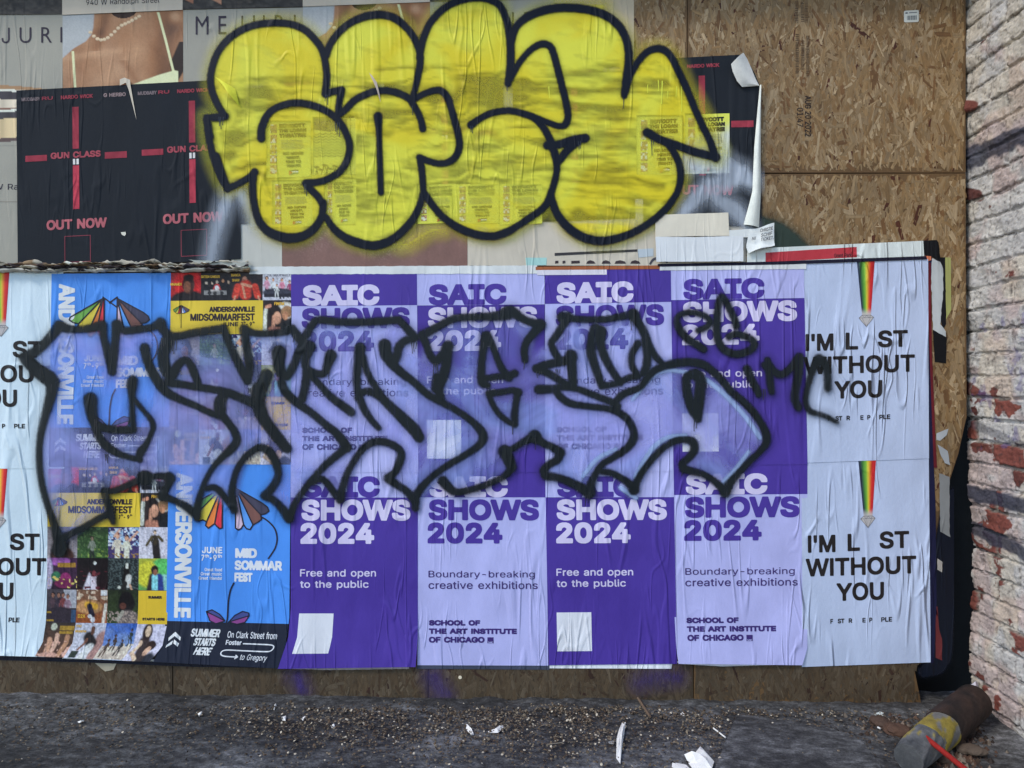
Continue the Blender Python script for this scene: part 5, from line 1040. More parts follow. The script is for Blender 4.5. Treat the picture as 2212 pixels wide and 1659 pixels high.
# lower row first (the upper row overlaps it)
art_poster('B', [(0, (629, 1001), (903, 1001), 0), (0.72, (629, 1316), (903, 1316), 0.0), (0.86, (624, 1377), (903, 1376), 0.006), (1.0, (603, 1441), (899, 1437), 0.016)], -0.0066,
           'dark purple art school poster in the lower row, beside the blue festival poster')
art_poster('A', ar(903, 1179, 1001, 902, 1184, 1436, None, 1437), -0.0058, 'lavender art school poster in the lower row, left of the two')
art_poster('B', ar(1177, 1454, 1001, 1185, 1462, 1436, None, 1433), -0.0066, 'dark purple art school poster in the lower row, right of the two')
art_poster('A', [(0, (1454, 996), (1743, 994), 0), (0.75, (1456, 1322), (1743, 1320), 0.0), (0.93, (1460, 1402), (1742, 1400), 0.006), (1.0, (1464, 1431), (1730, 1434), 0.012)], -0.0058,
           'lavender art school poster in the lower row, right of the two, beside the white poster')
art_poster('A', ar(630, 901, 590, 630, 904, 1001 + 19, 587, 1001 + 19), -0.0090, 'purple-banded lavender art school poster in the upper row, left of the two')
art_poster('B', ar(901, 1176, 588, 904, 1178, 1020, 585, 1020), -0.0082, 'lavender-banded purple art school poster in the upper row, left of the two')
art_poster('A', ar(1177, 1448, 584, 1178, 1454, 1020, 579, 1018), -0.0090, 'purple-banded lavender art school poster in the upper row, right of the two')
art_poster('B', ar(1448, 1735, 577, 1454, 1743, 1005, 572, 1003), -0.0082, 'lavender-banded purple art school poster in the upper row, right of the two')

# ---- white posters with the coloured beam and the gem
WPC, WPL = C(166, 184, 220), C(188, 211, 242)
def gem_poster(paper, dy, rows_fn, y, label, gem=True):
    """local coordinates: photo pixels of the upper right copy less (1725, 562)"""
    rows = rows_fn
    root = thing('gem_poster', wall_loc((rows[-1][1][0] + rows[-1][2][0]) / 2, rows[-1][1][1], y), label, 'poster', 'white posters with a coloured beam and a gem')
    s = Sheet(280.0, 436.0, rows, y, root, M_WHEAT)
    s.rect('sheet', 0, 0, 280, 436, paper, 0)
    ramp_t = np.array([0, .12, .25, .42, .55, .68, .8, 1.0])
    ramp_c = np.array([C(*c)[:3] for c in ((34, 38, 70), (40, 60, 66), (62, 120, 56), (110, 170, 60), (196, 186, 60), (206, 110, 50), (190, 40, 44), (170, 34, 44))])
    nx, ny = 24, 28
    V, Cc = [], []
    for j in range(ny + 1):
        t = j / ny
        xl = 125 + (136 - 125) * t; xr = 164 + (155 - 164) * t; yy = 0.5 + t * 120
        for i in range(nx + 1):
            u = i / nx
            V.append(s.at(xl + (xr - xl) * u, yy, 0.0007))
            c = np.array([np.interp(u, ramp_t, ramp_c[:, k]) for k in range(3)])
            f = sstep(0.86, 1.0, t); c = c * (1 - f) + np.array(C(176, 178, 186)[:3]) * f
            Cc.append(list(c) + [1])
    mesh('coloured_beam', V, grid_faces(nx, ny), M_WHEAT, root, vcol=Cc)
    s.polys('gem', [[(129, 126), (136, 120), (155, 120), (161, 125), (145, 145)]], C(168, 170, 178), 0.0009)
    s.strokes('gem_facets', [[(129, 126, .45), (136, 120, .45), (155, 120, .45), (161, 125, .45), (145, 145, .45), (129, 126, .45)], [(129, 126, .35), (161, 125, .35)],
                             [(136, 126, .3), (145, 145, .3), (154, 125, .3)], [(136, 120, .3), (141, 126, .3), (146, 120, .3), (151, 126, .3), (155, 120, .3)]], C(92, 94, 104), 0.0013, 0.55)
    K = C(30, 26, 28)
    s.text('slogan', "I'M", 13, 158, 73.5, 195, K, 8.0)
    s.text('slogan', 'L', 100, 157, 127, 194, K, 8.0)
    s.text('slogan', 'ST', 170, 153.5, 235, 191, K, 8.0)
    s.text('slogan', 'WITHOUT', 8, 207, 250, 246, K, 8.0)
    s.text('slogan', 'YOU', 75, 261, 179, 300, K, 8.0)
    for t, a, b in (('F', 61, 67), ('ST', 77, 92), ('R', 101, 109), ('E', 131, 138), ('P', 146, 153), ('PLE', 172, 196)):
        s.text('band_name', t, a, 337, b, 347, K, 2.3)
    return s
gem_poster(WPC, 0, ar(1730, 2005, 996, 1731, 2009, 1440, 990, 1430, [(0.9, (1732, 1394), (2008, 1384), 0.004)]), -0.0050, 'white gem poster in the lower row at the right end')
gem_poster(WPC, 0, [(0, (1725, 564), (2003, 560), 0.0), (1.0, (1727, 1000), (2005, 990), 0.0)], -0.0072, 'white gem poster in the upper row at the right end')
gem_poster(WPL, 0, [(0, (-143, 1000), (134, 1000), 0), (0.72, (-145, 1308), (130, 1310), 0), (0.88, (-152, 1376), (124, 1382), 0.006), (1.0, (-180, 1408), (106, 1416), 0.014)], -0.0060,
           'white gem poster in the lower row at the left edge, cut off by the frame')
gem_poster(WPL, 0, [(0, (-141, 583), (139, 588), 0), (1.0, (-138, 1012), (141, 1012), 0)], -0.0078, 'white gem poster in the upper row at the left edge, cut off by the frame')

# ---- festival posters: blue flower poster
BLU = C(70, 136, 230)
NAV = C(30, 36, 54)
def flower_poster(rows, y, label):
    """local: photo pixels of the upper copy less (115, 590)"""
    root = thing('flower_festival_poster', wall_loc((rows[-1][1][0] + rows[-1][2][0]) / 2, rows[-1][1][1], y), label, 'poster', 'blue festival posters with a flower')
    s = Sheet(258.0, 430.0, rows, y, root, M_PRINT)
    s.rect('sheet', 0, 0, 258, 430, BLU, 0)
    s.rect('bottom_band', 0, 343, 258, 430, NAV, 0.0005)
    vtext(s, 'town_name', 'ANDERSONVILLE', 16, 23, 52, 336, C(204, 212, 224), 9.0)
    pet = [([(112, 56), (54, 90), (42, 97), (40, 103), (48, 109), (60, 112)], (104, 162, 80)), ([(112, 56), (60, 112), (58, 120), (66, 127), (74, 124), (82, 128)], (228, 190, 74)),
           ([(112, 56), (82, 128), (80, 136), (86, 142), (96, 134), (99, 132)], (222, 118, 62)), ([(112, 56), (99, 132), (104, 138), (110, 143), (115, 141), (115, 56)], (196, 56, 72)),
           ([(143, 56), (143, 141), (149, 145), (155, 142), (160, 133)], (196, 178, 206)), ([(143, 56), (160, 133), (166, 142), (174, 144), (180, 134)], (84, 146, 230)),
           ([(143, 56), (180, 134), (190, 128), (198, 122), (196, 112)], (110, 78, 76)), ([(143, 56), (196, 112), (206, 110), (213, 104), (210, 96), (200, 88)], (62, 62, 84))]
    s.polys('flower', [p for p, c in pet], [C(*c) for p, c in pet], 0.0006)
    s.strokes('flower_outline', [[(x, y_, 1.5) for x, y_ in p + [p[0]]] for p, c in pet] + [[(112, 53, 1.5), (143, 76, 1.5)], [(143, 53, 1.5), (126, 66, 1.5)]] +
              [smooth_line([(193, 110 + 4, 1.6), (210, 119, 1.6), (222, 122 - 2, 1.6), (228, 140, 1.6)]) if False else smooth_line([(200, 118, 1.6), (213, 127, 1.6), (226, 142, 1.6), (231, 162, 1.6), (228, 180, 1.6), (222, 192, 1.6), (213, 205, 1.6)], 5)], C(40, 40, 54), 0.0018, 1.0)
    s.strokes('stem', [smooth_line([(141, 259, 1.7), (134, 275, 1.7), (130, 300, 1.7), (129, 325, 1.7), (128, 342, 1.7)], 4)], C(36, 38, 56), 0.0018)
    lf = [([(84, 321), (96, 317), (112, 326), (124, 340)], (64, 76, 140)), ([(84, 321), (124, 340), (106, 346), (92, 340)], (132, 70, 140)),
          ([(132, 342), (144, 328), (160, 319), (173, 322), (174, 328)], (64, 76, 140)), ([(132, 342), (174, 328), (166, 342), (150, 346)], (132, 70, 140))]
    s.polys('leaf', [p for p, c in lf], [C(*c) for p, c in lf], 0.0010)
    s.strokes('leaf_outline', [[(x, y_, 1.2) for x, y_ in p + [p[0]]] for p, c in lf], C(36, 38, 56), 0.0019)
    W_ = C(212, 220, 230)
    s.text('date_line', 'JUNE', 73, 182, 116, 196, W_, 3.0)
    s.text('date_line', '7', 72, 199, 78.5, 212, W_, 2.6); s.text('date_line', 'th', 80, 198, 88, 205, W_, 1.5)
    s.text('date_line', '-', 90, 205, 94.5, 208, W_, 2.4); s.text('date_line', '9', 97, 199, 104.5, 212, W_, 2.6); s.text('date_line', 'th', 106, 198, 115.5, 205, W_, 1.5)
    for t, a, b in (('Great food', 79, 116), ('Great music', 71, 116), ('Great friends!', 67, 116)):
        k = ('Great food', 'Great music', 'Great friends!').index(t)
        s.text('small_line', t, a, 227 + 9.2 * k, b, 234.5 + 9.2 * k, C(190, 206, 232), 1.4)
    s.text('event_name', 'MID', 143, 184, 189, 205, W_, 5.6)
    s.text('event_name', 'SOMMAR', 142, 210, 242, 231, W_, 5.2)
    s.text('event_name', 'FEST', 142, 236, 180, 256, W_, 5.2)
    s.text('tagline', 'SUMMER', 57, 357, 118, 374, C(216, 220, 226), 3.6, slant=0.16)
    s.text('tagline', 'STARTS', 66, 376, 112, 392, C(216, 220, 226), 3.6, slant=0.16)
    s.text('tagline', 'HERE', 74, 395, 110, 411, C(216, 220, 226), 3.6, slant=0.16)
    s.polys('arrow_logo', [[(12, 378), (24, 365), (37, 376), (37, 383), (24, 374), (12, 385)], [(12, 393), (22, 383), (22, 391), (12, 399)], [(24, 381), (36, 389), (36, 396), (24, 389)]], C(216, 220, 226), 0.0011)
    s.text('street_line', 'On Clark Street from', 134, 360, 238, 374, W_, 2.0)
    s.text('street_line', 'Foster', 133, 378, 166, 388, W_, 2.0)
    s.text('street_line', 'to Gregory', 173, 405, 229, 420, W_, 2.0)
    s.strokes('route_line', [smooth_line([(170, 384.5, 1.2), (200, 384.5, 1.2), (228, 385, 1.2), (235, 389, 1.2), (232, 396, 1.2), (220, 398.5, 1.2), (170, 398.5, 1.2), (140, 398.5, 1.2), (131, 402, 1.2), (132, 408, 1.2), (141, 411, 1.2), (160, 411.5, 1.2), (167, 411.5, 1.2)], 4),
                             [(163, 408, 1.1), (168, 411.5, 1.1), (163, 415, 1.1)]], W_, 0.0012)
    return s

# ---- band line-up poster: pictures in a grid
def tile_fn(bgA, bgB, shapes, x0, y0, w, h, seed, grain=0.25):
    a, b = np.array(C(*bgA)[:3]), np.array(C(*bgB)[:3])
    def fn(X, Y):
        u, v = (X - x0) / w, (Y - y0) / h
        n = fbm(u * 5, v * 5, seed, 4)
        t = np.clip(v + (n - 0.5) * 0.7, 0, 1)[:, None]
        c = a * (1 - t) + b * t
        for sh in shapes:
            k = sh[0]
            if k == 'e':
                d = np.hypot((u - sh[1]) / sh[3], (v - sh[2]) / sh[4]) - 1
                m = sstep(0.16, -0.10, d + (n - .5) * .15)
                col = np.array(C(*sh[5])[:3]) * (0.75 + 0.5 * n)[:, None]
            elif k == 'l':
                p = np.stack([u, v], 1)
                d = seg_dist(p, np.array([sh[1:3]], float), np.array([sh[3:5]], float))
                m = sstep(sh[5] * 1.25, sh[5] * 0.75, d)
                col = np.array(C(*sh[6])[:3]) * (0.75 + 0.5 * n)[:, None]
            elif k == 'r':
                m = ((u > sh[1]) & (u < sh[3]) & (v > sh[2]) & (v < sh[4])).astype(float)
                col = np.array(C(*sh[5])[:3]) * np.ones((len(u), 1))
            elif k == 's':                            # scattered flecks
                m = (vnoise(u * sh[1], v * sh[1], seed + 5) > sh[2]).astype(float) * ((v > sh[4]) & (v < sh[5]))
                col = np.array(C(*sh[3])[:3]) * np.ones((len(u), 1))
            c = c * (1 - m[:, None]) + col * m[:, None]
        g = fbm(u * 24, v * 24, seed + 50, 3)
        return np.clip(c * (0.35 + 1.1 * g)[:, None], 0.003, 0.86)
    return fn
SKN, SKD, HAIR, BLKc, WHc = (196, 150, 124), (112, 72, 56), (44, 32, 30), (30, 30, 36), (216, 214, 220)
def person(cx, top, hgt, skin, hair, shirt, leg, lean=0.0):
    """a small printed figure: legs, arms, body, head, hair"""
    h = hgt
    return [('l', cx - .03, top + .55 * h, cx - .05 + lean, top + h, .035 * h / .8, leg), ('l', cx + .03, top + .55 * h, cx + .06 + lean, top + h, .035 * h / .8, leg),
            ('l', cx, top + .28 * h, cx + .01, top + .55 * h, .085 * h, shirt), ('l', cx - .07 * h, top + .24 * h, cx - .16 * h, top + .5 * h, .03 * h, shirt),
            ('l', cx + .07 * h, top + .24 * h, cx + .15 * h, top + .46 * h, .03 * h, shirt), ('e', cx, top + .08 * h, .075 * h, .095 * h, hair), ('e', cx, top + .105 * h, .055 * h, .075 * h, skin)]
TILES = [
    # x0, y0, x1, y1, background top, bottom, shapes
    (0, 0, 66, 61, (150, 40, 46), (176, 44, 48), [('e', .55, .36, .42, .5, (196, 40, 44)), ('e', .62, 1.05, .62, .4, (34, 30, 34)), ('e', .6, .42, .19, .32, (64, 42, 40)), ('e', .56, .5, .11, .2, (120, 80, 64)), ('e', .6, .18, .17, .12, (40, 28, 28))]),
    (66, 0, 131, 61, (44, 40, 44), (36, 36, 42), person(.18, .3, .7, (210, 190, 176), HAIR, BLKc, BLKc) + person(.36, .32, .6, (200, 176, 160), HAIR, BLKc, BLKc) + person(.72, .22, .8, (176, 130, 100), HAIR, BLKc, BLKc) + person(.9, .28, .7, (206, 180, 160), HAIR, BLKc, BLKc) + person(.52, .26, .72, (212, 190, 176), HAIR, (186, 60, 64), BLKc) + [('e', .52, .56, .07, .1, WHc), ('r', .1, .64, .84, .8, (124, 128, 134)), ('e', .28, .72, .06, .07, (50, 52, 58)), ('e', .46, .73, .06, .07, (54, 56, 60)), ('e', .68, .73, .06, .07, (40, 42, 46)), ('r', .3, .6, .6, .66, (170, 172, 176))]),
    (131, 0, 197, 61, (48, 42, 46), (40, 36, 40), [('e', .45, .3, .17, .2, (54, 44, 42)), ('e', .42, .26, .08, .11, (186, 132, 112)), ('l', .45, .45, .45, .8, .18, (186, 62, 50)), ('l', .2, .5, .12, .85, .1, (190, 64, 52)), ('l', .75, .5, .84, .85, .1, (186, 62, 50)), ('l', .34, .42, .62, .5, .05, (190, 140, 118)), ('l', .36, .5, .44, .9, .035, (190, 140, 118)), ('l', .12, .85, .08, 1.0, .03, (190, 140, 118)), ('l', .86, .86, .9, 1.0, .03, (190, 140, 118))]),
    (197, 0, 259, 61, (190, 198, 216), (176, 184, 206), person(.14, .16, .7, SKN, HAIR, (206, 150, 180), BLKc) + person(.36, .22, .6, SKN, HAIR, WHc, BLKc) + person(.66, .22, .7, SKN, HAIR, (204, 130, 160), BLKc) + person(.92, .3, .6, SKN, HAIR, (150, 70, 110), BLKc) + [('e', .5, .72, .5, .14, (56, 60, 76)), ('r', .05, .78, 1, .9, (38, 40, 52))] + person(.48, .42, .5, SKN, HAIR, WHc, WHc)),
    (198, 61, 259, 134, (44, 40, 44), (52, 42, 42), [('l', .1, .3, .06, .9, .07, (228, 216, 206)), ('e', .8, .3, .3, .24, (212, 206, 206)), ('e', .42, .5, .28, .36, (36, 30, 32)), ('e', .84, .34, .2, .17, (150, 118, 88)), ('e', .78, .46, .1, .12, (190, 140, 110)), ('e', .5, .52, .13, .18, (196, 150, 128)), ('l', .38, .5, .36, .95, .06, (190, 142, 120)), ('l', .3, .92, .7, .95, .13, (170, 120, 104)), ('e', .9, .85, .28, .25, (28, 30, 36)), ('l', .12, .2, .25, .16, .05, (196, 140, 120))]),
    (0, 134, 64, 201, (112, 108, 118), (150, 148, 160), [('e', .5, .5, .24, .34, (40, 36, 40)), ('e', .5, .94, .4, .3, (70, 46, 42)), ('e', .5, .56, .12, .18, SKD)]),
    (64, 134, 130, 201, (44, 62, 44), (50, 84, 44), [('s', 22, .6, (70, 98, 62), 0, 1), ('s', 14, .72, (110, 140, 70), .7, 1)] + person(.48, .3, .75, (120, 110, 96), HAIR, (118, 130, 122), (40, 48, 46))),
    (130, 134, 196, 201, (46, 42, 96), (70, 60, 110), [('s', 15, .55, (150, 186, 226), 0, .6), ('s', 19, .7, (232, 238, 246), 0, .65)] + person(.3, .2, 1.0, (206, 160, 140), (120, 60, 40), (216, 200, 190), (222, 214, 204), .02) + person(.6, .26, .95, (206, 160, 140), (52, 32, 30), (220, 208, 196), (220, 210, 200)) + [('l', .2, .3, .36, .08, .03, (206, 160, 140)), ('l', .68, .44, .95, .16, .035, (206, 160, 140)), ('s', 18, .62, (150, 124, 70), .84, 1)]),
    (196, 134, 259, 201, (184, 190, 212), (196, 200, 220), [('l', .56, .5, .62, 1.0, .13, (34, 30, 32))] + person(.54, .1, .75, (214, 180, 160), (30, 26, 28), (56, 50, 40), (34, 30, 32)) + [('l', .44, .3, .26, .58, .045, (80, 74, 52)), ('l', .66, .3, .8, .44, .045, (80, 74, 52))]),
    (0, 201, 64, 269, (64, 40, 72), (40, 28, 44), [('e', .35, .1, .4, .14, (150, 90, 170)), ('e', .06, .5, .14, .5, (170, 166, 200)), ('e', .3, .6, .16, .16, (50, 110, 84)), ('e', .62, .66, .18, .18, (140, 50, 110)), ('e', .56, .8, .3, .16, (110, 40, 84)), ('s', 16, .78, (232, 190, 110), .6, .95), ('r', .34, .17, .95, .3, (150, 118, 50))]),
    (64, 201, 130, 269, (22, 18, 22), (34, 20, 26), [('l', .5, .55, .34, 1.0, .13, (206, 202, 222)), ('l', .5, .5, .56, 1.0, .09, (200, 196, 216)), ('e', .5, .36, .1, .2, (26, 22, 26)), ('e', .55, .5, .07, .1, (110, 52, 60)), ('e', .58, .16, .05, .05, (222, 214, 214)), ('s', 14, .74, (84, 34, 46), .4, 1)]),
    (130, 201, 196, 269, (34, 42, 46), (30, 36, 40), [('s', 30, .55, (70, 84, 88), 0, 1), ('l', .62, .3, .56, .75, .1, (24, 22, 24)), ('e', .62, .24, .05, .09, (222, 212, 206)), ('l', .68, .6, .64, .84, .09, (214, 210, 214)), ('l', .72, .84, .78, 1.0, .03, (196, 160, 140)), ('e', .37, .92, .05, .05, (200, 216, 210)), ('l', .56, .8, .5, 1.0, .08, (36, 36, 38))]),
    (196, 201, 259, 269, (150, 162, 60), (90, 160, 90), [('e', .8, .4, .4, .4, (86, 180, 100)), ('e', .3, .5, .36, .4, (186, 190, 60)), ('e', .9, .8, .26, .3, (130, 190, 190)), ('l', .5, .6, .42, 1.0, .15, (44, 36, 44)), ('l', .68, .62, .72, 1.0, .15, (40, 56, 130)), ('l', .55, .58, .55, 1.0, .1, (120, 196, 212)), ('e', .54, .36, .12, .14, (34, 26, 28)), ('e', .56, .44, .07, .1, (130, 90, 74))]),
    (0, 269, 64, 341, (70, 66, 76), (44, 42, 54), [('r', .55, .02, 1.0, .56, (160, 168, 184))] + person(.2, .1, .8, (150, 110, 96), HAIR, (70, 56, 66), (44, 38, 48)) + person(.4, .1, .8, (150, 110, 96), HAIR, (52, 46, 60), (44, 38, 48)) + person(.55, .1, .8, (150, 110, 96), HAIR, (110, 60, 64), (44, 38, 48)) + person(.7, .14, .8, (150, 110, 96), HAIR, (130, 110, 130), (44, 38, 48)) + [('e', .45, .75, .5, .22, (46, 40, 52)), ('r', .82, .6, 1, 1, (50, 76, 110)), ('r', 0, .66, .18, .72, (150, 124, 48)), ('r', 0, .9, .26, .96, (150, 124, 48))]),
    (64, 269, 130, 341, (110, 84, 70), (140, 76, 40), [('s', 12, .55, (190, 176, 160), 0, .3), ('r', .78, .02, 1, .18, (206, 214, 224)), ('e', .4, .52, .42, .2, (176, 136, 96)), ('l', .35, .45, .6, .5, .1, (206, 160, 60)), ('l', .42, .5, .52, .76, .09, (34, 32, 50)), ('e', .44, .8, .06, .06, (222, 222, 224)), ('e', .54, .9, .07, .08, (226, 226, 228)), ('l', .95, .45, .88, 1, .05, (206, 200, 196))]),
    (130, 269, 196, 341, (34, 40, 34), (52, 70, 38), [('s', 10, .66, (46, 58, 40), 0, 1), ('e', .62, .4, .26, .36, (22, 20, 24)), ('e', .5, .48, .1, .1, (84, 52, 46)), ('e', .7, .95, .36, .34, (104, 98, 100)), ('s', 26, .6, (150, 140, 136), .64, 1), ('l', .5, .66, .36, .9, .05, (150, 152, 146))]),
    (0, 341, 64, 417, (48, 42, 40), (90, 66, 56), [('e', .3, .12, .1, .1, (170, 180, 170)), ('l', .22, .5, .3, .9, .09, (176, 140, 120)), ('l', .45, .36, .45, .8, .07, (190, 160, 146)), ('l', .8, .4, .76, .9, .08, (160, 124, 100)), ('e', .4, .95, .3, .1, (186, 150, 140)), ('r', .5, .1, .98, .2, (150, 124, 50)), ('r', .5, .24, .95, .32, (150, 124, 50)), ('s', 14, .7, (196, 160, 150), .5, 1)]),
    (64, 341, 130, 417, (170, 180, 204), (190, 198, 218), [('e', 1.0, .7, .3, .5, (150, 120, 120)), ('l', .5, .4, .62, .55, .17, (38, 34, 38)), ('l', .62, .7, .56, 1.0, .14, (206, 212, 220)), ('e', .6, .2, .07, .12, (90, 62, 52)), ('l', .45, .45, .3, .74, .04, (110, 76, 64)), ('r', .12, .8, .36, 1.0, (46, 58, 54))]),
    (130, 341, 196, 417, (52, 92, 180), (140, 170, 214), [('r', 0, .62, 1, 1, (176, 170, 164)), ('s', 9, .6, (204, 198, 190), .55, 1)] + person(.18, .42, .5, (90, 70, 62), HAIR, (70, 56, 50), (80, 64, 58)) + person(.38, .3, .45, (90, 70, 62), HAIR, (60, 50, 50), (60, 50, 50)) + person(.62, .42, .45, (90, 70, 62), HAIR, (50, 50, 54), (50, 50, 54)) + person(.86, .14, .45, (90, 70, 62), HAIR, (50, 60, 56), (44, 52, 50))),
    (196, 341, 259, 417, (184, 190, 222), (196, 200, 228), [('l', .8, .95, 1.0, 1.05, .2, (40, 44, 56)), ('l', .36, .5, .5, .9, .19, (54, 46, 48)), ('l', .24, .5, .14, .78, .06, (214, 180, 160)), ('l', .14, .78, .4, .96, .05, (214, 180, 160)), ('e', .4, .22, .16, .22, (40, 30, 32)), ('e', .42, .2, .09, .14, (216, 184, 164)), ('e', .62, .58, .16, .14, (48, 36, 34)), ('e', .6, .72, .1, .12, (206, 168, 148))]),
]
def lineup_poster(rows, y, label):
    root = thing('band_lineup_poster', wall_loc((rows[-1][1][0] + rows[-1][2][0]) / 2, rows[-1][1][1], y), label, 'poster', 'festival posters made of band pictures')
    s = Sheet(259.0, 417.0, rows, y, root, M_PRINT)
    s.rect('sheet', 0, 0, 259, 417, C(60, 58, 66), 0)
    for k, (x0, y0, x1, y1, a, b, sh) in enumerate(TILES):
        s.raster('band_picture', x0, y0, x1, y1, tile_fn(a, b, sh, x0, y0, x1 - x0, y1 - y0, 100 + k), 0.0006, 1.9)
    s.rect('yellow_banner', 0, 61, 198, 134, C(226, 182, 62), 0.0008)
    K = C(46, 36, 44)
    s.text('town_name', 'ANDERSONVILLE', 84, 74, 181, 86, K, 3.0, 0.0016)
    s.text('event_name', 'MIDSOMMARFEST', 44, 89, 181, 105, K, 3.4, 0.0016)
    s.text('date_line', 'JUNE', 110, 108, 146, 117, K, 2.0, 0.0016); s.text('date_line', '7', 152, 108, 156, 117, K, 1.8, 0.0016); s.text('date_line', '-', 163, 112, 166, 114, K, 1.4, 0.0016); s.text('date_line', '9', 170, 108, 175, 117, K, 1.8, 0.0016)
    s.text('date_line', 'th', 157, 106.5, 161.5, 110.5, K, 0.9, 0.0016); s.text('date_line', 'th', 176, 106.5, 181, 110.5, K, 0.9, 0.0016)
    pt = [([(23, 71), (8, 80), (10, 85), (13, 86)], (96, 140, 70)), ([(23, 71), (13, 86), (15, 89), (17, 89)], (226, 190, 70)), ([(23, 71), (17, 89), (19, 89), (22, 88), (23.5, 88)], (180, 70, 66)),
          ([(26, 71), (26, 88), (28, 88), (31, 88)], (206, 206, 226)), ([(26, 71), (31, 88), (35, 86)], (96, 140, 220)), ([(26, 71), (35, 86), (40, 84), (42, 80)], (84, 74, 84))]
    s.polys('flower_emblem', [p for p, c in pt], [C(*c) for p, c in pt], 0.0013)
    s.strokes('flower_outline', [[(x, y_, .5) for x, y_ in p + [p[0]]] for p, c in pt] + [[(24.5, 70, .6), (24.5, 120, .6)]], K, 0.0021, 0.6)
    YC = C(196, 160, 60)
    for t, x0, y0, x1, y1, b in (('NNAMDI', 1, 22, 25, 28, 1.4), ('SIXTEEN CANDLES', 66, 6, 106, 12, 1.3), ('BIANCA', 130, 3, 150, 9, 1.3), ('SHAW', 132, 14, 148, 20, 1.3), ('FINOM', 222, 65, 243, 72, 1.5), ('D2X', 68, 322, 84, 330, 1.6),
                                 ('COLE', 66, 345, 78, 350, 1.0), ('DEGENOVA', 66, 356, 90, 361, 1.0)):
        s.text('band_name', t, x0, y0, x1, y1, YC, b, 0.0016)
    s.text('band_name', 'TOO MUCH MOLLY', 206, 3.5, 256, 9.5, C(120, 124, 140), 1.2, 0.0016)
    s.rect('yellow_tile', 196, 270, 259, 342, C(222, 176, 54), 0.0010)
    s.text('tagline', 'SUMMER', 217, 281, 246, 287, K, 1.6, 0.0018)
    s.text('tagline', 'STARTS HERE', 206, 328, 254, 334, K, 1.6, 0.0018)
    return s
lineup_poster([(0, (106, 1003), (367, 1003), 0), (0.72, (103, 1303), (364, 1306), 0), (0.82, (102, 1344), (363, 1347), 0.004), (0.92, (98, 1384), (355, 1392), 0.012), (1.0, (84, 1413), (330, 1425), 0.022)], -0.0064,
              'band picture poster in the lower row, left of the blue flower poster')
flower_poster([(0, (366, 998), (629, 998), 0), (0.78, (361, 1332), (626, 1338), 0.002), (0.9, (354, 1384), (618, 1394), 0.008), (1.0, (336, 1426), (603, 1440), 0.016)], -0.0070,
              'blue flower festival poster in the lower row, beside the purple poster')
lineup_poster([(0, (369, 590), (632, 588), 0), (1.0, (366, 1003), (628, 1003), 0)], -0.0084, 'band picture poster in the upper row, between the blue and purple posters')
flower_poster([(0, (114, 592), (371, 590), 0), (1.0, (108, 1008), (367, 1006), 0)], -0.0092, 'blue flower festival poster in the upper row, at the left')

# ---- crumpled torn ridge between the two halves, at the left
def ridge():
    cols = [(44, 42, 50), (96, 78, 62), (172, 172, 164), (70, 62, 66), (120, 104, 84), (196, 198, 196)]
    root = thing('torn_paper_ridge', wall_loc(270, 590, -0.012), 'crumpled torn layers of old posters bulging between the upper and lower rows at the left', 'torn paper')
    for k, (base, amp, col) in enumerate(((571, 5, 2), (577, 5, 1), (582, 4, 0), (586, 3, 5), (579, 4, 3), (574, 5, 4), (583, 3, 2))):
        x = -60 + 40 * k if k > 3 else -60
        x1 = 545 - (k * 60 if k > 4 else 0)
        V, Cc = [], []
        n = 0
        while x < x1:
            mid = base + (vnoise(np.array([x / 37.0]), np.array([k * 3.1]), 5)[0] - .5) * amp * 2.4 + (3 if x > 380 else 0) - 0.008 * x
            th = 0.8 + random.uniform(0, 2.4) + 5.5 * vnoise(np.array([x / 17.0]), np.array([k * 1.7]), 9)[0] ** 2
            out = 0.010 + 0.004 * k + random.uniform(0, .008) + 0.020 * vnoise(np.array([x / 16.0]), np.array([k * 5.7]), 15)[0]
            mid += random.uniform(-1.6, 1.6)
            V += [wall_loc(x, mid - th, -0.010 - out * .4), wall_loc(x + 2, mid, -out - 0.008), wall_loc(x, mid + th * .7, -0.010 - out * .3)]
            t = vnoise(np.array([x / 30.0]), np.array([k * 2.2]), 25)[0]
            c = C(*(cols[col] if t < .62 else cols[(col + 1 + int(x / 50)) % 6]), 0.45 + 0.8 * t)
            Cc += [c, c, c]
            x += random.uniform(2, 9); n += 1
        mesh('torn_layer', V, grid_faces(2, n - 1), M_OLD, root, vcol=Cc)
    V, Cc = [], []
    x = -60; n = 0
    while x < 560:
        V += [wall_loc(x, 586.5 - .006 * x + random.uniform(-.5, .4), -0.014), wall_loc(x, 589.5 - .006 * x + random.uniform(-.3, .3), -0.013)]; Cc += [C(206, 206, 206)] * 2; x += 6; n += 1
    mesh('white_edge', V, grid_faces(1, n - 1), M_OLD, root, vcol=Cc)
ridge()
flat_piece('torn_paper_scrap', [(413, 563), (470, 566), (520, 570), (541, 568), (528, 580), (500, 577), (440, 574)], -0.030, C(150, 158, 158), 'grey curled scrap of paper at the right end of the torn ridge', 'torn paper', jit=.8)

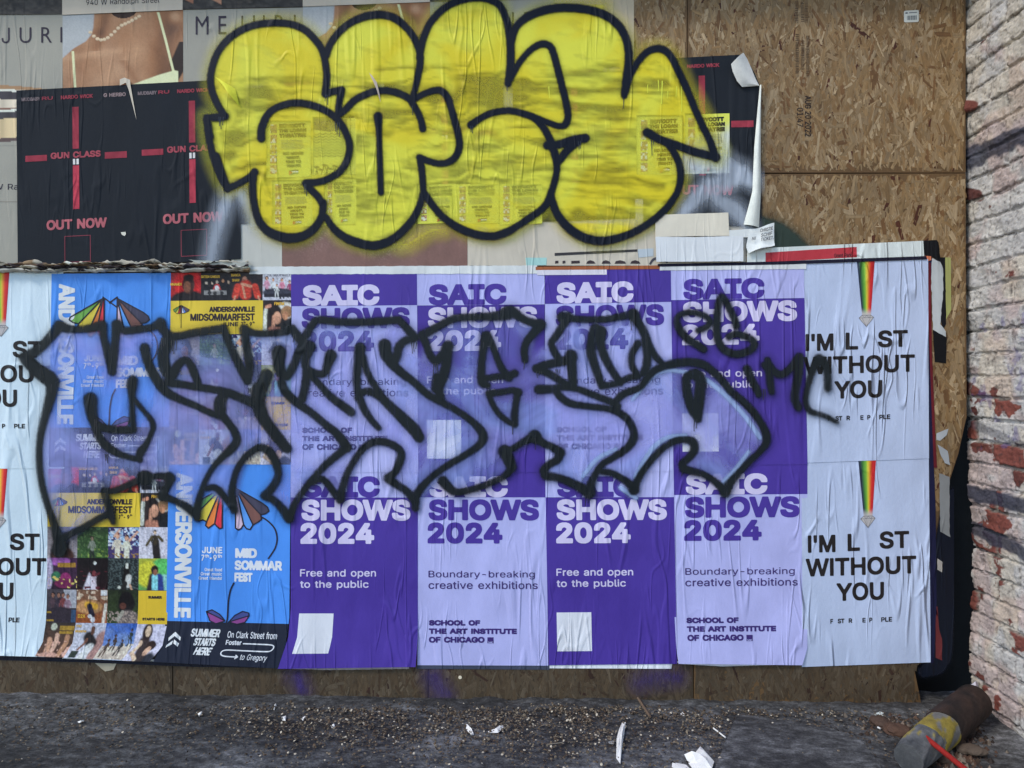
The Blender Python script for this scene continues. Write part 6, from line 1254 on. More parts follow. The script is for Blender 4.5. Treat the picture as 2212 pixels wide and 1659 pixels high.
# ================================================================== SPRAYED LETTERING
def field_mesh(name, fn, x0, y0, x1, y1, h, y, mat, parent, limit, kfn=None):
    nx, ny = int((x1 - x0) / h), int((y1 - y0) / h)
    X, Y = np.meshgrid(x0 + np.arange(nx + 1) * h, y0 + np.arange(ny + 1) * h)
    P = np.stack([X.ravel(), Y.ravel()], 1)
    d = fn(P)
    D = d.reshape(ny + 1, nx + 1)
    mn = np.minimum(np.minimum(D[:-1, :-1], D[:-1, 1:]), np.minimum(D[1:, :-1], D[1:, 1:]))
    f = grid_faces(nx, ny, mn < limit)
    used = np.unique(f)
    re = np.full(len(P), -1); re[used] = np.arange(len(used))
    V = np.stack([(P[used, 0] - CX) / PXM, np.full(len(used), y), CAMZ - (P[used, 1] - CY) / PXM], 1)
    at = {'D': d[used]}
    if kfn: at['K'] = kfn(P[used], d[used])
    return mesh(name, V, re[f], mat, parent, attrs=at)

def L(s, r=None, n=4):
    """parse 'x,y x,y:r ...' into a smooth stroke"""
    out = []
    cr = r
    for t in s.split():
        if ':' in t:
            t, q = t.split(':'); cr = float(q)
        a, b = t.split(',')
        out.append((float(a), float(b), cr))
    return smooth_line(out, n)

def drips(name, items, col_mat, parent, y):          # every run of paint is a part of its own
    for x, y0, y1, w in items:
        n = 6
        V = []
        for i in range(n + 1):
            t = i / n
            ww = w * (1.0 - 0.45 * t) if i < n else w * 0.9
            xx = x + 0.8 * sin(3 * t + x)
            V += [wall_loc(xx - ww / 2, y0 + (y1 - y0) * t, y), wall_loc(xx + ww / 2, y0 + (y1 - y0) * t, y)]
        mesh(name, V, [[2 * i, 2 * i + 2, 2 * i + 3, 2 * i + 1] for i in range(n)], col_mat, parent)

M_YEL = spray_mat('yellow_spray_paint', C(244, 192, 32), soft=7, amax=0.97, halo=0.38, halo_w=36, speck=2.0, streak=True, col2=C(246, 207, 66), rough=0.5)
M_BLK1 = spray_mat('black_spray_and_shade', C(14, 19, 32), soft=3.2, amax=0.99, halo=0.16, halo_w=11, speck=1.6, rough=0.5, spec=0.16)
M_VIO = spray_mat('violet_blue_spray_haze', C(136, 158, 236), soft=12, amax=0.68, halo=0.0, cloud=0.8, speck=2.5, col2=C(146, 154, 232), drip=0.25, rough=0.45)
M_BLK2 = spray_mat('greenish_black_spray_paint', C(20, 26, 30), soft=4.2, amax=0.97, halo=0.2, halo_w=18, speck=2.2, rough=0.42, drip=0.15, spec=0.22)
M_WSP = spray_mat('white_spray_haze', C(172, 188, 212), soft=12, amax=0.8, halo=0.25, halo_w=26, cloud=0.35, speck=3.0, drip=0.3)
M_GSP = spray_mat('dark_green_spray', C(40, 54, 48), soft=9, amax=0.93, halo=0.3, halo_w=26, speck=3.0)
M_DRIP = new_mat('black_paint_drip')
M_DRIP[3].inputs['Base Color'].default_value = C(24, 26, 34); M_DRIP[3].inputs['Roughness'].default_value = 0.3
M_DRIP = M_DRIP[0]
M_YDRIP = new_mat('yellow_paint_drip')
M_YDRIP[3].inputs['Base Color'].default_value = C(236, 218, 60); M_YDRIP[3].inputs['Roughness'].default_value = 0.4
M_YDRIP = M_YDRIP[0]

# pale sprays on the black posters and the dark green arc, older than the yellow letters
root = thing('pale_spray_marks', wall_loc(1560, 490, -0.0150), 'pale blue-white spray curling over the last black poster', 'graffiti')
ws = [L('1490,352:22 1530,345:26 1580,372:24 1625,392:16'), L('1600,376:20 1560,398:22 1520,416:18 1486,446:14 1466,476:10'), L('1530,400:16 1550,432:14 1580,452:18 1608,482:14 1628,520:12')]
field_mesh('spray', lambda P: strokes_sdf(P, ws), 1400, 290, 1650, 560, 5, -0.0150, M_WSP, root, 26)
root = thing('pale_spray_marks', wall_loc(480, 575, -0.0150), 'pale blue-white spray streak down the second black poster from the left', 'graffiti')
ws2 = [L('500,412:12 486,450:14 470,500:14 458,560:12 456,574:12'), L('520,420:12 545,455:14 550,480:12')]
field_mesh('spray', lambda P: strokes_sdf(P, ws2), 410, 375, 590, 582, 5, -0.0150, M_WSP, root, 26)
root = thing('dark_green_spray_arc', wall_loc(1690, 530, -0.0030), 'dark green sprayed curve on the bare boards above the red banner', 'graffiti')
ga = [[(1610, 470), (1645, 466), (1690, 480), (1722, 504), (1750, 532), (1740, 545), (1600, 548)]]
field_mesh('spray', lambda P: poly_sdf(P, ga), 1580, 430, 1800, 552, 5, -0.0030, M_GSP, root, 24)
root = thing('painted_corner_shade', wall_loc(2050, 1200, -0.0030), 'black shade painted on the corner of the boards beside the dark gap', 'graffiti')  # shade of the void painted black onto the board corner
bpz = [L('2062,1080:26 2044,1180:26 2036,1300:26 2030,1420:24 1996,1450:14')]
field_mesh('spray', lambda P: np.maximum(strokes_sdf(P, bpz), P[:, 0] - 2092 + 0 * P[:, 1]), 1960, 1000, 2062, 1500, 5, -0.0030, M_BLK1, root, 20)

M_PSP = spray_mat('violet_spray_stain', C(62, 50, 120), soft=14, amax=0.7, halo=0.2, halo_w=30, speck=3.0, cloud=0.5, drip=0.3)
for pts_, lab in (([L('935,1462:16 950,1490:16 965,1500:8')], 'violet spray stain on the dark board below the second column'), ([L('1380,1474:12 1420,1462:16 1462,1464:10')], 'violet spray stain on the dark board below the third column'), ([L('640,1462:14 655,1490:10')], 'faint violet spray stain on the dark board below the leftmost purple poster')):
    root = thing('violet_spray_stain', wall_loc(pts_[0][0][0], 1500, -0.0030), lab, 'graffiti', 'violet spray stains low on the boards')
    field_mesh('spray', lambda P: strokes_sdf(P, pts_), pts_[0][0][0] - 70, 1432, pts_[0][-1][0] + 70, 1514, 5, -0.0030, M_PSP, root, 30)

# yellow throw-up with black outline
throw = thing('yellow_bubble_graffiti', wall_loc(1000, 540, -0.0180), 'big yellow bubble lettering outlined in black across the upper posters', 'graffiti')
YP = [[(462, 200), (460, 160), (472, 120), (497, 88), (530, 66), (566, 55), (600, 52), (640, 57), (670, 74), (700, 108), (706, 118), (718, 94), (740, 66), (762, 50), (795, 38), (823, 35), (855, 42), (880, 62), (900, 90), (907, 106), (920, 72),
       (945, 35), (968, 17), (1000, 5), (1030, 1), (1060, 6), (1082, 20), (1096, 50), (1102, 80), (1116, 60), (1131, 45), (1161, 30), (1201, 21), (1243, 21), (1281, 27), (1313, 40), (1336, 60), (1350, 85), (1358, 115), (1366, 150), (1381, 130),
       (1398, 114), (1416, 109), (1433, 112), (1448, 127), (1463, 157), (1481, 195), (1498, 237), (1516, 277), (1531, 307), (1546, 345), (1500, 336), (1462, 330), (1466, 355), (1470, 385), (1458, 422), (1438, 450), (1406, 480), (1368, 502),
       (1331, 517), (1296, 521), (1261, 515), (1231, 497), (1206, 470), (1192, 436), (1168, 458), (1143, 474), (1103, 502), (1065, 511), (1028, 507), (990, 492), (958, 470), (930, 440), (915, 425), (903, 457), (883, 487), (853, 515), (828, 527),
       (803, 531), (773, 525), (743, 512), (718, 488), (704, 470), (683, 492), (660, 510), (633, 515), (610, 512), (583, 502), (563, 480), (553, 447), (548, 400), (520, 398), (496, 410), (480, 382), (467, 350), (457, 312), (452, 275), (452, 257), (488, 254), (472, 232)]]
over = [L('1440,140:14 1500,240:18 1545,330:16'), L('850,528:6 880,530:10 930,500:12 960,500:8'), L('1200,12:10 1300,20:14')]
def coat(P, d):
    x, y = P[:, 0], P[:, 1]
    n1 = fbm(x / 70, y / 45, 3, 3); n2 = fbm(x / 26, y / 14, 13, 3)
    arc = y + 7 * np.sin(x / 90.0 + 3 * n1) + 34 * (n1 - .5)          # hand-swept passes of the can
    f1 = fbm(x / 95 + 7, arc / 11.0, 41, 4); f2 = fbm(x / 40, arc / 6.5, 43, 3)
    k = 0.80 + 1.15 * (f1 - .5) + 0.6 * (f2 - .5) + 0.75 * (n1 - .5) + 0.06 * np.sin(arc / 4.4 + 5 * n2)
    k = np.maximum(k, 0.93 * np.exp(-((d + 20) / 13.0) ** 2) * (0.75 + 0.4 * n2))
    for cx, cy, rx, ry in ((560, 196, 26, 12), (515, 300, 22, 16), (1040, 205, 40, 14), (1132, 178, 15, 12), (1010, 372, 50, 16), (1075, 210, 22, 26), (1330, 195, 40, 8), (1418, 190, 24, 12), (1385, 470, 24, 10), (1290, 472, 60, 10), (1250, 460, 16, 20), (940, 225, 12, 16), (1040, 320, 34, 8), (890, 360, 20, 10), (1020, 170, 60, 12), (1050, 225, 60, 10), (1120, 215, 40, 10), (1100, 345, 50, 8), (1000, 400, 60, 8), (1240, 200, 60, 7), (1280, 238, 70, 6), (1300, 160, 50, 8), (830, 190, 50, 7), (600, 235, 60, 6), (500, 340, 26, 10), (860, 270, 26, 7), (1340, 480, 90, 8)):
        k = k - 0.5 * np.exp(-((x - cx) / rx) ** 2 - ((y - cy) / ry) ** 2)
    fl = np.zeros(len(x))
    for x0, y0, x1, y1 in ((577, 262, 673, 385), (676, 256, 772, 382), (588, 392, 678, 490), (703, 390, 771, 488), (903, 400, 985, 485), (984, 399, 1078, 486), (1079, 398, 1171, 487), (1374, 252, 1473, 381), (1476, 248, 1574, 378)):
        fl = np.maximum(fl, ((x > x0) & (x < x1) & (y > y0) & (y < y1)))
    k = k * (1 - fl) + np.clip(0.30 + 0.9 * (f1 - .5) + .5 * (n2 - .5), .12, .75) * fl
    up = sstep(8, -8, y - np.interp(x, [450, 800, 830, 1600], [168, 160, 146, 122]))     # the pale sheets took the paint well
    pale = sstep(0.62, 0.72, fbm(x / 60 + y / 40, (y - x * .35) / 12, 31, 3))
    k = np.clip(k, 0.40, 0.96) * (1 - up) + (0.95 - 0.20 * pale * n2 + 0.06 * (n2 - .5)) * up
    return k
field_mesh('yellow_fill', lambda P: np.minimum(poly_sdf(P, YP), strokes_sdf(P, over) + 9), 400, -30, 1640, 590, 4, -0.0180, M_YEL, throw, 38, coat)
OUT = [
    L('448,256:6 468,257:9 489,254:9', n=2), L('489,254:8 475,232 463,205 458,175 463,145 475,115 497,88 525,69 555,58 590,54 628,56 660,68 683,90 698,112 705,140 708,170 705,200:8'),
    L('705,206:9 722,201:8 740,197:8', n=2), L('740,197:8 735,222 731,256:7', n=2),
    L('567,302:9 569,277:9 585,246:8 618,229:8 653,226:8 690,235 718,250 734,265 750,292 757,320 751,350 735,374 708,390:8 685,396 664,397:8'), L('662,398:8 674,412 690,428 700,447', n=3),
    L('450,257:8 452,280:8 457,312:8 467,350:8 480,382:9 495,408:9', n=3), L('494,410:8 520,398:7 545,383:8 553,374:9', n=2), L('551,376:8 549,410:8 553,447:8 563,480:9 583,502:10 610,513:11 633,516:11 660,510:10 683,493:9 697,468:8 701,440:8'),
    L('706,125:8 715,100 733,75 758,54 790,40:9 823,36:9 853,43:9 878,63:8 895,85 905,108 909,132 905,160:8 899,190:7 891,220:7'), L('731,254:7 748,240:8 765,222:8 785,210:8 810,201:8 835,199 860,204 878,212:8 891,222:8'),
    L('890,223:8 903,245:7.5 911,265:7.5 914,281:8', n=3), L('889,222:7 915,207:7 938,199:7.5 955,200:8 968,215:8 975,237 983,265 990,292 993,315 988,335:8 975,350:8 953,356:7.5 928,351 907,343:8'),
    L('908,344:8 912,370 914,395:7.5 914,420:7 903,457:8 883,488:9 853,516:9 828,528:10 803,532:10 773,525:10 743,512:9 720,492:8 706,470:7'),
    L('818,254:10 820,290:7 822,350:7 824,418:7'),
    L('907,130:8 911,105 916,85 928,57 945,36 968,17 997,5 1028,0 1058,4 1080,17 1093,45 1100,75:9 1103,112:9 1102,150:9 1097,184:8'),
    L('1097,184:7 1107,165:7 1121,140 1143,114 1163,101:8 1178,99:8 1190,107:8 1198,130:8 1206,160 1216,200 1223,230 1226,255:8 1220,272:8 1206,275:7 1181,267:7 1151,255:7.5 1121,246 1094,242:7.5 1060,248 1036,260 1018,273:9'),
    L('1120,247:6 1151,257:7.5 1171,275:8 1184,297:8.5 1193,320:9 1200,345:8.5 1202,368:7.5 1198,392:7.5 1190,418:8 1180,442:8 1165,458 1143,473 1116,491:8 1095,503:9 1065,512:9 1028,508:9 990,493:9 958,471:8 935,445:8 916,417:8'),
    L('1181,317:9 1206,315:9 1236,306:10 1263,301:10', n=3), L('1246,308:10 1224,328:9 1206,352:8', n=3),
    L('1104,96:8 1113,66:8 1131,46:9 1161,31:9.5 1201,22:9.5 1243,22:9.5 1281,28 1313,41 1336,61 1350,86:9 1356,113:9 1356,140 1352,170 1347,208:8'),
    L('1347,210:7.5 1356,180:7 1366,155 1381,131:7.5 1398,115:8 1416,109:8.5 1433,112:8.5 1448,127:8 1463,157:8 1481,195 1498,237 1516,277 1531,307 1543,344:9'), L('1545,342:9 1524,337:9 1496,330:9 1461,317:9 1426,305:9 1396,289:10'),
    L('1425,306:7 1442,316:7.5 1455,334:8 1465,357:8 1468,382:8 1464,408:7.5 1456,426:7.5 1438,451:8 1406,480:8 1368,503:8.5 1331,517:9 1296,522:10 1261,515:10 1231,497:10 1208,472:9 1194,444:8 1190,420:7'),
    L('1188,420:7 1199,450:7', n=2), L('450,262:9 460,300:6', n=2), L('470,340:9 488,396:9', n=2)]
field_mesh('black_outline', lambda P: strokes_sdf(P, OUT), 420, -30, 1580, 560, 3.5, -0.0205, M_BLK1, throw, 13)
dr = []
for x, y0, ls in ((483, 256, (20, 26, 18)), (709, 208, (14, 22)), (733, 268, (20, 26, 30)), (894, 232, (20,)), (1021, 275, (14, 16)), (1098, 190, (10,)), (1347, 214, (24,)), (1410, 305, (34, 10)), (1253, 308, (18, 16)), (664, 400, (18, 26))):
    for i, l in enumerate(ls): dr.append((x + i * 4.2 - 2 * len(ls), y0, y0 + l, 1.9))
drips('paint_drip', dr, M_DRIP, throw, -0.0215)
drips('yellow_paint_drip', [(1428, 178, 228, 2.4), (1420, 176, 200, 2.0), (1470, 190, 244, 1.8), (1459, 190, 212, 1.6), (1398, 186, 204, 1.6), (1186, 190, 215, 1.8), (1440, 200, 216, 1.5)], M_YDRIP, throw, -0.0192)

# black angular lettering over a violet-blue haze
wild = thing('black_angular_graffiti', wall_loc(900, 1180, -0.0160), 'black angular lettering over a violet-blue spray haze across the lower posters', 'graffiti')
HZ = [[(85, 775), (110, 735), (135, 712), (225, 712), (246, 790), (255, 715), (350, 712), (380, 725), (485, 716), (520, 780), (532, 718), (632, 718), (662, 742), (668, 715), (690, 697), (775, 700), (863, 698), (893, 728), (870, 745), (905, 770),
       (925, 740), (915, 722), (985, 694), (1073, 688), (1098, 680), (1165, 704), (1150, 730), (1150, 770), (1196, 735), (1222, 692), (1365, 688), (1392, 722), (1420, 775), (1488, 786), (1536, 806), (1576, 845), (1626, 890), (1652, 937), (1650, 960), (1610, 1000),
       (1565, 1055), (1516, 1020), (1475, 1008), (1495, 965), (1456, 955), (1410, 990), (1368, 1052), (1318, 1020), (1296, 1006), (1270, 1058), (1210, 1030), (1178, 1018), (1205, 985), (1153, 945), (1105, 975), (1100, 1015), (1053, 1045), (985, 1060),
       (955, 1035), (900, 1090), (840, 1030), (868, 985), (825, 955), (783, 970), (735, 1072), (690, 1034), (660, 1055), (626, 1112), (575, 1068), (600, 1020), (570, 970), (532, 985), (506, 1100), (447, 1058), (428, 1112), (362, 1070), (368, 1032),
       (315, 1032), (235, 1062), (242, 1108), (190, 1136), (132, 1172), (105, 1085), (90, 985), (105, 890), (118, 832)]]
hole = [L('770,1000:24 800,985:20 830,1000:20'), L('1320,945:20 1300,980:20')]
field_mesh('haze_fill', lambda P: poly_sdf(P, HZ), 60, 660, 1680, 1200, 6, -0.0140, M_VIO, wild, 14)
ST = [
    L('57,772:13 64,774:14', n=2), L('62,770:12 85,756:11 110,732:11 132,704:13', n=3), L('132,704:13 155,711:9 188,711:9 224,703:12', n=3), L('226,703:10 228,730:9 237,765:10 246,803:10', n=3), L('246,803:9 250,765:10 253,727:10 256,702:13', n=3),
    L('258,704:10 272,714:9 300,712:9 332,707:9 350,698:13', n=3), L('350,700:12 358,716:11 372,727:11 395,725:9 425,718:9 485,710:10', n=3), L('485,708:9 502,752:9 520,790:10 537,822:10', n=3), L('537,822:9 541,790:10 534,745:10 530,712:12', n=3),
    L('531,712:10 553,720:8 585,720:8 615,717:9 633,710:10', n=3), L('633,710:10 648,730:11 662,744:12 670,748:14', n=3), L('366,735:15 356,765:14 360,795:14 372,812:13', n=3),
    L('62,777:15 82,797:15 112,815:15', n=3), L('118,826:16 115,850:13 107,880:11 97,917:9 90,955:8 89,992:8 92,1030:8 100,1067:8 110,1100:8 122,1135:10 131,1166:13'), L('131,1186:17 133,1180:17', n=2), L('82,800:14 110,822:14', n=2),
    L('133,1166:12 155,1152:8 190,1135:8 220,1117:8 244,1107:9', n=3), L('248,1128:6 244,1112:9 238,1092:9 232,1070:9 230,1060:9', n=3), L('230,1060:8 250,1059:8 280,1047:8 312,1032:9', n=3), L('315,1031:17 318,1031:17', n=2), L('318,1030:8 350,1027:8 368,1030:10', n=3), L('368,1030:13 370,1032:13', n=2),
    L('370,1038:10 362,1055:9 352,1070:11', n=3), L('352,1070:12 375,1078:8 400,1090:9 424,1108:11', n=3), L('428,1118:9 430,1092:9 436,1067:8 447,1037:7 462,1010:7 482,987:8 503,968:10 514,950:10 508,930:9 495,912:9 478,890:10'),
    L('478,888:14 477,868:13 488,852:12', n=3), L('316,752:12 322,780:11 333,805:11 346,826:12 362,846:11 387,860:9 425,876:8 455,890:8 477,898:9'), L('374,812:12 390,786:10 406,778:8 420,800:10 430,827:9', n=3), L('365,826:10 395,830:9 425,835:9 475,843:9 500,850:10 530,862:10 556,872:12', n=3),
    L('199,862:16 202,892:14 212,916:10 240,926:9 270,928:9 288,927:10', n=3), L('289,927:10 289,900:8 288,862:8 288,835:12 290,822:12', n=3), L('292,862:7 312,885:6 330,907:7 334,922:7 330,935:6 320,957:7 308,975:10 303,988:8'), L('204,905:11 218,942:9 236,965:10 262,980:8 284,987:7 306,992:7'),
    L('562,840:17 560,870:16 570,900:14 582,918:13 600,942:13 622,968:11', n=3), L('578,810:14 570,830:14 562,850:14', n=2), L('532,985:7 553,970:8 568,966:9 585,976:10 598,1000:10 603,1025:9 592,1050:10 574,1070:10'), L('532,985:7 516,1010:8 507,1037:8 503,1067:9 508,1100:10', n=3), L('447,1055:7 467,1052:8 488,1072:8 508,1100:9', n=3),
    L('573,1070:10 592,1078:9 610,1096:10 626,1118:12', n=3), L('628,1112:10 640,1085:8 660,1055:8 683,1027:8 708,1000:9 733,980:9 748,967:11', n=3), L('750,966:12 742,953:11 728,935:10 703,915:9 673,890:9 640,867:10 618,845:10 610,826:10'),
    L('605,762:17 604,785:14 610,806:12 622,812:10 636,790:10 645,765:10 655,748:12', n=3), L('672,748:13 662,775:10 664,796:10 682,806:9 702,806:9 710,785:11 716,768:14', n=3), L('664,800:10 662,830:10 654,862:10', n=2), L('666,802:9 690,828:8 716,857:9 742,876:10 760,890:10', n=3),
    L('663,724:10 675,703:9 690,691:9 728,695:9 778,696:9 828,694:9 862,691:9', n=3), L('862,691:9 878,707:9 896,729:11', n=3), L('896,730:10 878,735:9 864,747:10 858,770:10 852,790:9 868,806:7 884,812:5', n=3),
    L('779,752:13 776,775:11 773,800:10 772,830:9 777,855:9 787,882:9 803,906:8 819,924:7'), L('785,770:8 792,798:8 806,826:8 822,850:9', n=3), L('772,860:7 785,847:8 800,845:9 823,857:10 845,878:11 873,905:13 895,927:14 906,944:12', n=3),
    L('832,746:15 836,767:14 852,790:11 872,808:10 896,826:9 920,848:9 942,862:9 978,881:8 1013,904:8 1036,926:10 1044,944:11 1034,962:9 1005,982:8 966,1005:8 936,1027:8 911,1052:9 899,1072:10 898,1096:9'),
    L('898,1084:10 882,1062:9 860,1047:9 839,1032:11', n=3), L('839,1032:10 856,1016:9 866,992:10 866,974:9 849,960:9 825,953:9 803,956:9 783,971:8 766,995:8 751,1022:8 742,1050:9 736,1077:11'), L('735,1074:11 724,1064:9 708,1042:8 693,1033:8 676,1042:7', n=3),
    L('913,724:11 948,705:9 983,688:9 1028,685:9 1073,683:11 1096,676:16', n=3), L('1098,675:15 1106,674:13 1131,690:9 1153,698:10 1167,701:13', n=3), L('1166,704:12 1152,720:10 1138,737:9 1132,757:9 1134,778:8', n=3),
    L('914,726:10 922,746:9 930,768:9 943,779:10 958,765:11 968,748:13', n=3), L('966,755:13 965,785:11 958,812:12 948,840:11 953,862:10', n=3), L('945,815:11 940,840:9', n=2),
    L('1050,726:12 1043,760:9 1040,795:9 1041,825:10 1053,832:8', n=3), L('1052,724:10 1065,750:8 1075,777:8 1086,800:9 1099,814:11', n=3), L('1048,818:8 1075,813:8 1098,812:9', n=2), L('1098,812:9 1112,806:9', n=2),
    L('1056,850:9 1080,847:8 1106,843:8 1119,847:10', n=3), L('1056,850:8 1062,868:7 1075,890:7 1093,907:7 1108,915:7', n=3), L('1118,848:9 1114,872:8 1111,895:9 1112,916:8', n=3),
    L('1090,974:15 1098,990:14 1104,1006:12', n=2), L('1106,1008:11 1090,1027:8 1053,1045:8 1015,1057:8 985,1062:9 966,1048:11 957,1038:12', n=3), L('1092,974:11 1106,969:8 1128,955:8 1152,943:12', n=3), L('1154,942:15 1156,944:15', n=2), L('1154,943:12 1172,956:9 1193,965:9 1210,976:11', n=3),
    L('1210,978:11 1202,993:10 1186,1002:9 1174,1015:10 1178,1027:10', n=3), L('1178,1027:10 1206,1031:9 1236,1043:10 1261,1056:12 1272,1062:15', n=3), L('1272,1062:13 1279,1036:9 1297,1005:8 1321,989:8 1350,970:9 1366,950:10 1367,930:9 1356,907:9 1338,892:9 1311,882:8 1268,877:8 1231,871:9 1210,857:9 1201,844:9', n=3),
    L('1163,841:11 1190,840:10 1203,838:9', n=2), L('1203,836:8 1241,838:8 1281,853:8 1318,867:9 1333,877:9', n=3), L('1325,870:8 1347,850:9 1381,836:8 1400,812:9 1418,797:9 1451,786:10 1488,782:10 1516,787:10 1538,802:9 1558,822:9 1577,845:9 1602,866:9 1626,891:9 1644,918:9 1653,940:10 1652,957:9 1638,975:8 1616,996:8 1596,1018:8 1575,1042:10 1564,1062:13'),
    L('1564,1060:11 1541,1038:8 1516,1023:8 1490,1016:9 1475,1012:10', n=3), L('1475,1012:10 1472,1000:9 1488,986:9 1498,970:10 1494,953:10 1476,949:8 1456,952:8 1431,967:8 1408,990:8 1388,1016:8 1374,1040:9 1368,1056:13'), L('1368,1054:11 1356,1042:9 1338,1030:8 1318,1020:8 1298,1018:7', n=3),
    L('1214,686:13 1224,685:13', n=2), L('1228,687:9 1256,690:8 1306,690:8 1345,683:9 1366,680:12', n=3), L('1366,680:14 1368,682:14', n=2), L('1368,684:11 1378,698:10 1391,722:10 1403,752:9 1418,774:8 1434,790:7', n=3), L('1224,690:10 1212,708:9 1198,730:9 1190,742:8 1198,762:9 1212,780:10 1228,776:12', n=3),
    L('1233,768:14 1234,772:14', n=2), L('1233,772:12 1235,802:11 1237,835:10', n=3), L('1212,782:10 1183,787:10 1158,796:10', n=3), L('1158,796:9 1184,806:9 1206,820:9 1232,836:9', n=3),
    L('1286,712:14 1278,738:12 1277,765:11 1286,796:10 1298,830:9', n=3), L('1298,715:12 1297,745:10 1306,773:10 1321,800:9 1338,826:9', n=3), L('1377,742:9 1364,765:8 1364,790:8 1377,812:8', n=3), L('1392,735:10 1397,765:10 1395,790:10 1388,806:9', n=3), L('1378,812:8 1356,816:8 1330,828:8 1298,834:8', n=3),
    L('1483,812:9 1500,808:13 1512,822:13 1510,845:13 1508,870:12 1508,900:8', n=3), L('1480,818:10 1483,850:11 1494,882:12 1506,905:9', n=3)]
field_mesh('black_outline', lambda P: strokes_sdf(P, ST) + 0.2, 20, 640, 1700, 1230, 3.6, -0.0165, M_BLK2, wild, 22)
M_PBL = spray_mat('pale_blue_spray_line', C(150, 178, 230), soft=3.5, amax=0.85, halo=0.15, halo_w=8, speck=1.5)
hl = [L('1365,862:4 1420,805:4 1488,806:4 1540,832:5 1600,890:5 1640,945:5'), L('1563,1042:8 1590,1010:5 1615,975:4', n=3), L('1258,1028:4 1290,990:5 1330,970:4', n=3), L('1370,1030:4 1405,972:5 1440,945:5 1480,940:4', n=3), L('1340,1052:5 1372,1074:5', n=2)]
field_mesh('pale_highlight', lambda P: strokes_sdf(P, hl), 1220, 780, 1680, 1100, 4, -0.0150, M_PBL, wild, 9)
dr = []
for x, y0, ls in ((118, 830, (18,)), (358, 730, (26, 18, 14)), (381, 735, (24, 30, 22)), (360, 806, (26, 18)), (490, 860, (20, 26)), (544, 838, (10, 20)), (236, 980, (14, 20)), (320, 1045, (40,)), (640, 722, (18, 24)), (670, 776, (20,)), (897, 740, (24, 20, 14)),
                  (943, 785, (24, 18, 20)), (1110, 910, (28,)), (1134, 780, (18,)), (1158, 945, (26,)), (1166, 802, (14, 10, 8)), (1216, 690, (26, 20)), (1366, 690, (24, 16)), (1206, 798, (16, 12, 9)), (1270, 1068, (24, 18, 12)), (1502, 905, (26, 20)), (1473, 1018, (10,)), (212, 905, (40, 50)), (715, 800, (28,)), (1046, 740, (14,)), (1650, 840, (24, 16))):
    for i, l in enumerate(ls): dr.append((x + i * 4.6 - 2 * len(ls), y0, y0 + l, 2.2))
drips('paint_drip', dr, M_DRIP, wild, -0.0175)

tg = thing('black_loop_tag', wall_loc(1560, 765, -0.0160), 'small black looped tag on the upper right art school poster', 'graffiti')
T1 = [L('1518,754:9 1501,743:9 1481,730:9 1465,710:9 1460,692:8 1468,680:7 1490,675:7 1516,680:7 1531,692:7 1526,705:7 1506,714:7'), L('1588,704:9 1583,687:8 1573,665:8 1562,646:8 1556,642:8 1549,660:8 1546,700:9 1548,732:9 1562,755:9 1588,765:9 1615,758:9 1627,744:9 1618,731:8 1600,724:8 1586,722:8 1572,727:8')]
field_mesh('spray', lambda P: strokes_sdf(P, T1), 1420, 610, 1660, 800, 3.6, -0.0160, M_BLK2, tg, 22)
tg = thing('black_letter_tag', wall_loc(1720, 910, -0.0170), 'three sprayed black letters running from the purple poster onto the right white poster', 'graffiti')
T2 = [L('1611,797:10 1621,820:9 1631,838:9 1636,852:8', n=3), L('1648,788:8 1658,800:9 1661,828:9 1664,846:8', n=3), L('1655,778:8 1664,796:9 1678,808:9 1692,806:9 1706,794:9 1722,774:11', n=3), L('1724,772:11 1722,805:10 1716,838:10 1714,862:10 1722,880:9', n=3),
      L('1768,778:12 1756,792:9 1747,815:8 1740,842:7 1737,866:7 1745,886:7 1764,893:6 1786,901:6 1806,912:4'), L('1766,776:12 1778,784:10 1784,808:9 1785,838:9', n=3)]
field_mesh('spray', lambda P: strokes_sdf(P, T2), 1570, 740, 1840, 945, 3.6, -0.0170, M_BLK2, tg, 22)

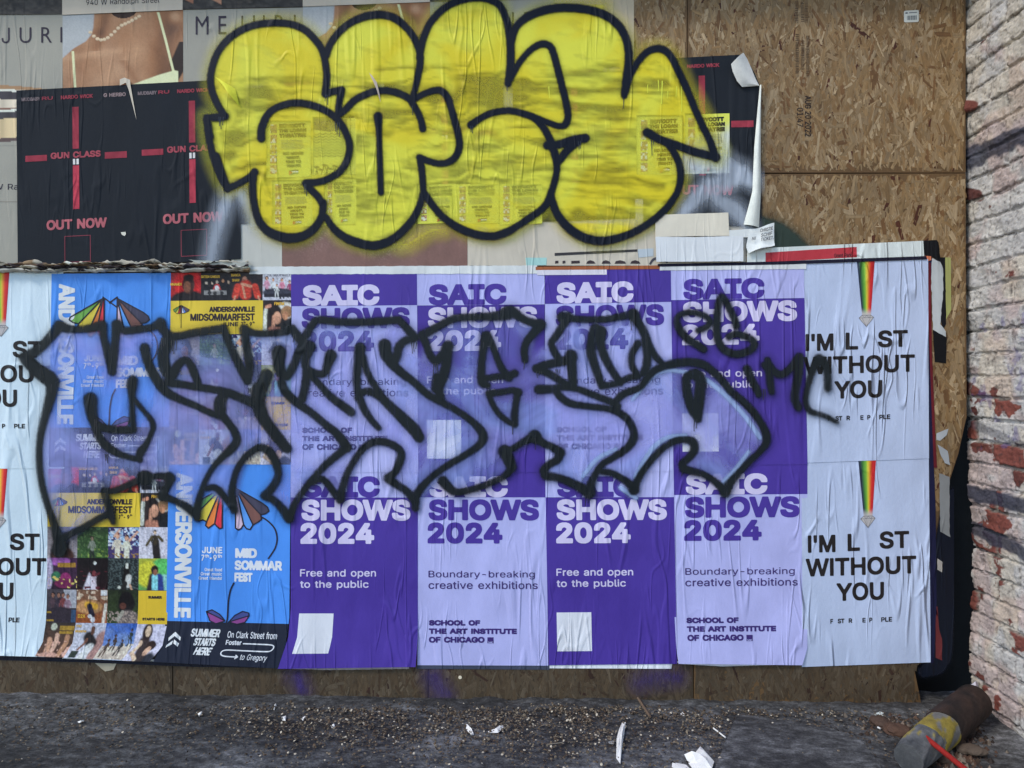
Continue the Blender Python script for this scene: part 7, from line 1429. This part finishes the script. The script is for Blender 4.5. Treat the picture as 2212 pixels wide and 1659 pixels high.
# ================================================================== ON THE GROUND
def seeds():
    V, F, Cc = [], [], []
    n = 0
    tries = 0
    while n < 5000 and tries < 60000:
        tries += 1
        px = random.triangular(-40, 2000, 1250) if random.random() < .65 else random.uniform(-40, 1990)
        py = 1505 + abs(random.gauss(0, 1)) * 62 + (px / 2212) * 22
        if py > 1680: continue
        d = fbm(np.array([px / 90.0]), np.array([py / 40.0]), 3, 3)[0]
        if px < 480 and random.random() < .68: continue
        if d < 0.40 and random.random() < .75: continue
        if px > 1560 and py > 1548 and random.random() < .95: continue
        x, y, z = GP(px, py, 0.010)
        if y > -0.006: continue
        r = random.uniform(0.0026, 0.0062) * (1.25 if random.random() < .1 else 1)
        el = random.uniform(0.6, 1.0); an = random.uniform(0, 2 * pi)
        tx, ty = random.gauss(0, .45), random.gauss(0.35, .45)
        k = len(V)
        m = 7
        h = r * max(abs(tx), abs(ty)) * .6
        V.append((x, y, z + h + 0.0012))
        for i in range(m):
            a = 2 * pi * i / m + random.uniform(-.15, .15)
            u, v = r * cos(a), r * el * sin(a)
            uu, vv = u * cos(an) - v * sin(an), u * sin(an) + v * cos(an)
            V.append((x + uu, y + vv, z + h + uu * tx * .6 + vv * ty * .6))
        t = random.random()
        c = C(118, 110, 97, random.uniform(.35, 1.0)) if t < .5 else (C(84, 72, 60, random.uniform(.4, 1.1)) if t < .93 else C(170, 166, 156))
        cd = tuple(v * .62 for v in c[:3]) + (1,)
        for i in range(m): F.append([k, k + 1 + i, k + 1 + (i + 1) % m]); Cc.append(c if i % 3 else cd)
        n += 1
    o = mesh('fallen_seeds', V, F, M_LITTER, fcol=Cc)
    tag(o, 'drift of round tan tree seeds along the foot of the boards', 'seeds', kind='stuff')
    V, F, Cc = [], [], []
    for _ in range(5200):
        px = random.uniform(-40, 2050); py = 1500 + abs(random.gauss(0, 1)) * 75 + (px / 2212) * 22
        if py > 1690: continue
        x, y, z = GP(px, py, 0.008)
        if y > -0.004: continue
        L_ = random.uniform(.004, .02); w = random.uniform(.0015, .006); an = random.uniform(0, 2 * pi)
        k = len(V); dx, dy = cos(an), sin(an); up = random.uniform(0, .006)
        V += [(x - dx * L_ / 2, y - dy * L_ / 2, z), (x - dy * w, y + dx * w, z + up), (x + dx * L_ / 2, y + dy * L_ / 2, z + random.uniform(0, .004)), (x + dy * w, y - dx * w, z + up * .5)]
        F += [[k, k + 1, k + 2], [k, k + 2, k + 3]]
        c = random.choice([C(52, 44, 36), C(70, 58, 46), C(36, 32, 28), C(88, 76, 60), C(104, 100, 92)])
        Cc += [c, c]
    o = mesh('leaf_litter', V, F, M_LITTER, fcol=Cc)
    tag(o, 'dark crumbs of leaf and bark strewn among the seeds', 'leaf litter', kind='stuff')
seeds()

def ground_paper(pts, h, label, curl=0.02, col=None, name='paper_scrap', cat='paper', group=None, h0=0.006):
    """a torn piece of paper on the pavement: outline in photo pixels, domed a little"""
    P = [GP(a, b, h0) for a, b in pts]
    c = np.mean(np.array(P), 0)
    V = [tuple(c + np.array([0, 0, curl]))]
    n = len(P)
    for k, (t, f) in enumerate(((0.5, 0.8), (1.0, 0.0))):
        for i, p in enumerate(P):
            q = c + (np.array(p) - c) * t
            V.append((q[0], q[1], p[2] + curl * f * (0.6 + 0.8 * ((i * 7 + k * 3) % 5) / 4) + (h if t == 1 else 0) * ((i * 5) % 3) / 2))
    F = [[0, 1 + i, 1 + (i + 1) % n] for i in range(n)] + [[1 + i, 1 + n + i, 1 + n + (i + 1) % n, 1 + (i + 1) % n] for i in range(n)]
    o = mesh(name, V, F, M_LITTER, origin=tuple(c), vcol=col or C(206, 208, 214))
    return tag(o, label, cat, group)
ground_paper([(1344, 1560), (1352, 1562), (1346, 1604), (1340, 1650), (1331, 1640), (1332, 1596), (1337, 1576)], 0.004, 'long curved white strip of paper on the ground below the third column', 0.022)
ground_paper([(1500, 1628), (1513, 1616), (1528, 1630), (1543, 1645), (1538, 1664), (1500, 1668), (1488, 1650), (1478, 1634)], 0.008, 'largest torn white paper on the ground, spotted brown, beside the flat slab', 0.026)
ground_paper([(1452, 1646), (1482, 1654), (1500, 1672), (1450, 1674)], 0.004, 'pale torn paper cut by the bottom edge of the picture', 0.008)
ground_paper([(1004, 1564), (1010, 1566), (1022, 1582), (1024, 1588), (1018, 1589), (1008, 1578)], 0.003, 'short white torn paper strip below the second column', 0.012)
ground_paper([(1054, 1580), (1072, 1576), (1087, 1567), (1088, 1572), (1076, 1584), (1056, 1584)], 0.002, 'bent pale paper strip right of the short white one', 0.010)
ground_paper([(589, 1527), (596, 1521), (598, 1524), (592, 1535)], 0.003, 'upright white flake by the foot of the boards under the blue poster', 0.010)
ground_paper([(608, 1549), (618, 1547), (617, 1558), (610, 1556)], 0.003, 'small bluish white scrap under the blue poster', 0.006)
ground_paper([(650, 1552), (660, 1547), (663, 1549), (654, 1557)], 0.002, 'narrow white scrap under the leftmost purple poster', 0.006)
ground_paper([(714, 1567), (722, 1564), (724, 1570), (717, 1573)], 0.002, 'tiny crumpled white scrap under the leftmost purple poster', 0.008)
ground_paper([(167, 1559), (180, 1555), (181, 1558), (171, 1562)], 0.002, 'small white fleck on the bare pavement at the left', 0.004)
ground_paper([(427, 1541), (436, 1537), (437, 1541), (430, 1548)], 0.002, 'pale sliver among the seeds left of the purple posters', 0.005)
ground_paper([(1468, 1540), (1474, 1538), (1482, 1546), (1480, 1549), (1471, 1546)], 0.002, 'small white oval scrap near the boards right of the long strip', 0.006)
ground_paper([(1313, 1601), (1327, 1600), (1326, 1608), (1316, 1607)], 0.001, 'faded grey square scrap left of the long strip', 0.003, C(120, 126, 132))
ground_paper([(1886, 1540), (1900, 1537), (1912, 1542), (1908, 1548), (1890, 1546)], 0.003, 'whitish scrap at the foot of the boards near the dark gap', 0.008, C(170, 184, 192))
ground_paper([(1926, 1515), (1932, 1508), (1958, 1514), (1972, 1520), (1960, 1524), (1936, 1522)], 0.004, 'larger whitish scrap tucked under the dark gap', 0.010, C(176, 188, 196))
ground_paper([(2082, 1492), (2098, 1482), (2113, 1476), (2114, 1524), (2100, 1512)], 0.01, 'bluish white paper leaning on the brick wall behind the pipe', 0.03, C(200, 206, 226), h0=0.10)
def stick(a, b, r, col, name, label, cat, h=0.010, sides=8):
    A, B = np.array(GP(a[0], a[1], h)), np.array(GP(b[0], b[1], h))
    d = (B - A) / np.linalg.norm(B - A); u = np.cross(d, (0, 0, 1)); u /= np.linalg.norm(u); w = np.cross(u, d)
    V, F = [], []
    for p in (A, B):
        for i in range(sides): V.append(tuple(p + r * (u * cos(2 * pi * i / sides) + w * sin(2 * pi * i / sides))))
    F = [[i, (i + 1) % sides, sides + (i + 1) % sides, sides + i] for i in range(sides)] + [list(range(sides))[::-1], list(range(sides, 2 * sides))]
    return tag(mesh(name, V, F, M_LITTER, origin=tuple(A), vcol=col), label, cat)
stick((1537, 1570), (1567, 1593), 0.0032, C(206, 208, 212), 'paper_stick', 'thin white stick on the ground left of the flat slab', 'stick')
stick((1182, 1608), (1215, 1604), 0.0018, C(120, 116, 108), 'twig', 'thin grey twig on the pavement below the second column', 'twig')
stick((1378, 1508), (1404, 1548), 0.006, C(92, 80, 70), 'dry_leaf_stalk', 'dry brown stalk leaning at the foot of the boards', 'stalk', 0.03)

# flat slab (a worn grey plate lying on the pavement)
pts = [(1592, 1542), (1640, 1548), (1720, 1561), (1800, 1575), (1862, 1600), (1900, 1650), (1916, 1690), (1530, 1690), (1548, 1650), (1566, 1606)]
top = [GP(a, b, 0.012) for a, b in pts]
bot = [(p[0], p[1], p[2] - 0.02) for p in top]
n = len(top)
F = [list(range(n))[::-1]] + [[i, n + i, n + (i + 1) % n, (i + 1) % n] for i in range(n)]
tag(mesh('pavement_slab', top + bot, F, M_ASPHALT, origin=top[0]), 'flat worn grey slab lying on the pavement at the lower right', 'slab')

# fallen bollard: rusty pipe, yellow band, broken concrete foot
def bollard():
    A = np.array((2.075, -0.20, 0.075)); B = np.array((1.600, -0.585, 0.036))
    root = thing('fallen_bollard', tuple(B), 'fallen rusty bollard with a yellow band and broken concrete end by the brick wall', 'bollard')
    d = (B - A) / np.linalg.norm(B - A); u = np.cross(d, (0, 0, 1)); u /= np.linalg.norm(u); w = np.cross(u, d)
    Ln = np.linalg.norm(B - A)
    def tube(name, t0, t1, r0, r1, rough, colf, cap0, cap1, seed):
        n, m = 40, max(6, int((t1 - t0) * 40))
        V, Cc = [], []
        for j in range(m + 1):
            t = t0 + (t1 - t0) * j / m
            for i in range(n):
                a = 2 * pi * i / n
                nn = fbm(np.array([cos(a) * 2 + 5 + seed]), np.array([sin(a) * 2 + t * 9]), seed, 3)[0] - .5
                r = (r0 + (r1 - r0) * j / m) * (1 + rough * nn)
                tt = t + (0.05 * nn if j in (0, m) and rough > .1 else 0)
                V.append(tuple(A + d * Ln * tt + r * (u * cos(a) + w * sin(a)))); Cc.append(colf(t, a, nn))
        F = [[j * n + i, j * n + (i + 1) % n, (j + 1) * n + (i + 1) % n, (j + 1) * n + i] for j in range(m) for i in range(n)]
        if cap0: F.append(list(range(n)))
        if cap1: F.append(list(range(m * n, m * n + n))[::-1])
        return mesh(name, V, F, M_PLAIN, root, vcol=Cc, smooth=False)
    tube('rusty_pipe', -0.05, 0.52, 0.076, 0.075, 0.11, lambda t, a, k: C(52 + 60 * k, 42 + 40 * k, 39 + 30 * k, .6), True, True, 3)
    tube('yellow_band', 0.50, 0.76, 0.072, 0.070, 0.12, lambda t, a, k: C(130 + 80 * k, 120 + 70 * k, 60, .7) if k > -0.05 - (t - .5) * .3 else C(92, 94, 96), True, True, 5)
    tube('concrete_end', 0.74, 1.06, 0.070, 0.058, 0.26, lambda t, a, k: C(78 + 90 * k, 82 + 90 * k, 88 + 90 * k, .9) if k < .2 else C(120, 112, 60), True, True, 8)
bollard()
rod = thing('red_rod', GP(2040, 1625, 0.11), 'red plastic rod with a dark tip leaning over the fallen bollard', 'rod')
A = np.array(GP(1988, 1584, 0.115)); B = np.array(GP(2120, 1690, 0.07))
d = (B - A) / np.linalg.norm(B - A); u = np.cross(d, (0, 0, 1)); u /= np.linalg.norm(u); w = np.cross(u, d)
def rodpart(name, t0, t1, r, col):
    V, F = [], []
    n = 14
    for t in np.linspace(t0, t1, 5):
        for i in range(n): V.append(tuple(A + (B - A) * t + r * (u * cos(2 * pi * i / n) + w * sin(2 * pi * i / n))))
    F = [[j * n + i, j * n + (i + 1) % n, (j + 1) * n + (i + 1) % n, (j + 1) * n + i] for j in range(4) for i in range(n)] + [list(range(n)), list(range(4 * n, 5 * n))[::-1]]
    mesh(name, V, F, M_PLAIN, rod, vcol=col, smooth=True)
rodpart('shaft', 0.07, 1.0, 0.0105, C(122, 28, 24))
rodpart('tip', 0.0, 0.075, 0.0098, C(60, 54, 58))

# broken rubble round the bollard
def rock(px, py, r, h, seed, col, label):
    rs = random.Random(seed)
    c = np.array(GP(px, py, h))
    bm = __import__('bmesh').new()
    __import__('bmesh').ops.create_icosphere(bm, subdivisions=3, radius=1.0)
    sx, sy, sz = r * rs.uniform(.8, 1.4), r * rs.uniform(.6, 1.0), r * rs.uniform(.35, .6)
    rot = rs.uniform(0, pi)
    V = []
    for v in bm.verts:
        p = v.co
        k = 1 + .5 * (fbm(np.array([p.x * 1.5 + seed]), np.array([p.y * 1.5 + p.z * 2]), seed, 3)[0] - .5)
        x, y, z = p.x * sx * k, p.y * sy * k, max(-.5, p.z) * sz * k
        V.append((c[0] + x * cos(rot) - y * sin(rot), c[1] + x * sin(rot) + y * cos(rot), c[2] + z))
    F = [[v.index for v in f.verts] for f in bm.faces]
    bm.free()
    return tag(mesh('rubble_stone', V, F, M_PLAIN, origin=tuple(c), vcol=col), label, 'stone', 'rubble round the fallen bollard')
rock(1905, 1562, 0.055, .012, 3, C(62, 50, 44), 'dark brown rubble stone left of the bollard, farther of two')
rock(1938, 1578, 0.050, .012, 5, C(70, 54, 46), 'brown rubble stone left of the bollard, touching its yellow band')
rock(2062, 1602, 0.050, .015, 7, C(64, 54, 48), 'dark rubble stone between the bollard and the brick wall, farther of two')
rock(2100, 1620, 0.055, .02, 9, C(74, 66, 60), 'grey rubble stone at the foot of the brick wall')
rock(2040, 1640, 0.040, .012, 11, C(58, 48, 42), 'dark rubble stone under the red rod')
rock(2075, 1575, 0.060, .03, 13, C(40, 34, 32), 'blackish rubble stone behind the red rod')
def crumbs():
    V, F, Cc = [], [], []
    for _ in range(900):
        t = random.random()
        px, py = (random.gauss(1925, 34), random.gauss(1552, 20)) if t < .45 else (random.gauss(2065, 34), random.gauss(1612, 26))
        if py < 1515: continue
        r = random.triangular(.003, .020, .005)
        x, y, z = GP(px, py, r * .3)
        if y > -0.004 or x > 2.16: continue
        k = len(V); m = 5
        V.append((x + random.uniform(-.3, .3) * r, y, z + r * random.uniform(.5, 1.1)))
        for i in range(m):
            a = 2 * pi * i / m + random.uniform(-.4, .4); q = r * random.uniform(.7, 1.3)
            V.append((x + q * cos(a), y + q * sin(a), z - r * .4))
        c = random.choice([C(58, 48, 42), C(78, 62, 52), C(44, 38, 36), C(96, 90, 84), C(110, 100, 92), C(66, 50, 42)], )
        for i in range(m): F.append([k, k + 1 + i, k + 1 + (i + 1) % m]); Cc.append(c)
    tag(mesh('brick_crumbs', V, F, M_PLAIN, fcol=Cc), 'loose brown brick crumbs and chips round the fallen bollard', 'rubble', kind='stuff')
crumbs()
o = stick((1896, 1571), (1902, 1574), 0.004, C(190, 196, 204), 'bottle_cap', 'small pale cap on the ground left of the bollard', 'cap')
V, F = [], []
cx, cz = WX(994), WZ(1463)
for yy, rr in ((-0.001, 0.0085), (-0.004, 0.0075)):
    for i in range(14): V.append((cx + rr * cos(2 * pi * i / 14), yy, cz + rr * sin(2 * pi * i / 14)))
F = [[i, (i + 1) % 14, 14 + (i + 1) % 14, 14 + i] for i in range(14)] + [list(range(14, 28))[::-1]]
tag(mesh('screw_washer', V, F, M_LITTER, origin=(cx, 0, cz), vcol=C(200, 196, 180)), 'pale round washer screwed to the dark board below the second column', 'washer')
